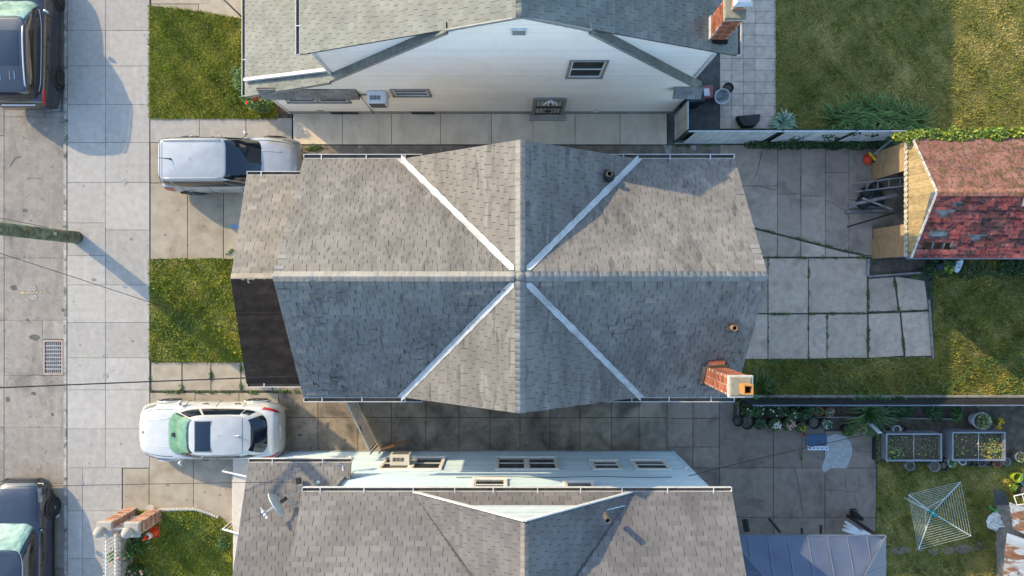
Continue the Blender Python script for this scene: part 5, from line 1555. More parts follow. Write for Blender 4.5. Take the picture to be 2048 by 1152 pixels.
def cloud(cs, n):
    """points in a union of ellipsoids, denser at the skin: cs = (x,y,z,rx,ry,rz)"""
    out = []
    wts = np.array([c[3]*c[4] for c in cs]); wts = wts/wts.sum()
    for c, w in zip(cs, wts):
        m = max(3, int(n*w)); q = rng.normal(0, 1, (m, 3)); q /= np.linalg.norm(q, axis=1)[:, None]
        r = rng.uniform(.35, 1, m)**.45
        p = q*r[:, None]*np.array(c[3:6]) + np.array(c[:3])
        out.append(p)
    p = np.concatenate(out); p[:, 2] = np.maximum(p[:, 2], .01)
    return p

def bush(name, label, cat, px, py, r, h, n, size, mate, group=None, flowers=None, lumps=5, tint=(.5, .25), z0=0.0, loc=None):
    c = Vector((loc[0], loc[1], z0)) if loc is not None else P(px, py, 0)
    root = thing(name, label, cat, (c.x, c.y, z0), 0, group)
    cs = []
    for i in range(lumps):
        a = random.uniform(0, 6.28); q = random.uniform(0, .6)*r
        cs.append((c.x + q*math.cos(a), c.y + q*math.sin(a), z0 + h*random.uniform(.4, .75), r*random.uniform(.45, .65), r*random.uniform(.45, .65), h*.42))
    pts = cloud(cs, n)
    obj('foliage', leaf_mesh('foliage', pts, size, tint=tint), MT[mate], root)
    mb = MB()
    for q in cs: mb.tube([(c.x, c.y, z0-.02), ((c.x+q[0])/2, (c.y+q[1])/2, z0 + h*.3), (q[0], q[1], q[2])], [.018, .012, .005], 5)
    mb.build('stems', MT['bark'], root)
    if flowers:
        fm, k, fs = flowers
        top = pts[rng.choice(len(pts), k*4)]; top = top[np.argsort(-top[:, 2])][:k]
        for p in top:
            blossom(root, Vector(p) + Vector((0, 0, .03)), fs, fm)
    return root

BLO = {}
def blossom(parent, p, s, fm):
    key = (fm, round(s, 3))
    if key not in BLO:
        mb = MB()
        for ring, (r, z, k) in enumerate(((1, 0, 6), (.65, .25, 5), (.3, .42, 4))):
            for i in range(k):
                a = 2*math.pi*i/k + ring*.5
                c, si = math.cos(a), math.sin(a)
                mb.add([(0, 0, z*s*.4), (s*r*(c*.7-si*.4), s*r*(si*.7+c*.4), s*(z+.15)), (s*r*c, s*r*si, s*(z+.05+.2*ring)), (s*r*(c*.7+si*.4), s*r*(si*.7-c*.4), s*(z+.15))], [(0,1,2,3)])
        me = mb.mesh('blossom'); me.materials.append(MT[fm]); BLO[key] = me
    o = bpy.data.objects.new('blossom', BLO[key])
    o.matrix_basis = Matrix.Translation(p) @ Matrix.Rotation(random.uniform(0, 6), 4, 'Z') @ Matrix.Rotation(random.uniform(-.5, .5), 4, 'X')
    link(o, parent)

def blade_clump(name, label, cat, c, n, L, w, mate, spread=1.0, group=None, rad=.1, tint=(.5, .25), lift=.55):
    """strap leaves arching out from a crown"""
    c = Vector(c); root = thing(name, label, cat, c, 0, group)
    V, F, T = [], [], []
    for i in range(n):
        a = random.uniform(0, 6.283); l = L*random.uniform(.6, 1.1); d = Vector((math.cos(a), math.sin(a), 0)); sd = Vector((-d.y, d.x, 0))
        b0 = c + d*random.uniform(0, rad) + sd*random.uniform(-rad, rad)
        b = len(V); t = min(1, max(0, random.gauss(*tint)))
        for k, (q, zz, ww) in enumerate(((0, 0, .7), (.22, .42, 1), (.5, .62, .9), (.8, .55, .6), (1.0, .36, .08))):
            p = b0 + d*(l*q*spread) + Vector((0, 0, l*zz*lift*1.3)); x = sd*(w*ww)
            V += [p - x, p + x]
        for k in range(4): F.append((b+2*k, b+2*k+1, b+2*k+3, b+2*k+2)); T.append(t)
    obj('leaves', np_mesh('leaves', np.array([tuple(v) for v in V]), np.array(F), T), MT[mate], root)
    return root

def weeds_line(pts, n, w, size, h=.05, mate='weed', name='weeds'):
    """ground cover along a px polyline; returned as one mass"""
    out = []
    ps = [P(*q) for q in pts]
    L = [(ps[i+1]-ps[i]).length for i in range(len(ps)-1)]
    for i in range(len(ps)-1):
        m = int(n*L[i]/sum(L))
        # patchy: cluster centres
        k = max(2, int(L[i]/.35)); cen = rng.uniform(0, 1, k)
        t = np.clip(cen[rng.integers(0, k, m)] + rng.normal(0, .035/ max(L[i], .3), m)*2, 0, 1)
        q = np.array(ps[i])[None]*(1-t[:, None]) + np.array(ps[i+1])[None]*t[:, None]
        q[:, :2] += rng.normal(0, w, (m, 2)); q[:, 2] = rng.uniform(.0, h, m)
        out.append(q)
    return np.concatenate(out)

# ================================================================ street
pole = thing('utility_pole', 'mossy wooden utility pole leaning out of frame at the kerb', 'utility pole', (-14.66, 1.70, -.05))
mb = MB(); bx, by_ = -14.66, 1.70
mb.tube([(bx, by_, -.1), (bx, by_, .5), (bx, by_, 3), (bx, by_, 6), (bx, by_, 9.6)], [.215, .205, .195, .18, .15], 16)
mb.build('shaft', MT['pole'], pole, smooth=True)
MB().bar((bx-.17, by_-1.2, 8.9), (bx-.17, by_+1.2, 8.9), .10, .12).build('crossarm', MT['oldwood'], pole)
MB().lathe([(.24, 7.2), (.26, 7.25), (.26, 8.1), (.2, 8.18)], (bx-.42, by_, 0), 16).build('transformer', MT['galv'], pole)
for y in (-1.1, -.4, .4, 1.1): MB().lathe([(.03, 8.95), (.06, 9.02), (.05, 9.1), (.02, 9.14)], (bx-.17, by_+y, 0), 8).build('insulator', MT['pot_grey'], pole)
MB().box((bx+.205, by_+.02, 1.5), (.01, .10, .16)).build('number_plate', MT['galv'], pole)

def wire(label, a, b, r, sag, name='overhead_wire', n=24, extra=None):
    a, b = Vector(a), Vector(b)
    pts = [a.lerp(b, i/n) - Vector((0, 0, sag*4*(i/n)*(1-i/n))) for i in range(n+1)]
    tag(MB().tube(pts, r, 6).build(name, MT['wire'], smooth=True), label, 'cable', 'overhead cables')
wire('thin overhead cable running from the pole over the patchy front lawn', P(-70, 484, 6.2), P(500, 672, 3.6), .008, .12)
wire('thick black service cable crossing to the black felt porch roof', P(-80, 779, 7.0), P(604, 752, 4.95), .016, .10)
wire('thin cable crossing the sidewalk above the dark parked car to the dish', P(-60, 976, 6.6), P(588, 964, 4.4), .007, .06)
wire('thin cable from the blue house corner to the raised beds', P(1377, 952, 4.0), P(1748, 866, 1.9), .010, .10)
wire('faint cable left of the mossy pole top', P(-60, 424, 6.5), P(96, 455, 5.0), .007, .02)

def drain(label, x0, y0, x1, y1, rim):
    a, b = P(x0, y1), P(x1, y0)
    cx, cy, w, h = (a.x+b.x)/2, (a.y+b.y)/2, b.x-a.x, b.y-a.y
    root = thing('storm_drain', label, 'storm drain', (cx, cy, RZ), 0, 'storm drains')
    MB().box((cx, cy, RZ-.14), (w+.02, h+.02, .02)).build('pit', MT['dull_black'], root)
    mb = MB(); t = .075
    mb.box((cx-w/2+t/2, cy, RZ-.035), (t, h, .09)); mb.box((cx+w/2-t/2, cy, RZ-.035), (t, h, .09))
    mb.box((cx, cy-h/2+t/2, RZ-.036), (w-2*t, t, .09)); mb.box((cx, cy+h/2-t/2, RZ-.036), (w-2*t, t, .09))
    mb.build('frame', MT[rim], root)
    iw, ih = w-2*t, h-2*t
    n, m = 8, 8
    for i in range(1, n): MB().box((cx-iw/2+iw*i/n, cy, RZ-.03), (.028, ih, .05)).build('grate_bar', MT['grate'], root)
    for i in range(1, m): MB().box((cx, cy-ih/2+ih*i/m, RZ-.028), (iw, .045, .05)).build('cross_bar', MT['grate'], root)
drain('square storm drain with worn red paint round its iron grate', 80.5, 680, 122, 751, 'red_paint')
drain('storm drain behind the black SUV rear wheel', 85, 173, 117.5, 221, 'grate')
MB_ = MB()
for i, (x, y) in enumerate(((211, 752), (249, 364), (163, 966), (249, 572))):
    p = P(x, y, .004)
    mb = MB().lathe([(.085, -.01), (.085, .006), (.065, .006), (.065, .002), (.02, .003)], p, 18)
    tag(mb.build('valve_cover', MT['grate']), ['small round valve cover on the sidewalk joint near the path slabs', 'small round valve cover on the sidewalk level with the silver car', 'small round valve cover in the dark car\'s shadow', 'small round valve cover on the sidewalk by the pole shadow'][i], 'valve cover', 'sidewalk valve covers')
# utility marks sprayed on the road
mk = thing('road_marking', 'faded orange arrow and figures sprayed on the road', 'road marking', P(63, 586, RZ))
a, b = P(42, 586, RZ), P(84, 585, RZ)
z = RZ + .006
mb = MB(); mb.prism([(a.x+.06, a.y-.018), (b.x, b.y-.018), (b.x, b.y+.018), (a.x+.06, a.y+.018)], z-.004, z)
mb.prism([(a.x-.06, a.y-.01), (a.x+.10, a.y-.05), (a.x+.10, a.y+.10)], z-.004, z+.001)
mb.build('arrow', MT['paint_orange'], mk)
def fig(ch, px, py, size, rz, mate):
    cu = bpy.data.curves.new('figure', 'FONT'); cu.body = ch; cu.size = size; cu.align_x = 'CENTER'; cu.align_y = 'CENTER'; cu.extrude = .002; cu.offset = .004
    o = bpy.data.objects.new('figure', cu)
    p = P(px, py, RZ+.007); o.matrix_basis = Matrix.Translation(p) @ Matrix.Rotation(rz, 4, 'Z')
    cu.materials.append(MT[mate]); link(o, mk)
fig('8', 66, 577, .34, math.pi/2, 'paint_pink'); fig('6', 67, 595, .34, math.pi/2, 'paint_pink')
# stains under the pole (oil and soil washed on the road) and cracks are sheets of their own
def blob(name, px, py, rx, ry, z, mate, parent=None, seed=0, n=18):
    r_ = random.Random(seed); p = P(px, py)
    pts = [(p.x + rx*math.cos(2*math.pi*i/n)*r_.uniform(.75, 1.1), p.y + ry*math.sin(2*math.pi*i/n)*r_.uniform(.75, 1.1)) for i in range(n)]
    return MB().prism(pts, z-.003, z).build(name, MT[mate], parent)
MT['oil'] = mat('oil_stain', (.075,.068,.06), (.12,.11,.10), .8, 12)
for i, (x, y, a_, b_) in enumerate(((64, 675, .18, .10), (45, 420, .10, .07), (10, 800, .07, .10), (62, 788, .09, .06), (22, 575, .12, .10), (100, 830, .05, .05), (50, 640, .06, .05))):
    blob('stain', x, y, a_, b_, RZ+.0065, 'oil', road, i)

MT['oil2'] = mat('tan_drive_stain', (.17,.14,.105), (.23,.195,.15), .85, 12)
for i, (x, y, a_, b_) in enumerate(((330, 470, .05, .04), (356, 420, .035, .03), (408, 452, .06, .035), (425, 500, .03, .04), (340, 500, .025, .03), (395, 480, .02, .02))):
    blob('stain', x, y, a_, b_, .0065, 'oil2', fd, i+40)
for i, (x, y, a_, b_) in enumerate(((335, 970, .07, .045), (410, 985, .05, .04), (372, 1000, .03, .03), (440, 990, .06, .04), (452, 978, .03, .03), (600, 870, .08, .05), (655, 850, .06, .10), (690, 880, .05, .04))):
    blob('stain', x, y, a_, b_, .0025, 'oil2' if x < 500 else 'oil', sd, i+60)
for i, (x, y, a_, b_) in enumerate(((180, 510, .03, .02), (265, 682, .04, .03), (262, 478, .05, .05), (160, 690, .03, .03), (188, 560, .10, .06), (242, 888, .05, .04))):
    blob('stain', x, y, a_, b_, .0065, 'oil2', side, i+80)
# litter and leaves on the pavement
bit = MB()
for i in range(46):
    x, y = random.uniform(140, 296), random.uniform(0, 1000); p = P(x, y, .008)
    s = random.uniform(.012, .035); bit.box(p, (s, s*.7, .006), rz=random.uniform(0, 3), t=random.random())
for i in range(40):
    x, y = random.uniform(5, 120), random.uniform(230, 940); p = P(x, y, RZ+.012)
    s = random.uniform(.012, .035); bit.box(p, (s, s*.7, .006), rz=random.uniform(0, 3), t=random.random())
tag(bit.build('litter', MT['bark'], kind='stuff'), 'tiny dark specks of leaf litter on the pavement', 'litter')
tag(MB().box(P(114, 1032, RZ+.05), (.14, .11, .06), rz=.4).build('crumpled_paper', MT['carton']), 'crumpled white scrap in the gutter by the dark car wheel', 'litter')

# ================================================================ front of the houses
# brick gate posts, low wall and railings at the lower left
def gate_post(label, x, y):
    root = thing('gate_post', label, 'gate post', (x, y, 0), 0, 'brick gate posts')
    s = .40
    brick_stack(root, x, y, s, s, 0, 1.50, MT['brick_pale'])
    MB().prism([(x-s/2-.04, y-s/2-.04), (x+s/2+.04, y-s/2-.04), (x+s/2+.04, y+s/2+.04), (x-s/2-.04, y+s/2+.04)], 1.50, 1.62, bevel=.03).build('cap', MT['concrete'], root)
    MB().lathe([(.07, 1.62), (.06, 1.68), (.13, 1.74), (.165, 1.84), (.165, 1.90), (.13, 2.0), (.06, 2.06), (.01, 2.075)], (x, y, 0), 20).build('ball_finial', MT['concrete'], root, smooth=True)
gate_post('brick gate post with ball finial standing nearer the street', -12.84, -7.60)
gate_post('brick gate post with ball finial beside the traffic cone', -11.98, -7.62)
gt = thing('iron_gate', 'short white iron gate between the two brick posts', 'gate', (-12.41, -7.62, 0))
for z in (.25, 1.0, 1.45): MB().bar((-12.64, -7.62, z), (-12.18, -7.62, z), .025, .03).build('rail', MT['white_iron'], gt)
for i in range(6): MB().tube([(-12.60 + i*.076, -7.62, .15), (-12.60 + i*.076, -7.62, 1.62)], .009, 6).build('picket', MT['white_iron'], gt)
fw_ = thing('front_fence', 'low wall topped with rusty white pickets along the sidewalk', 'fence', (-12.85, -9.8, 0))
MB().prism([(-12.97, -12.6), (-12.73, -12.6), (-12.73, -7.84), (-12.97, -7.84)], 0, .82, bevel=.015).build('low_wall', MT['oldwood'], fw_)
for z in (.95, 1.5): MB().bar((-12.85, -12.6, z), (-12.85, -7.84, z), .03, .03).build('rail', MT['white_iron'], fw_)
for i in range(38):
    y = -7.95 - i*.122
    MB().tube([(-12.85, y, .82), (-12.85, y, 1.60), (-12.85, y, 1.68)], [.018, .018, .005], 6).build('picket', MT['white_iron'], fw_)
for q in range(3):
    mb = MB(); mb.tube([(-12.85, -8.35 - q*1.2 + .10*math.cos(k*.5), 1.2 + .10*math.sin(k*.5)) for k in range(13)], .008, 5); mb.build('scroll', MT['white_iron'], fw_)
cn = thing('traffic_cone', 'orange-red traffic cone with white band on the lawn', 'traffic cone', P(309, 1064))
p = P(309, 1064)
MB().prism([(p.x-.19, p.y-.19), (p.x+.19, p.y-.19), (p.x+.19, p.y+.19), (p.x-.19, p.y+.19)], .012, .05, bevel=.01).build('base', MT['cone'], cn)
MB().lathe([(.165, .05), (.15, .07), (.105, .34), (.08, .50)], p, 20).build('lower_cone', MT['cone'], cn, smooth=True)
MB().lathe([(.112, .34), (.084, .52)], p, 20).build('reflective_band', MT['reflect'], cn, smooth=True)
MB().lathe([(.081, .52), (.035, .76), (.03, .77)], p, 20).build('tip', MT['cone'], cn, smooth=True)
ed = thing('stone_edging', 'curved row of small rounded stones edging the lawn', 'edging', P(370, 1020))
for i in range(26):
    t = i/25; x = 318 + t*118; y = 1019.5 - 2*math.sin(t*3) + 15*max(0, t-.6)**1.3*3
    q = P(x, y)
    MB().lathe([(.05, -.02), (.062, .03), (.05, .075), (.02, .09)], (q.x, q.y, 0), 8).build('edging_stone', MT['stone'], ed, smooth=True)
tag(blob('boulder', 303, 1014, .16, .12, .10, 'stone', None, 3), 'pale flat stone at the lawn corner by the gate', 'stone')
bush('rose_bush', 'rose bush with pink blooms along the low picket wall', 'rose bush', 262, 1094, .62, .75, 1500, .07, 'leaf', flowers=('flower_pink', 18, .055), lumps=6, tint=(.6, .28))
bush('rose_bush', 'dry rose bush with faded blooms at the bottom edge', 'rose bush', 272, 1142, .62, .7, 1300, .06, 'leaf', flowers=('flower_pink', 34, .05), lumps=6, tint=(.45, .3))
blade_clump('lily_plant', 'broad-leaved green plant beside the traffic cone', 'plant', P(284, 1085, .05), 26, .42, .035, 'leaf', 1, tint=(.35, .2))
bush('weed_clump', 'tuft of tall weeds on the lawn near the blue house steps', 'plant', 445, 1082, .34, .2, 380, .06, 'leaf', tint=(.45, .25))
bush('rose_bush', 'rose bush with red blooms at the white house corner', 'rose bush', 515, 205, .62, .8, 1700, .06, 'leaf', flowers=('flower_red', 9, .065), lumps=6, tint=(.55, .25))
bush('shrub', 'leafy shrub growing against the white house porch', 'shrub', 492, 165, .55, .7, 1300, .055, 'leaf', tint=(.5, .25))
sheet('mulch_bed', [XY(*q) for q in [(515, 236), (553, 236), (553, 190), (530, 180), (505, 205)]], .018, MT['mulch'])

def railing(label, a, b, h, n, mate, name='stair_railing', scroll=True, low=.12):
    a, b = Vector(a), Vector(b)
    root = thing(name, label, 'railing', a, 0)
    Z = Vector((0, 0, 1))
    MB().bar(a + Z*h, b + Z*h, .05, .03).build('top_rail', MT[mate], root)
    MB().bar(a + Z*low, b + Z*low, .03, .02).build('bottom_rail', MT[mate], root)
    for i in range(n+1):
        p = a.lerp(b, i/n); MB().tube([p + Z*(low if 0 < i < n else 0), p + Z*h], .010 if 0 < i < n else .018, 6).build('baluster', MT[mate], root)
    if scroll:
        for q in (.3, .65):
            c = a.lerp(b, q) + Z*(h*.55); d = (b-a).normalized()
            MB().tube([c + d*.09*math.cos(k*.6) + Z*.09*math.sin(k*.6) for k in range(12)], .008, 5).build('scroll', MT[mate], root)
railing('white iron railing beside the step nearer the white car', (-9.34, -5.90, .1), (-8.45, -6.10, .1), .95, 8, 'white_iron')
railing('white iron railing at the lawn end of the step', (-9.34, -7.77, .1), (-8.45, -8.02, .1), .95, 8, 'white_iron')
railing('black iron stair railing by the white house porch', (-9.35, 9.35, .0), (-8.85, 8.88, .0), 1.0, 4, 'black_iron', scroll=False)
MB_ = tag(MB().prism([XY(462, 456), XY(485, 456), XY(485, 450), XY(462, 450)], 0, .05).build('door_mat', MT['crate']), 'small blue and white grid mat by the grey porch', 'mat')

# air conditioners
def aircon(label, x0, x1, ywall, yout, z0, z1, mate, sgn):
    cx, cy = (x0+x1)/2, (ywall+yout)/2
    root = thing('air_conditioner', label, 'air conditioner', (cx, ywall, z0))
    MB().box((cx, cy, (z0+z1)/2), (x1-x0, abs(yout-ywall), z1-z0)).build('casing', MT[mate], root)
    w = x1-x0
    for k in range(3):
        g = MB()
        for i in range(6): g.box((x0 + w*(.16+.20*k) + i*w*.03, cy + .02*sgn, z1+.003), (w*.016, abs(yout-ywall)*.35, .006))
        g.build('top_louvres', MT['grille'], root)
    for i in range(7):
        MB().box((cx, yout+sgn*.004, z0+.06+(z1-z0-.14)*i/6), (w*.84, .01, (z1-z0)*.07)).build('front_louvre', MT['grille'], root)
    MB().bar((x0-.02, ywall+sgn*.03, z0-.02), (x1+.02, ywall+sgn*.03, z0-.02), .05, .03).build('bracket', MT['galv'], root)
aircon('pale air conditioner on the white house wall', -4.32, -3.76, 5.87, 5.50, 2.30, 2.88, 'ac', -1)
aircon('beige air conditioner in the blue house window', -3.76, -3.16, -5.46, -5.13, 1.74, 2.14, 'ac_beige', 1)
tag(MB().tube([(-4.33, 5.84, 2.55), (-4.62, 5.84, 2.5), (-4.62, 5.84, .5), (-4.58, 5.78, .38)], .02, 6).build('drain_pipe', MT['grille']), 'thin grey pipe running down beside the pale air conditioner', 'pipe')

# satellite dish on the porch roof
ds = thing('satellite_dish', 'grey satellite dish on a tripod above the blue house porch', 'satellite dish', (-5.98, -5.95, 3.95))
c = P(556, 1008, 4.75); ax = Vector((-.80, -.56, .20)).normalized()
up = Vector((0, 0, 1)); sx = up.cross(ax).normalized(); sy_ = ax.cross(sx)
mb = MB(); rows_ = []
for i in range(7):
    r = .02 + .37*i/6; rows_.append([c + sx*r*math.cos(a) + sy_*r*1.08*math.sin(a) + ax*(r*r*.55 - .03) for a in np.linspace(0, 2*math.pi, 25)[:-1]])
back = [[q - ax*.022 for q in row] for row in rows_]
mb.grid(rows_, wrap=True); mb.grid(back, wrap=True); mb.grid([rows_[-1], back[-1]], wrap=True)
mb.build('reflector', MT['dish'], ds, smooth=False)
lnb = c + ax*.46 - sy_*.22
MB().bar(c - sy_*.36 + ax*.02, lnb, .045, .045).build('arm', MT['dish'], ds)
MB().bar(lnb - sx*.19 + sy_*.02, lnb + sx*.17 + sy_*.02, .03, .03).build('feed_bar', MT['dish'], ds)
for q in (-.06, .04, .13): MB().lathe([(.03, 0), (.042, .05), (.03, .09)], lnb + sx*q + Vector((0,0,-.01)), 10).build('feed_horn', MT['reflect'], ds, smooth=True)
base = Vector((-5.80, -6.02, 4.06)); mast = c - ax*.18
MB().tube([base, base.lerp(mast, .6) + Vector((0,0,.1)), mast, c - ax*.03], .022, 8).build('mast', MT['galv'], ds)
MB().box(mast, (.16, .10, .12), rz=.6).build('bracket', MT['plastic'], ds)
for q in ((-5.98, -5.60, 3.87), (-5.50, -5.52, 3.86), (-5.62, -6.28, 4.18)):
    MB().tube([q, mast - Vector((0,0,.05))], .010, 6).build('strut', MT['galv'], ds)
    MB().lathe([(.05, 0), (.03, .025)], q, 8).build('foot', MT['dish'], ds)
MB().bar((-5.75, -6.3, 4.2), (-5.45, -6.3, 4.2), .05, .03).build('base_plate', MT['galv'], ds)
rv = tag(MB().box(P(597, 962, 3.98), (.13, .16, .12)).build('roof_box', MT['plastic']), 'small dark junction box on the blue house porch roof', 'junction box')

# chain link driveway gate, standing ajar
gd = thing('driveway_gate', 'chain link gate with rusty panel across the side driveway', 'gate', (-4.9, -4.5, 0))
A, Bq = Vector((-5.55, -3.15, .05)), Vector((-4.56, -5.22, .05)); hgt = 1.15
Z = Vector((0, 0, 1)); d = (Bq-A); L_ = d.length; d.normalize()
mb = MB(); mb.tube([A, A+Z*hgt, Bq+Z*hgt, Bq, A], .022, 8); mb.build('frame', MT['galv'], gd)
mb = MB(); n = 34
for i in range(-12, n):
    for s in (1, -1):
        a0 = i*L_/n*1.0; u0, u1 = a0, a0 + hgt
        lo_, hi_ = max(0, u0), min(L_, u1)
        if hi_ <= lo_: continue
        z0_, z1_ = (lo_-u0), (hi_-u0)
        if s < 0: z0_, z1_ = hgt - z0_, hgt - z1_
        mb.tube([A + d*lo_ + Z*z0_, A + d*hi_ + Z*z1_], .0045, 3, caps=False)
mb.build('mesh', MT['galv'], gd, kind='stuff')
for i in range(38):
    q = A + d*(L_*(i+.5)/38); MB().bar(q + Z*.06, q + Z*(hgt-.05), .056, .006, up=(d.x, d.y, 0)).build('slat', MT['oldwood'], gd)
MB().bar(A.lerp(Bq, .62) + Z*.9 + Vector((-.03, 0, 0)), A.lerp(Bq, .72) + Z*.9 + Vector((-.03, 0, 0)), .02, .12).build('latch_plate', MT['plastic'], gd)
for q in (Bq + d*.08, Bq + d*.08 + Vector((.28, .02, 0))): MB().tube([q, q + Z*1.25], .03, 8).build('gate_post', MT['galv'], gd)
fan = MB(); q0 = Bq + Vector((.3, .02, 0))
for i in range(9): fan.tube([q0 + Z*(.08+.12*i), q0 + Vector((.75, .10, .06+.10*i))], .006, 4)
for i in range(6): fan.tube([q0 + Vector((.12*i+.05, .02*i, .06)), q0 + Vector((.12*i+.05, .02*i, 1.05-.03*i))], .006, 4)
fan.build('wire_panel', MT['rust_pipe'], gd)

# ================================================================ fences
FY, FZ = 4.86, 1.95
nf = thing('slatted_fence', 'long chain link fence with white privacy slats and ivy', 'fence', (8.8, FY, 0))
MB().tube([(5.45, FY, FZ), (12.3, FY, FZ)], .03, 8).build('top_rail', MT['galv'], nf)
MB().tube([(5.45, FY, .12), (12.3, FY, .12)], .02, 8).build('bottom_rail', MT['galv'], nf)
for x in (5.48, 8.40, 10.68, 12.28): MB().tube([(x, FY+.04, 0), (x, FY+.04, FZ+.06)], .035, 8).build('post', MT['fence_green'], nf)
SLM = []
for t in (.1, .35, .5, .7, .95):
    me = MB().box((0, 0, .98), (.044, .012, 1.68), t=t).mesh('slat'); me.materials.append(MT['slat']); SLM.append(me)
x = 5.75
while x < 12.2:
    if not (8.25 < x < 8.58 or 10.58 < x < 10.80):
        o = bpy.data.objects.new('slat', random.choice(SLM)); o.matrix_basis = Matrix.Translation((x, FY, random.uniform(-.01, .01))) @ Matrix.Rotation(random.uniform(-.15, .15), 4, 'Z')
        link(o, nf)
    x += .0555
MB().prism([(5.5, FY+.10), (12.2, FY+.10), (12.2, FY+.12), (5.5, FY+.12)], .1, 1.7).build('wind_screen', MT['fence_green'], nf)
ng = thing('slatted_gate', 'cream slatted gate between the white house and the fence', 'gate', (5.48, 5.35, 0))
mb = MB(); mb.tube([(5.48, 4.95, .1), (5.48, 4.95, 1.85), (5.48, 5.80, 1.85), (5.48, 5.80, .1), (5.48, 4.95, .1)], .025, 8); mb.build('frame', MT['galv'], ng)
for i in range(15):
    me = MB().box((5.48, 5.0+.055*i, 1.0), (.012, .044, 1.5), t=random.random()).build('slat', MT['slat_beige'], ng)
MB().box((5.52, 5.37, 1.0), (.012, .8, 1.6)).build('wind_screen', MT['fence_green'], ng)
KY = -3.66
bf = thing('black_fence', 'long low black fence along the concrete kerb behind the house', 'fence', (12, KY, 0))
MB().prism([(7.5, KY-.02), (19, KY-.02), (19, KY+.06), (7.5, KY+.06)], -.02, .12, bevel=.01).build('kerb_board', MT['oldwood'], bf)
for i in range(8):
    a0 = 7.6 + i*1.42
    MB().box((a0+.70, KY-.06, .82), (1.40, .02, 1.36)).build('panel', MT['fence_black'], bf)
for i in range(9): MB().tube([(7.6 + i*1.42, KY-.10, 0), (7.6 + i*1.42, KY-.10, 1.62)], .03, 8).build('post', MT['fence_black'], bf)
MB().tube([(7.6, KY-.05, 1.52), (19, KY-.05, 1.52)], .02, 8).build('top_rail', MT['blue_trim'], bf)

# ================================================================ white house back corner
def bucket(name, label, cat, c, r0, r1, h, mate, soil=None, rim=.02, parent=None, rz=0, tilt=None):
    root = thing(name, label, cat, c)
    c = Vector(c)
    M4 = Matrix.Translation(c) @ (Matrix.Rotation(tilt[1], 4, tilt[0]) if tilt else Matrix())
    mb = MB(); mb.lathe([(r0, 0), (r1, h), (r1+rim, h), (r1+rim, h-.03), (r1-.012+rim*.3, h-.03), (r1-.02, h*.96), (r0-.015, .03), (.01, .03)], (0, 0, 0), 18)
    o = mb.build('shell', MT[mate], root, world=True)
    o.matrix_basis = M4
    if soil:
        s = MB().lathe([(r1-.018, h*.80), (r1*.5, h*.83), (.01, h*.84)], (0, 0, 0), 14).build('soil', MT[soil], root)
        s.matrix_basis = M4
    return root
tb = thing('trash_bin', 'dark trash bin by the white house corner', 'trash bin', (5.95, 6.35, 0))
MB().prism([(5.68, 6.0), (6.2, 6.05), (6.15, 6.55), (5.65, 6.5)], 0, .95).build('bin_body', MT['bin'], tb)
MB().prism([(5.65, 5.97), (6.24, 6.02), (6.18, 6.58), (5.62, 6.53)], .951, 1.02, bevel=.03).build('lid', MT['bin'], tb)
pk = thing('pink_box', 'faded pink box with a white paper sign', 'box', P(1408, 190))
p = P(1408, 190); MB().prism([(p.x-.2, p.y-.22), (p.x+.22, p.y-.18), (p.x+.2, p.y+.24), (p.x-.18, p.y+.2)], 0, .35, bevel=.02).build('box_body', MT['pinkbox'], pk)
MB().box((p.x-.02, p.y, .356), (.22, .24, .008), rz=.1).build('paper_sign', MT['paper'], pk)
bucket('white_bucket', 'large white bucket tipped on the dark asphalt', 'bucket', P(1437, 190, .0), .16, .24, .5, 'pot_white', tilt=('X', .35))
bucket('black_pot', 'black pot next to the tipped white bucket', 'pot', P(1452, 180), .13, .16, .28, 'pot_black', 'soil')
pl = thing('stone_trough', 'dark speckled stone trough at the patio end', 'planter', P(1492, 246))
a = [XY(1470, 236), XY(1515, 232), XY(1513, 246), XY(1505, 256), XY(1482, 257), XY(1475, 248)]
MT['granite'] = mat('dark_speckled_stone', (.02,.02,.02), (.035,.034,.032), .7, 4, stains=[((.12,.11,.10), 40, .58, .66, .7)])
MB().prism(a, 0, .32, bevel=.02).build('trough_body', MT['granite'], pl)
blade_clump('hosta', 'hosta with pale-edged leaves at the patio corner', 'plant', P(1563, 248, .02), 95, .42, .030, 'leaf_pale', .95, rad=.14, tint=(.6, .3))
for i, (x, y, nn) in enumerate(((1668, 244, 60), (1700, 236, 80), (1735, 230, 110), (1768, 236, 110), (1800, 242, 80), (1828, 248, 60))):
    blade_clump('daylily', ['daylily clump nearest the hosta in the green row', 'low daylily clump left of the tallest tuft', 'tall daylily tuft in the middle of the green row', 'broad daylily tuft right of the tallest one', 'daylily clump right of the row middle', 'short daylily clump next to the yellow vine'][i], 'plant', P(x, y, .02), nn, .80, .016, 'leaf', .95, 'daylilies along the fence', .18, (.6, .22))
ivy = []
for x in np.linspace(1500, 1800, 30): ivy.append((*XY(x, 291 + random.uniform(-3, 3)), .12 + random.uniform(0, .35), .30, .16, .25))
for x, zz in ((1590, 1.0), (1640, 1.3), (1660, .9), (1720, 1.5), (1770, 1.2), (1680, 1.7)): ivy.append((*XY(x-20, 288), zz, .22, .07, .28))
vi = thing('ivy', 'dark ivy creeping over the foot of the slatted fence', 'ivy', P(1650, 290))
obj('foliage', leaf_mesh('foliage', cloud(ivy, 5200), .065, tint=(.4, .25)), MT['leaf_dark'], vi)
vine = []
for x in np.linspace(12.0, 17.5, 34): vine.append((x, GYN + .06 + random.uniform(-.06, .06), GZE + .02 + random.uniform(-.05, .08), .20, .20, .10))
for x in np.linspace(11.9, 12.9, 6): vine.append((x, GYN + .10, 2.15 + random.uniform(-.3, .1), .18, .14, .22))
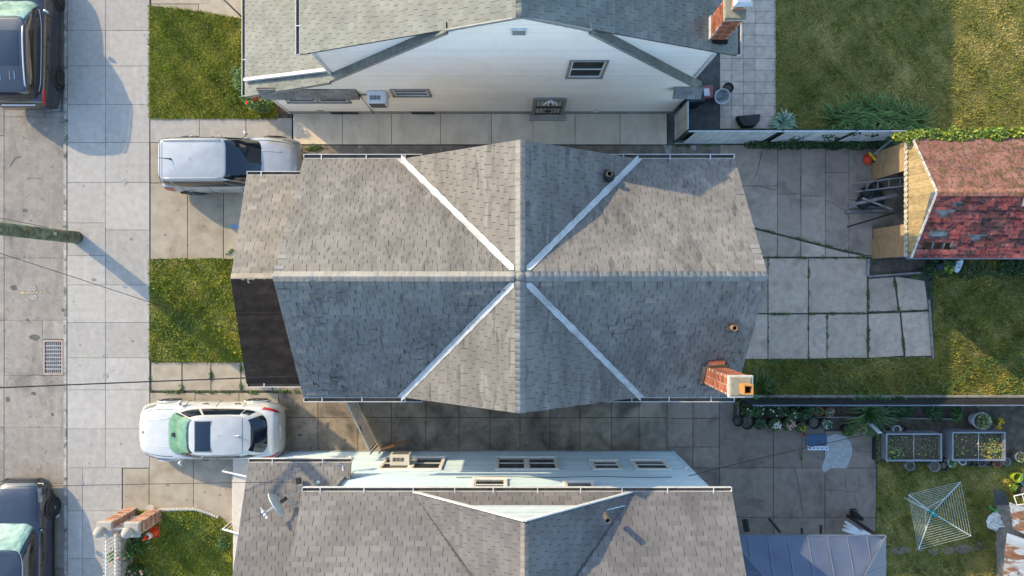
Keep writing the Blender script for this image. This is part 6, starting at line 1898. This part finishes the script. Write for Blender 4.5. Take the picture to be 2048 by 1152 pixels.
vv = thing('vine', 'bright yellow-green vine draped along the garage roof edge', 'vine', (13.5, GYN, 2.4))
obj('foliage', leaf_mesh('foliage', cloud(vine, 5200), .075, tint=(.55, .3)), MT['leaf_yellow'], vv)
MB().tube([(12.0 + .3*i, GYN+.1+.03*math.sin(i), 2.35 + .03*math.cos(i*2)) for i in range(19)], .014, 5).build('stem', MT['bark'], vv)

# clutter in and before the garage mouth
ld = thing('step_ladder', 'folded metal ladder leaning inside the garage mouth', 'ladder', (12.1, 3.2, 0))
for y in (3.22, 3.5): MB().bar((11.45, y, .06), (12.6, y+.05, 1.3), .035, .02).build('rail', MT['frame_grey'], ld)
for i in range(5): MB().bar((11.5 + i*.24, 3.23, .2 + i*.24), (11.5 + i*.24, 3.52, .2 + i*.24), .03, .015).build('rung', MT['frame_grey'], ld)
for lab, a, b, w in (('grey plank lying across the garage threshold', (11.2, 2.75, .5), (12.6, 3.05, .7), .1), ('short light batten crossing the junk pile', (11.5, 2.95, .62), (12.4, 2.55, .8), .06), ('dark pole poking out of the garage', (11.25, 2.05, .08), (12.7, 2.5, .35), .05), ('brown board at the foot of the junk pile', (11.2, 2.55, .05), (12.5, 2.6, .10), .09), ('old joist next to the brown board', (11.3, 2.72, .1), (12.4, 2.72, .16), .08)):
    tag(MB().bar(a, b, w, .04).build('timber', MT['oldwood' if 'dark' not in lab else 'black_iron']), lab, 'timber')
jk = MB(); jk.smooth = False
for i in range(5):
    q = Vector((11.9 + random.uniform(-.3, .5), 3.15 + random.uniform(-.3, .3), .22))
    jk.lathe([(.16, -.2), (.24, -.05), (.2, .12), (.08, .2)], q, 8)
tag(jk.build('junk_sack', MT['pot_black']), 'heap of black sacks behind the ladder in the garage mouth', 'sacks')
mw = thing('lawn_trimmer', 'red and yellow garden trimmer with long handles by the garage', 'garden tool', P(1737, 317))
p = P(1733, 320); MB().lathe([(.17, .06), (.18, .14), (.12, .24), (.05, .26)], p, 12).build('red_deck', MT['cone'], mw)
MB().lathe([(.06, -.04), (.15, -.04), (.16, 0), (.15, .04), (.06, .04)], P(1748, 322, .16), 16, 'Y').build('wheel', MT['tyre'], mw)
MB().bar(P(1738, 305, .35), P(1752, 321, .38), .06, .05).build('yellow_bar', MT['flower_yellow'], mw)
for o_ in (0, .07): MB().tube([P(1742, 312, .3) + Vector((o_, 0, 0)), P(1800, 266, 1.1) + Vector((o_, .02, 0))], .014, 6).build('handle', MT['galv'], mw)
tag(MB().prism([XY(1886, 545), XY(1880, 530), XY(1889, 522), XY(1900, 525), XY(1903, 540), XY(1897, 548)], .12, .17, bevel=.02).build('green_cloth', MT['lime']), 'crumpled lime green cloth below the garage eave', 'cloth')
tag(MB().prism([XY(1901, 541), XY(1904, 524), XY(1918, 518), XY(1920, 524), XY(1914, 540), XY(1908, 546)], .14, .22, bevel=.03).build('plastic_bag', MT['carton']), 'pale blue plastic bag beside the lime cloth', 'bag')
tag(MB().prism([XY(1862, 528), XY(1878, 526), XY(1880, 538), XY(1866, 540)], 0, .3, bevel=.04).build('dark_crate', MT['bin']), 'dark crate under the garage eave left of the lime cloth', 'crate')
bed = []
for i in range(30): bed.append((*XY(random.uniform(1850, 2060), random.uniform(522, 550)), .10, .22, .18, .16))
hb = thing('weed_bank', 'dark leafy weeds along the south side of the garage', 'weeds', P(1950, 535))
obj('foliage', leaf_mesh('foliage', cloud(bed, 3000), .06, tint=(.4, .3)), MT['leaf_dark'], hb)
for lab, a, b, w in (('weathered board at the paving corner by the plywood', (1735, 552), (1737, 518), .10), ('long grey board along the upper edge of the broken slabs', (1738, 553), (1846, 545), .07), ('thin board edging the far side of the broken slabs', (1858, 600), (1866, 716), .07)):
    tag(MB().bar(P(*a, .03), P(*b, .03), w, .04).build('edging_board', MT['oldwood']), lab, 'board')

# ================================================================ beds and pots behind the blue house
be = thing('garden_border', 'timber-edged planting border under the black fence', 'garden bed', P(1600, 830))
MB().prism([XY(1467, 846), XY(1745, 856), XY(1757, 850), XY(1757, 800), XY(1467, 800)], -.02, .02).build('border_soil', MT['mulch'], be)
for a, b in (((1467, 836), (1490, 837)), ((1620, 834), (1752, 834)), ((1921, 808), (1921, 838)), ((1752, 835), (1920, 838)), ((1476, 836), (1476, 806)), ((1502, 830), (1502, 806))): MB().bar(P(*a, .06), P(*b, .06), .04, .12).build('edging_board', MT['oldwood'], be)
for x, y, r, h, n, m, lab, fl in ((1500, 815, .42, .5, 1100, 'leaf_dark', 'dark shrub nearest the chimney in the back border', ('flower_white', 8, .03)), (1545, 818, .40, .5, 1000, 'leaf_dark', 'dark shrub with a few white flowers, second in the border', ('flower_white', 10, .03)),
                               (1580, 822, .34, .45, 900, 'leaf_dark', 'dark shrub with pale blossom above the flower pots', ('flower_white', 10, .03)), (1612, 822, .30, .45, 900, 'leaf_dark', 'round bluish shrub left of the terracotta pots', None),
                               (1800, 818, .50, .3, 900, 'leaf_dark', 'low dark shrub under the black fence left of the board', None), (1860, 820, .45, .3, 800, 'leaf_dark', 'low dark shrub under the black fence near the upright board', None), (1905, 826, .26, .3, 400, 'leaf', 'small paler plant by the upright board', None)):
    bush('shrub', lab, 'shrub', x, y, r, h, n, .06, m, flowers=fl, tint=(.45, .25), group='border shrubs')
blade_clump('grass_clump', 'arching strap-leaved clump at the border end', 'plant', P(1735, 822, .04), 90, 1.0, .018, 'leaf', .9, rad=.15, tint=(.45, .25))
blade_clump('grass_clump', 'strap-leaved clump beside the main chimney fence end', 'plant', P(1515, 780, .0), 60, .75, .018, 'leaf', .95, rad=.3, tint=(.4, .25))
POTS = [(1472, 840, .16, .28, 'pot_black', None, 'empty black pot with a grey rim at the driveway corner', None), (1489, 842, .22, .30, 'pot_black', None, 'wide black tub beside the ringed pot', None),
        (1514, 844, .19, .30, 'pot_black', ('leaf_dark', 160, None), 'black pot of dark foliage, third in the front row', None), (1543, 845, .22, .32, 'pot_black', ('leaf', 260, ('flower_white', 22, .03)), 'black pot full of white flowers', None),
        (1571, 845, .22, .32, 'pot_black', ('leaf', 200, ('flower_pink', 24, .03)), 'black pot full of pale pink flowers', None), (1595, 851, .17, .26, 'pot_black', ('leaf', 160, ('flower_yellow', 5, .025)), 'black pot of bright green leaves by the blue trays', None),
        (1622, 843, .19, .28, 'pot_black', None, 'bare black pot below the terracotta pair', None), (1645, 845, .18, .28, 'pot_black', ('leaf_pale', 60, None), 'black pot with a few pale leaves', None),
        (1690, 857, .20, .28, 'pot_black', ('leaf', 170, None), 'black pot of greenery above the pale patch', None), (1718, 852, .19, .28, 'terracotta', ('leaf_sparse', 160, None), 'rust brown pot of dry leaves near the border end', None),
        (1735, 858, .17, .26, 'pot_black', ('leaf', 120, None), 'black pot at the foot of the arching clump', None),
        (1631, 820, .14, .26, 'terracotta', ('leaf', 40, None), 'left of the two terracotta pots under the fence', None), (1653, 822, .14, .26, 'terracotta', ('leaf_pale', 40, None), 'right of the two terracotta pots under the fence', None),
        (1604, 866, .09, .16, 'terracotta', None, 'tiny terracotta pot at the corner of the blue trays', None),
        (1786, 856, .13, .28, 'pot_white', None, 'white bucket above the left raised bed', None), (1799, 855, .10, .22, 'pot_black', None, 'dark pot touching the white bucket', None),
        (1812, 928, .15, .28, 'pot_grey', None, 'grey pot below the left raised bed middle', None), (1860, 929, .165, .30, 'pot_grey', None, 'larger grey pot below the left bed corner', None), (1879, 928, .14, .28, 'pot_black', None, 'black pot between grey pot and wire basket', None),
        (1893, 905, .15, .34, 'pot_green', ('leaf', 60, None), 'green wire planter between the raised beds', None), (1894, 922, .13, .28, 'pot_white', ('leaf', 60, None), 'white-rimmed pot below the green wire planter', None),
        (1917, 919, .12, .26, 'pot_white', None, 'pale pot at the near corner of the right bed', None), (1931, 921, .11, .26, 'pot_black', None, 'first black pot under the right raised bed', None), (1943, 921, .11, .26, 'pot_black', None, 'second black pot under the right raised bed', None),
        (1955, 922, .125, .26, 'pot_grey', None, 'blue-grey pot under the middle of the right bed', None), (1968, 921, .11, .26, 'pot_black', None, 'black pot left of the terracotta rim', None), (1986, 923, .13, .26, 'terracotta', None, 'terracotta pot under the right raised bed', None),
        (2004, 920, .12, .26, 'pot_grey', None, 'grey pot at the far corner of the right bed', None), (2031, 911, .16, .26, 'pot_grey', ('leaf', 60, None), 'grey pot with a green sprout at the right edge', None),
        (1949, 838, .28, .40, 'pot_white', ('leaf_sparse', 220, None), 'big pale tub of yellowing leaves under the fence', None)]
for x, y, r, h, m, plant, lab, _ in POTS:
    c = P(x, y, 0)
    root = bucket('flower_pot', lab, 'pot', c, r*.78, r, h, m, 'soil', .014)
    root["group"] = 'garden pots'
    if plant:
        pts = cloud([(c.x, c.y, h + .08, r*1.0, r*1.0, .14)], plant[1])
        obj('foliage', leaf_mesh('foliage', pts, .055, tint=(.55, .28)), MT[plant[0]], root)
        if plant[2]:
            for q in pts[np.argsort(-pts[:, 2])][:plant[2][1]]: blossom(root, Vector(q) + Vector((0, 0, .02)), plant[2][2], plant[2][0])
yf = bush('marigold', 'small plant with orange-yellow flowers beside the pale tub', 'plant', 1984, 842, .20, .35, 160, .05, 'leaf', flowers=('flower_yellow', 26, .04))
pt = thing('trough_planter', 'long dark trough planter left of the raised bed', 'planter', P(1750, 893))
MB().prism([XY(1744, 918), XY(1755, 918), XY(1755, 868), XY(1744, 868)], 0, .22, bevel=.02).build('trough_body', MT['pot_black'], pt)
obj('foliage', leaf_mesh('foliage', cloud([(*XY(1749.5, y), .25, .07, .12, .05) for y in range(872, 918, 8)], 260), .04, tint=(.4, .3)), MT['leaf_sparse'], pt)
tag(MB().bar(P(1738, 845, .3), P(1760, 866, 1.0), .14, .02).build('leaning_board', MT['carton']), 'pale board leaning at the corner of the left raised bed', 'board')

def raised_bed(label, x0, y0, x1, y1, z, ys, seed):
    a, b = P(x0, y1, z), P(x1, y0, z)
    root = thing('raised_bed', label, 'raised bed', ((a.x+b.x)/2, (a.y+b.y)/2, 0), 0, 'steel raised beds')
    w, h = b.x-a.x, b.y-a.y; cx, cy = (a.x+b.x)/2, (a.y+b.y)/2
    t = .03
    for (c, dd) in (((cx, a.y, z/2), (w, t, z)), ((cx, b.y, z/2), (w, t, z)), ((a.x, cy, z/2), (t, h, z)), ((b.x, cy, z/2), (t, h, z))):
        mb = MB().box(c, dd)
        for k in range(5):       # corrugation
            zz = z*(k+.5)/5
            mb.box((c[0], c[1], zz), (dd[0]+.024 if dd[0] < .1 else dd[0]-.05, dd[1]+.024 if dd[1] < .1 else dd[1]-.05, z/11))
        mb.build('side_panel', MT['bed_metal'], root)
    mb = MB()
    for q in ((cx, a.y, w+.05, .045), (cx, b.y, w+.05, .045)): mb.box((q[0], q[1], z+.012), (q[2], q[3], .022))
    for q in ((a.x, cy, .045, h-.05), (b.x, cy, .045, h-.05)): mb.box((q[0], q[1], z+.0115), (q[2], q[3], .022))
    mb.build('rim', MT['bed_metal'], root)
    MB().box((cx, cy, z*.75-.02), (w-.04, h-.04, .04)).build('bed_soil', MT['mulch'], root)
    MB().tube([(cx, a.y, z), (cx, b.y, z)], .010, 6).build('brace_rod', MT['galv'], root)
    r_ = np.random.default_rng(seed)
    n = 190
    q = np.stack([r_.uniform(a.x+.08, b.x-.08, n), r_.uniform(a.y+.08, b.y-.08, n), np.full(n, z*.78) + r_.uniform(0, .08, n)], 1)
    cl = np.stack([r_.normal(a.x + (.22 if seed == 1 else w*.78), .17, 260), r_.normal(a.y + h*.35, .16, 260), z*.8 + r_.uniform(0, .2, 260)], 1)
    cl[:, 0] = np.clip(cl[:, 0], a.x+.05, b.x-.05); cl[:, 1] = np.clip(cl[:, 1], a.y+.05, b.y-.05)
    obj('seedlings', leaf_mesh('seedlings', np.concatenate([q, cl]), .05, tint=ys), MT['leaf_sparse'], root, kind='stuff')
raised_bed('corrugated steel raised bed nearer the paving, greens at one corner', 1773, 868, 1882, 921, .55, (.4, .28), 1)
raised_bed('corrugated steel raised bed further from the paving, yellow seedlings', 1905, 865, 2009, 920, .55, (.6, .3), 2)

# seed trays
tr = thing('seed_trays', 'block of blue plastic crate trays on the paving', 'trays', P(1630, 878))
for j in range(2):
    for i in range(5):
        a = P(1612 + i*8.3, 868.5 + j*10.5); s, h = 7.6/59.4, 9.6/59.4
        mb = MB(); x0, y0 = a.x, a.y - h
        for k in range(5):
            mb.box((x0 + s*k/4, y0+h/2, .05), (.006, h, .018))
            mb.box((x0+s/2, y0 + h*k/4, .0495), (s, .006, .018))
        ty = mb.build('tray', MT['crate'], tr)
        MB().box((x0+s/2, y0+h/2, .012), (s, h, .01)).build('tray_cells', MT['soil'], ty)
ct = thing('milk_cartons', 'row of five white cartons below the blue trays', 'cartons', P(1630, 895))
for i in range(5):
    a = P(1616.5 + i*8.2, 894.5); mb = MB()
    for dx, dy, w, h in ((-.045, 0, .03, .13), (.045, 0, .03, .13), (0, .05, .06, .03), (0, -.05, .06, .03)): mb.box((a.x+dx, a.y+dy, .09), (w, h, .14))
    mb.build('carton', MT['carton'], ct)
    MB().box((a.x, a.y, .06), (.06, .07, .02)).build('carton_inside', MT['crate'], ct)

# rotary washing line
wl = thing('washing_line', 'white rotary washing line with teal hub on the rear lawn', 'washing line', P(1808, 994.5))
hub = P(1864, 1025, 1.62); cor = [P(1817, 989, 1.92), P(1921, 964, 1.92), P(1942, 1072, 1.92), P(1837, 1099, 1.92)]
MB().tube([(hub.x, hub.y, 0), (hub.x, hub.y, 1.7)], .028, 10).build('post', MT['line_white'], wl)
MB().box((hub.x, hub.y, 1.62), (.14, .14, .14), rz=.6).build('hub', MT['teal'], wl)
MB().box((hub.x+.06, hub.y-.05, 1.70), (.10, .09, .06), rz=.2).build('hub_cap', MT['teal'], wl)
for c_ in cor:
    MB().tube([hub, c_], .012, 6).build('arm', MT['line_white'], wl)
    MB().tube([hub - Vector((0,0,.35)), hub.lerp(c_, .5)], .010, 6).build('strut', MT['line_white'], wl)
for i in range(4):
    a, b = cor[i], cor[(i+1) % 4]
    for k in range(12):
        f_ = .20 + .80*k/11
        MB().tube([hub.lerp(a, f_), hub.lerp(b, f_)], .004, 4, caps=False).build('line', MT['line_white'], wl)

# awning pavilion
aw = thing('pavilion', 'blue-grey hipped canopy roof behind the blue house', 'pavilion', (9.3, -9.2, 0))
E = [P(1440, 1064, 2.35), P(1768, 1073, 2.35)]
x0, x1, y1 = 6.6, 11.40, -7.56; y0 = -11.4; ze, zr = 2.35, 3.30
yr = (y0+y1)/2; rx0, rx1 = x0+1.7, x1-1.75
npn = 8
for i in range(npn):
    a, b = x0 + (x1-x0)*i/npn, x0 + (x1-x0)*(i+1)/npn
    def top(x):
        if x < rx0: f_ = (x-x0)/(rx0-x0)
        elif x > rx1: f_ = (x1-x)/(x1-rx1)
        else: f_ = 1
        return (x, y1 + (yr-y1)*f_, ze + (zr-ze)*f_ - .05*math.sin(f_*math.pi))
    def row(x):
        t = top(x); return [Vector((x, y1, ze)).lerp(Vector(t), k/6) - Vector((0,0,.035*math.sin(k/6*math.pi))) for k in range(7)]
    cuts = sorted(set([a, b] + [q for q in (rx0, rx1) if a < q < b]))
    mb = MB(); mb.grid([[p_ - Vector((0,0,.018*math.sin(math.pi*(j/5)))) for p_ in row(a + (b-a)*j/5)] for j in range(6)])
    mb.build('canopy_panel', MT['awning'], aw, smooth=True)
    if i: MB().bar((a, y1, ze+.006), Vector(top(a)) + Vector((0,0,.006)), .03, .012).build('seam', MT['seam'], aw)
for xs_, xr_ in ((x1, rx1), (x0, rx0)):
    n = 4
    for i in range(n):
        ya, yb = y1 + (y0-y1)*i/n, y1 + (y0-y1)*(i+1)/n
        def tp(y):
            f_ = (y1-y)/(y1-yr) if y > yr else (y-y0)/(yr-y0)
            return Vector((xs_ + (xr_-xs_)*f_, y, ze + (zr-ze)*f_))
        mb = MB(); ym = [ya, yb]
        mb.grid([[Vector((xs_, y, ze)).lerp(tp(y), k/4) for k in range(5)] for y in np.linspace(ya, yb, 5)])
        mb.build('end_panel', MT['awning'], aw, smooth=True)
        if i: MB().bar(Vector((xs_, ya, ze+.008)), tp(ya) + Vector((0,0,.008)), .03, .012).build('seam', MT['seam'], aw)
    MB().bar((xs_, y1, ze+.01), (xr_, yr, zr+.01), .035, .02).build('hip_seam', MT['seam'], aw)
mb = MB(); mb.grid([[Vector((x, y0, ze)), Vector((max(rx0, min(rx1, x)), yr, zr))] for x in np.linspace(x0, x1, 9)]); mb.build('back_panel', MT['awning'], aw)
for x, y in ((x0+.1, y1-.1), (x1-.1, y1-.1), (x1-.1, y0+.1), (x0+.1, y0+.1)): MB().box((x, y, ze/2), (.08, .08, ze)).build('post', MT['black_iron'], aw)
MB().bar((x1-.01, y1, ze-.05), (x1-.01, y0, ze-.05), .02, .10).build('valance', MT['seam'], aw)
MB().bar((x0, y1+.005, ze-.05), (x1, y1+.005, ze-.05), .02, .10).build('valance', MT['blue_trim'], aw)

# things by the pavilion
wb = thing('white_sack', 'folded white tarp bundle sticking out from the pavilion', 'tarp', P(1712, 1058))
for i, (dx, L2) in enumerate(((0, .62), (.08, .5), (.16, .42))):
    a = P(1690 - i*3, 1043 + i*8, .28+.03*i); b = P(1722 + i*3, 1068, .35)
    MB().tube([a, a.lerp(b, .3), a.lerp(b, .7), b], [.035, .07, .085, .06], 8).build('fold', MT['cloth'], wb, smooth=True)
MB().prism([XY(1706, 1064), XY(1716, 1054), XY(1733, 1062), XY(1738, 1080), XY(1705, 1080)], .15, .42, bevel=.07).build('tarp_end', MT['cloth'], wb)
tag(MB().tube([P(1490, 1040, .9), P(1494, 1062, .9)], .10, 12).build('black_chair_back', MT['pot_black']), 'dark chair back showing between roof and pavilion', 'chair')
for x0_, y0_, x1_, y1_, lab in ((1538, 1037, 1560, 1064, 'black folded parasol lying on the paving by the pavilion'), (1604, 1056, 1604, 1068, 'first dark pot stick at the pavilion edge'), (1642, 1050, 1642, 1068, 'dark upright stick beside the pavilion edge')):
    tag(MB().tube([P(x0_, y0_, .3), P(x1_, y1_, .35)], .045, 8).build('dark_stick', MT['pot_black']), lab, 'stick')
cat = thing('cat', 'black cat crouching on the paving near the tarp', 'cat', P(1712, 1031))
c0 = P(1709, 1029); dd_ = Vector((.55, -.35, 0)).normalized(); sdv = Vector((-dd_.y, dd_.x, 0))
mb = MB(); spine = [(-.19, .06, .03, .05), (-.15, .09, .085, .085), (-.06, .11, .115, .105), (.04, .115, .105, .105), (.11, .13, .075, .085), (.15, .165, .06, .06), (.19, .185, .062, .058), (.235, .17, .045, .042), (.26, .155, .018, .018)]
rows_ = []
for q, z, w, h in spine:
    rows_.append([c0 + dd_*q + sdv*w*math.cos(a) + Vector((0, 0, max(.004, z + h*math.sin(a)))) for a in np.linspace(0, 2*math.pi, 15)[:-1]])
mb.grid(rows_, wrap=True); mb.add(rows_[0], [list(range(14))]); mb.add(rows_[-1], [list(range(14))])
for s in (-1, 1):
    e = c0 + dd_*.175 + sdv*s*.036 + Vector((0, 0, .225)); mb.add([e + dd_*.015, e - dd_*.015 + sdv*.018, e - dd_*.015 - sdv*.018, e + Vector((0, 0, .05)) + sdv*s*.012], [(0,1,3),(1,2,3),(2,0,3)])
    mb.tube([c0 + dd_*.12 + sdv*s*.05 + Vector((0,0,.08)), c0 + dd_*.20 + sdv*s*.05 + Vector((0,0,.02)), c0 + dd_*.245 + sdv*s*.048 + Vector((0,0,.018))], [.03, .024, .02], 7)
mb.tube([c0 - dd_*.17 + Vector((0,0,.04)), c0 - dd_*.22 + sdv*.08 + Vector((0,0,.03)), c0 - dd_*.10 + sdv*.16 + Vector((0,0,.025)), c0 + dd_*.03 + sdv*.145 + Vector((0,0,.025))], [.022, .02, .018, .012], 7)
mb.build('cat_body', MT['fur'], cat, smooth=True)

# shed roofs of rusty sheets at the right edge
def corrugated(parent, name, quad, mate, n=60, amp=.009, waves=6):
    A, B_, C_, D = [Vector(q) for q in quad]     # A->B along waves count, A->D the run
    nrm = (B_-A).cross(D-A).normalized()
    if nrm.z < 0: nrm = -nrm
    mb = MB(); mb.grid([[A.lerp(B_, i/n).lerp(D.lerp(C_, i/n), j/4) + nrm*amp*math.sin(i/n*waves*2*math.pi) for j in range(5)] for i in range(n+1)])
    o = mb.build(name, MT[mate], parent, smooth=True)
    return o
sh = thing('scrap_shed', 'low shed roofed with rusty corrugated iron sheets', 'shed', (16, -7.2, 0))
corrugated(sh, 'roof_sheet', [P(2018, 1004, 1.9), P(2026, 1058, 1.9), P(2140, 1110, 1.6), P(2140, 1050, 1.6)], 'rust_sheet')
corrugated(sh, 'roof_sheet', [P(2011, 1086, 1.85), P(2005, 1170, 1.8), P(2140, 1230, 1.55), P(2140, 1135, 1.6)], 'rust_sheet', waves=8)
corrugated(sh, 'roof_sheet', [P(2014, 1066, 1.7), P(2011, 1092, 1.7), P(2140, 1140, 1.45), P(2140, 1108, 1.5)], 'grey_sheet', amp=.004)
MB().prism([(16.3, -10.5), (18.5, -10.5), (18.5, -7.3), (16.3, -7.3)], 0, 1.2).build('shed_wall', MT['oldwood'], sh)
tag(MB().prism([XY(1987, 978), XY(2010, 983), XY(2024, 1060), XY(1996, 1066), XY(1990, 1020)], .0, .02).build('rubber_mat', MT['dark_sheet']), 'dark strip of felt on the ground before the shed', 'mat')
tp_ = thing('tarp_bundle', 'crumpled white plastic sheet heaped by the shed', 'tarp', P(1994, 1044))
mb = MB(); c = P(1993, 1042)
rows_ = []
for i in range(9):
    r = .36*(i/8)**.8; rows_.append([(c.x + (r+random.uniform(-.03,.03))*math.cos(a), c.y + (r*.95+random.uniform(-.03,.03))*math.sin(a), max(.03, .34*(1-(i/8)**2) + random.uniform(-.11, .11))) for a in np.linspace(0, 2*math.pi, 23)[:-1]])
mb.grid(rows_, wrap=True); mb.build('sheet', MT['cloth'], tp_, smooth=False)
MB().prism([XY(2000, 1058), XY(2008, 1056), XY(2012, 1066), XY(2002, 1068)], .05, .18, bevel=.04).build('sheet_end', MT['cloth'], tp_)
tag(MB().prism([XY(1992, 1101), XY(1998, 1099), XY(2012, 1105), XY(2010, 1112), XY(2000, 1111)], .3, .42, bevel=.03).build('green_tub', MT['green_plastic']), 'bright green plastic tub lid by the shed', 'tub')
tag(MB().bar(P(2004, 1095, .2), P(2008, 1068, .2), .06, .05).build('post_timber', MT['oldwood']), 'weathered upright timber between sheet heap and green tub', 'timber')
tag(MB().tube([P(1978, 1012, .05), P(1984, 1018, .08), P(2030, 1032, .4)], .018, 6).build('garden_hose', MT['green_plastic']), 'thin green stake crossing the dark felt strip', 'stake')
bucket('lime_bucket', 'lime yellow bucket at the right edge', 'bucket', P(2024, 951), .12, .15, .3, 'lime', None)
bucket('teal_basket', 'teal plastic tub behind the lime bucket', 'tub', P(2042, 956), .15, .20, .3, 'teal', 'soil')
bucket('black_pot', 'black pot below the lime bucket', 'pot', P(2037, 974), .13, .17, .28, 'pot_black', 'soil')
bush('weed_clump', 'yellow-green weeds beside the lime bucket', 'plant', 2019, 972, .22, .25, 260, .06, 'leaf_yellow', tint=(.4, .25))
pn = thing('window_frame_scrap', 'old pane frame lying above the rusty sheets', 'frame', P(2040, 996, 1.0))
mb = MB(); q = [P(2028, 992, 1.0), P(2060, 985, 1.0), P(2066, 1006, 1.0), P(2034, 1010, 1.0)]
mb.tube(q + q[:1], .02, 5); mb.tube([q[0].lerp(q[1], .5), q[3].lerp(q[2], .5)], .014, 5); mb.build('scrap_frame', MT['white_iron'], pn)
sb = [(1840, 1098, .18, .10), (1868, 1104, .22, .13), (1896, 1100, .20, .12), (1925, 1098, .30, .17), (1960, 1092, .22, .13), (1800, 1102, .34, .13)]
stp = thing('stepping_stones', 'line of grey stepping stones below the washing line', 'stepping stones', P(1870, 1101))
for i, (x, y, a_, b_) in enumerate(sb): blob('stepping_stone', x, y, a_*1.15, b_*1.1, .004, 'yard3', stp, i+20, 9)

# ================================================================ weeds in the joints
W = []
for pl_, n in (([(1465, 514), (1540, 515), (1617, 516), (1735, 515)], 260), ([(1617, 520), (1617, 626), (1617, 716)], 110), ([(1735, 515), (1736, 626), (1736, 717)], 520), ([(1515, 628), (1617, 628), (1736, 626), (1800, 623), (1860, 621)], 420),
               ([(1788, 553), (1798, 622), (1809, 713)], 260), ([(1510, 456), (1640, 488), (1740, 514)], 240), ([(1862, 560), (1862, 715)], 200), ([(1536, 520), (1536, 715)], 40), ([(1654, 630), (1654, 715)], 70),
               ([(300, 783), (420, 784), (482, 784), (600, 783)], 420), ([(422, 724), (422, 782)], 180), ([(482, 724), (482, 782)], 150), ([(364, 724), (364, 782)], 60), ([(300, 722), (301, 782)], 40), ([(302, 520), (380, 518), (450, 519)], 220),
               ([(447, 515), (465, 500)], 60), ([(1340, 292), (1430, 291)], 120), ([(610, 297), (650, 294)], 260), ([(1460, 722), (1620, 721), (1860, 718)], 420), ([(1745, 520), (1750, 545), (1840, 556)], 200),
               ([(131, 250), (131, 320)], 10), ([(600, 782), (560, 783)], 140), ([(1600, 900), (1602, 936)], 20)):
    W.append(weeds_line(pl_, n, .022, .05))
for c_, n in (((131, 242), 14), ((130, 452), 14), ((131, 275), 10), ((128, 618), 12), ((630, 297), 150)):
    p = P(*c_); W.append(np.array([p])[0][None] + rng.normal(0, .05, (n, 3))*np.array([1, 1, .2]) + np.array([0, 0, .02]))
tag(obj('weeds', leaf_mesh('weeds', np.concatenate(W), .045, tint=(.45, .28)), MT['weed'], kind='stuff'), 'weeds and moss sprouting in the paving joints', 'weeds')
# clover leaves in the front lawns and bright ground cover in the back lawn
C_ = []
for poly, n in (([(302, 520), (480, 520), (500, 722), (302, 722)], 3800), ([(320, 1022), (440, 1040), (480, 1090), (400, 1080), (330, 1050)], 900), ([(1840, 800), (2060, 800), (2060, 700), (1950, 720), (1900, 760)], 2200), ([(1460, 795), (1900, 795), (1900, 765), (1480, 750)], 1800)):
    pw = [XY(*q) for q in poly]; ps = np.array(pw); q = rng.uniform(ps.min(0), ps.max(0), (n*2, 2)); q = q[in_poly(q, pw)][:n]
    keep = lf(q[:, 0], q[:, 1], 1.1, 2.2) > .42; q = q[keep]
    C_.append(np.concatenate([q, rng.uniform(.03, .08, (len(q), 1))], 1))
tag(obj('clover', leaf_mesh('clover', np.concatenate(C_), .04, .4, tint=(.62, .25)), MT['weed'], kind='stuff'), 'clover leaves scattered through the lawns', 'ground cover')
# cracks in old slabs, dark hairlines a few millimetres proud of the joint bed
def crack(parent, pts, w=.010, z=.004):
    ps = []
    for i in range(len(pts)-1):
        for k in range(6):
            t = k/6; ps.append(P(pts[i][0]+(pts[i+1][0]-pts[i][0])*t + random.uniform(-.8, .8), pts[i][1]+(pts[i+1][1]-pts[i][1])*t + random.uniform(-.8, .8), z))
    ps.append(P(*pts[-1], z))
    mb = MB(); L = []
    for i, p in enumerate(ps):
        d = (ps[min(i+1, len(ps)-1)] - ps[max(i-1, 0)]).normalized(); s = Vector((-d.y, d.x, 0))*w/2*random.uniform(.5, 1.4)
        L.append([p - s, p + s])
    mb.grid(L); mb.build('crack', MT['joint'], parent)
for pts, w in (([(1589, 938), (1600, 980), (1606, 1032)], .02), ([(1652, 980), (1690, 982), (1708, 984), (1720, 972), (1752, 974)], .015), ([(1690, 946), (1692, 980)], .012), ([(1708, 984), (1714, 1010)], .012), ([(1720, 972), (1718, 940)], .012), ([(1703, 900), (1735, 905), (1752, 902)], .012), ([(1500, 990), (1510, 1005), (1530, 1000)], .012)):
    crack(rear_pave, pts, w, .0015)
for pts, w in (([(1602, 352), (1602, 450)], .02), ([(1512, 372), (1555, 380)], .012), ([(1524, 300), (1515, 345), (1505, 360)], .015), ([(1653, 400), (1690, 420), (1700, 440)], .012), ([(1700, 410), (1750, 412)], .012)):
    crack(yard_pave, pts, w, .0065)
crack(road, [(20, 335), (28, 318), (42, 312)], .02, RZ+.007); crack(road, [(55, 355), (85, 358)], .012, RZ+.007); crack(road, [(45, 755), (70, 748), (90, 752)], .012, RZ+.007)
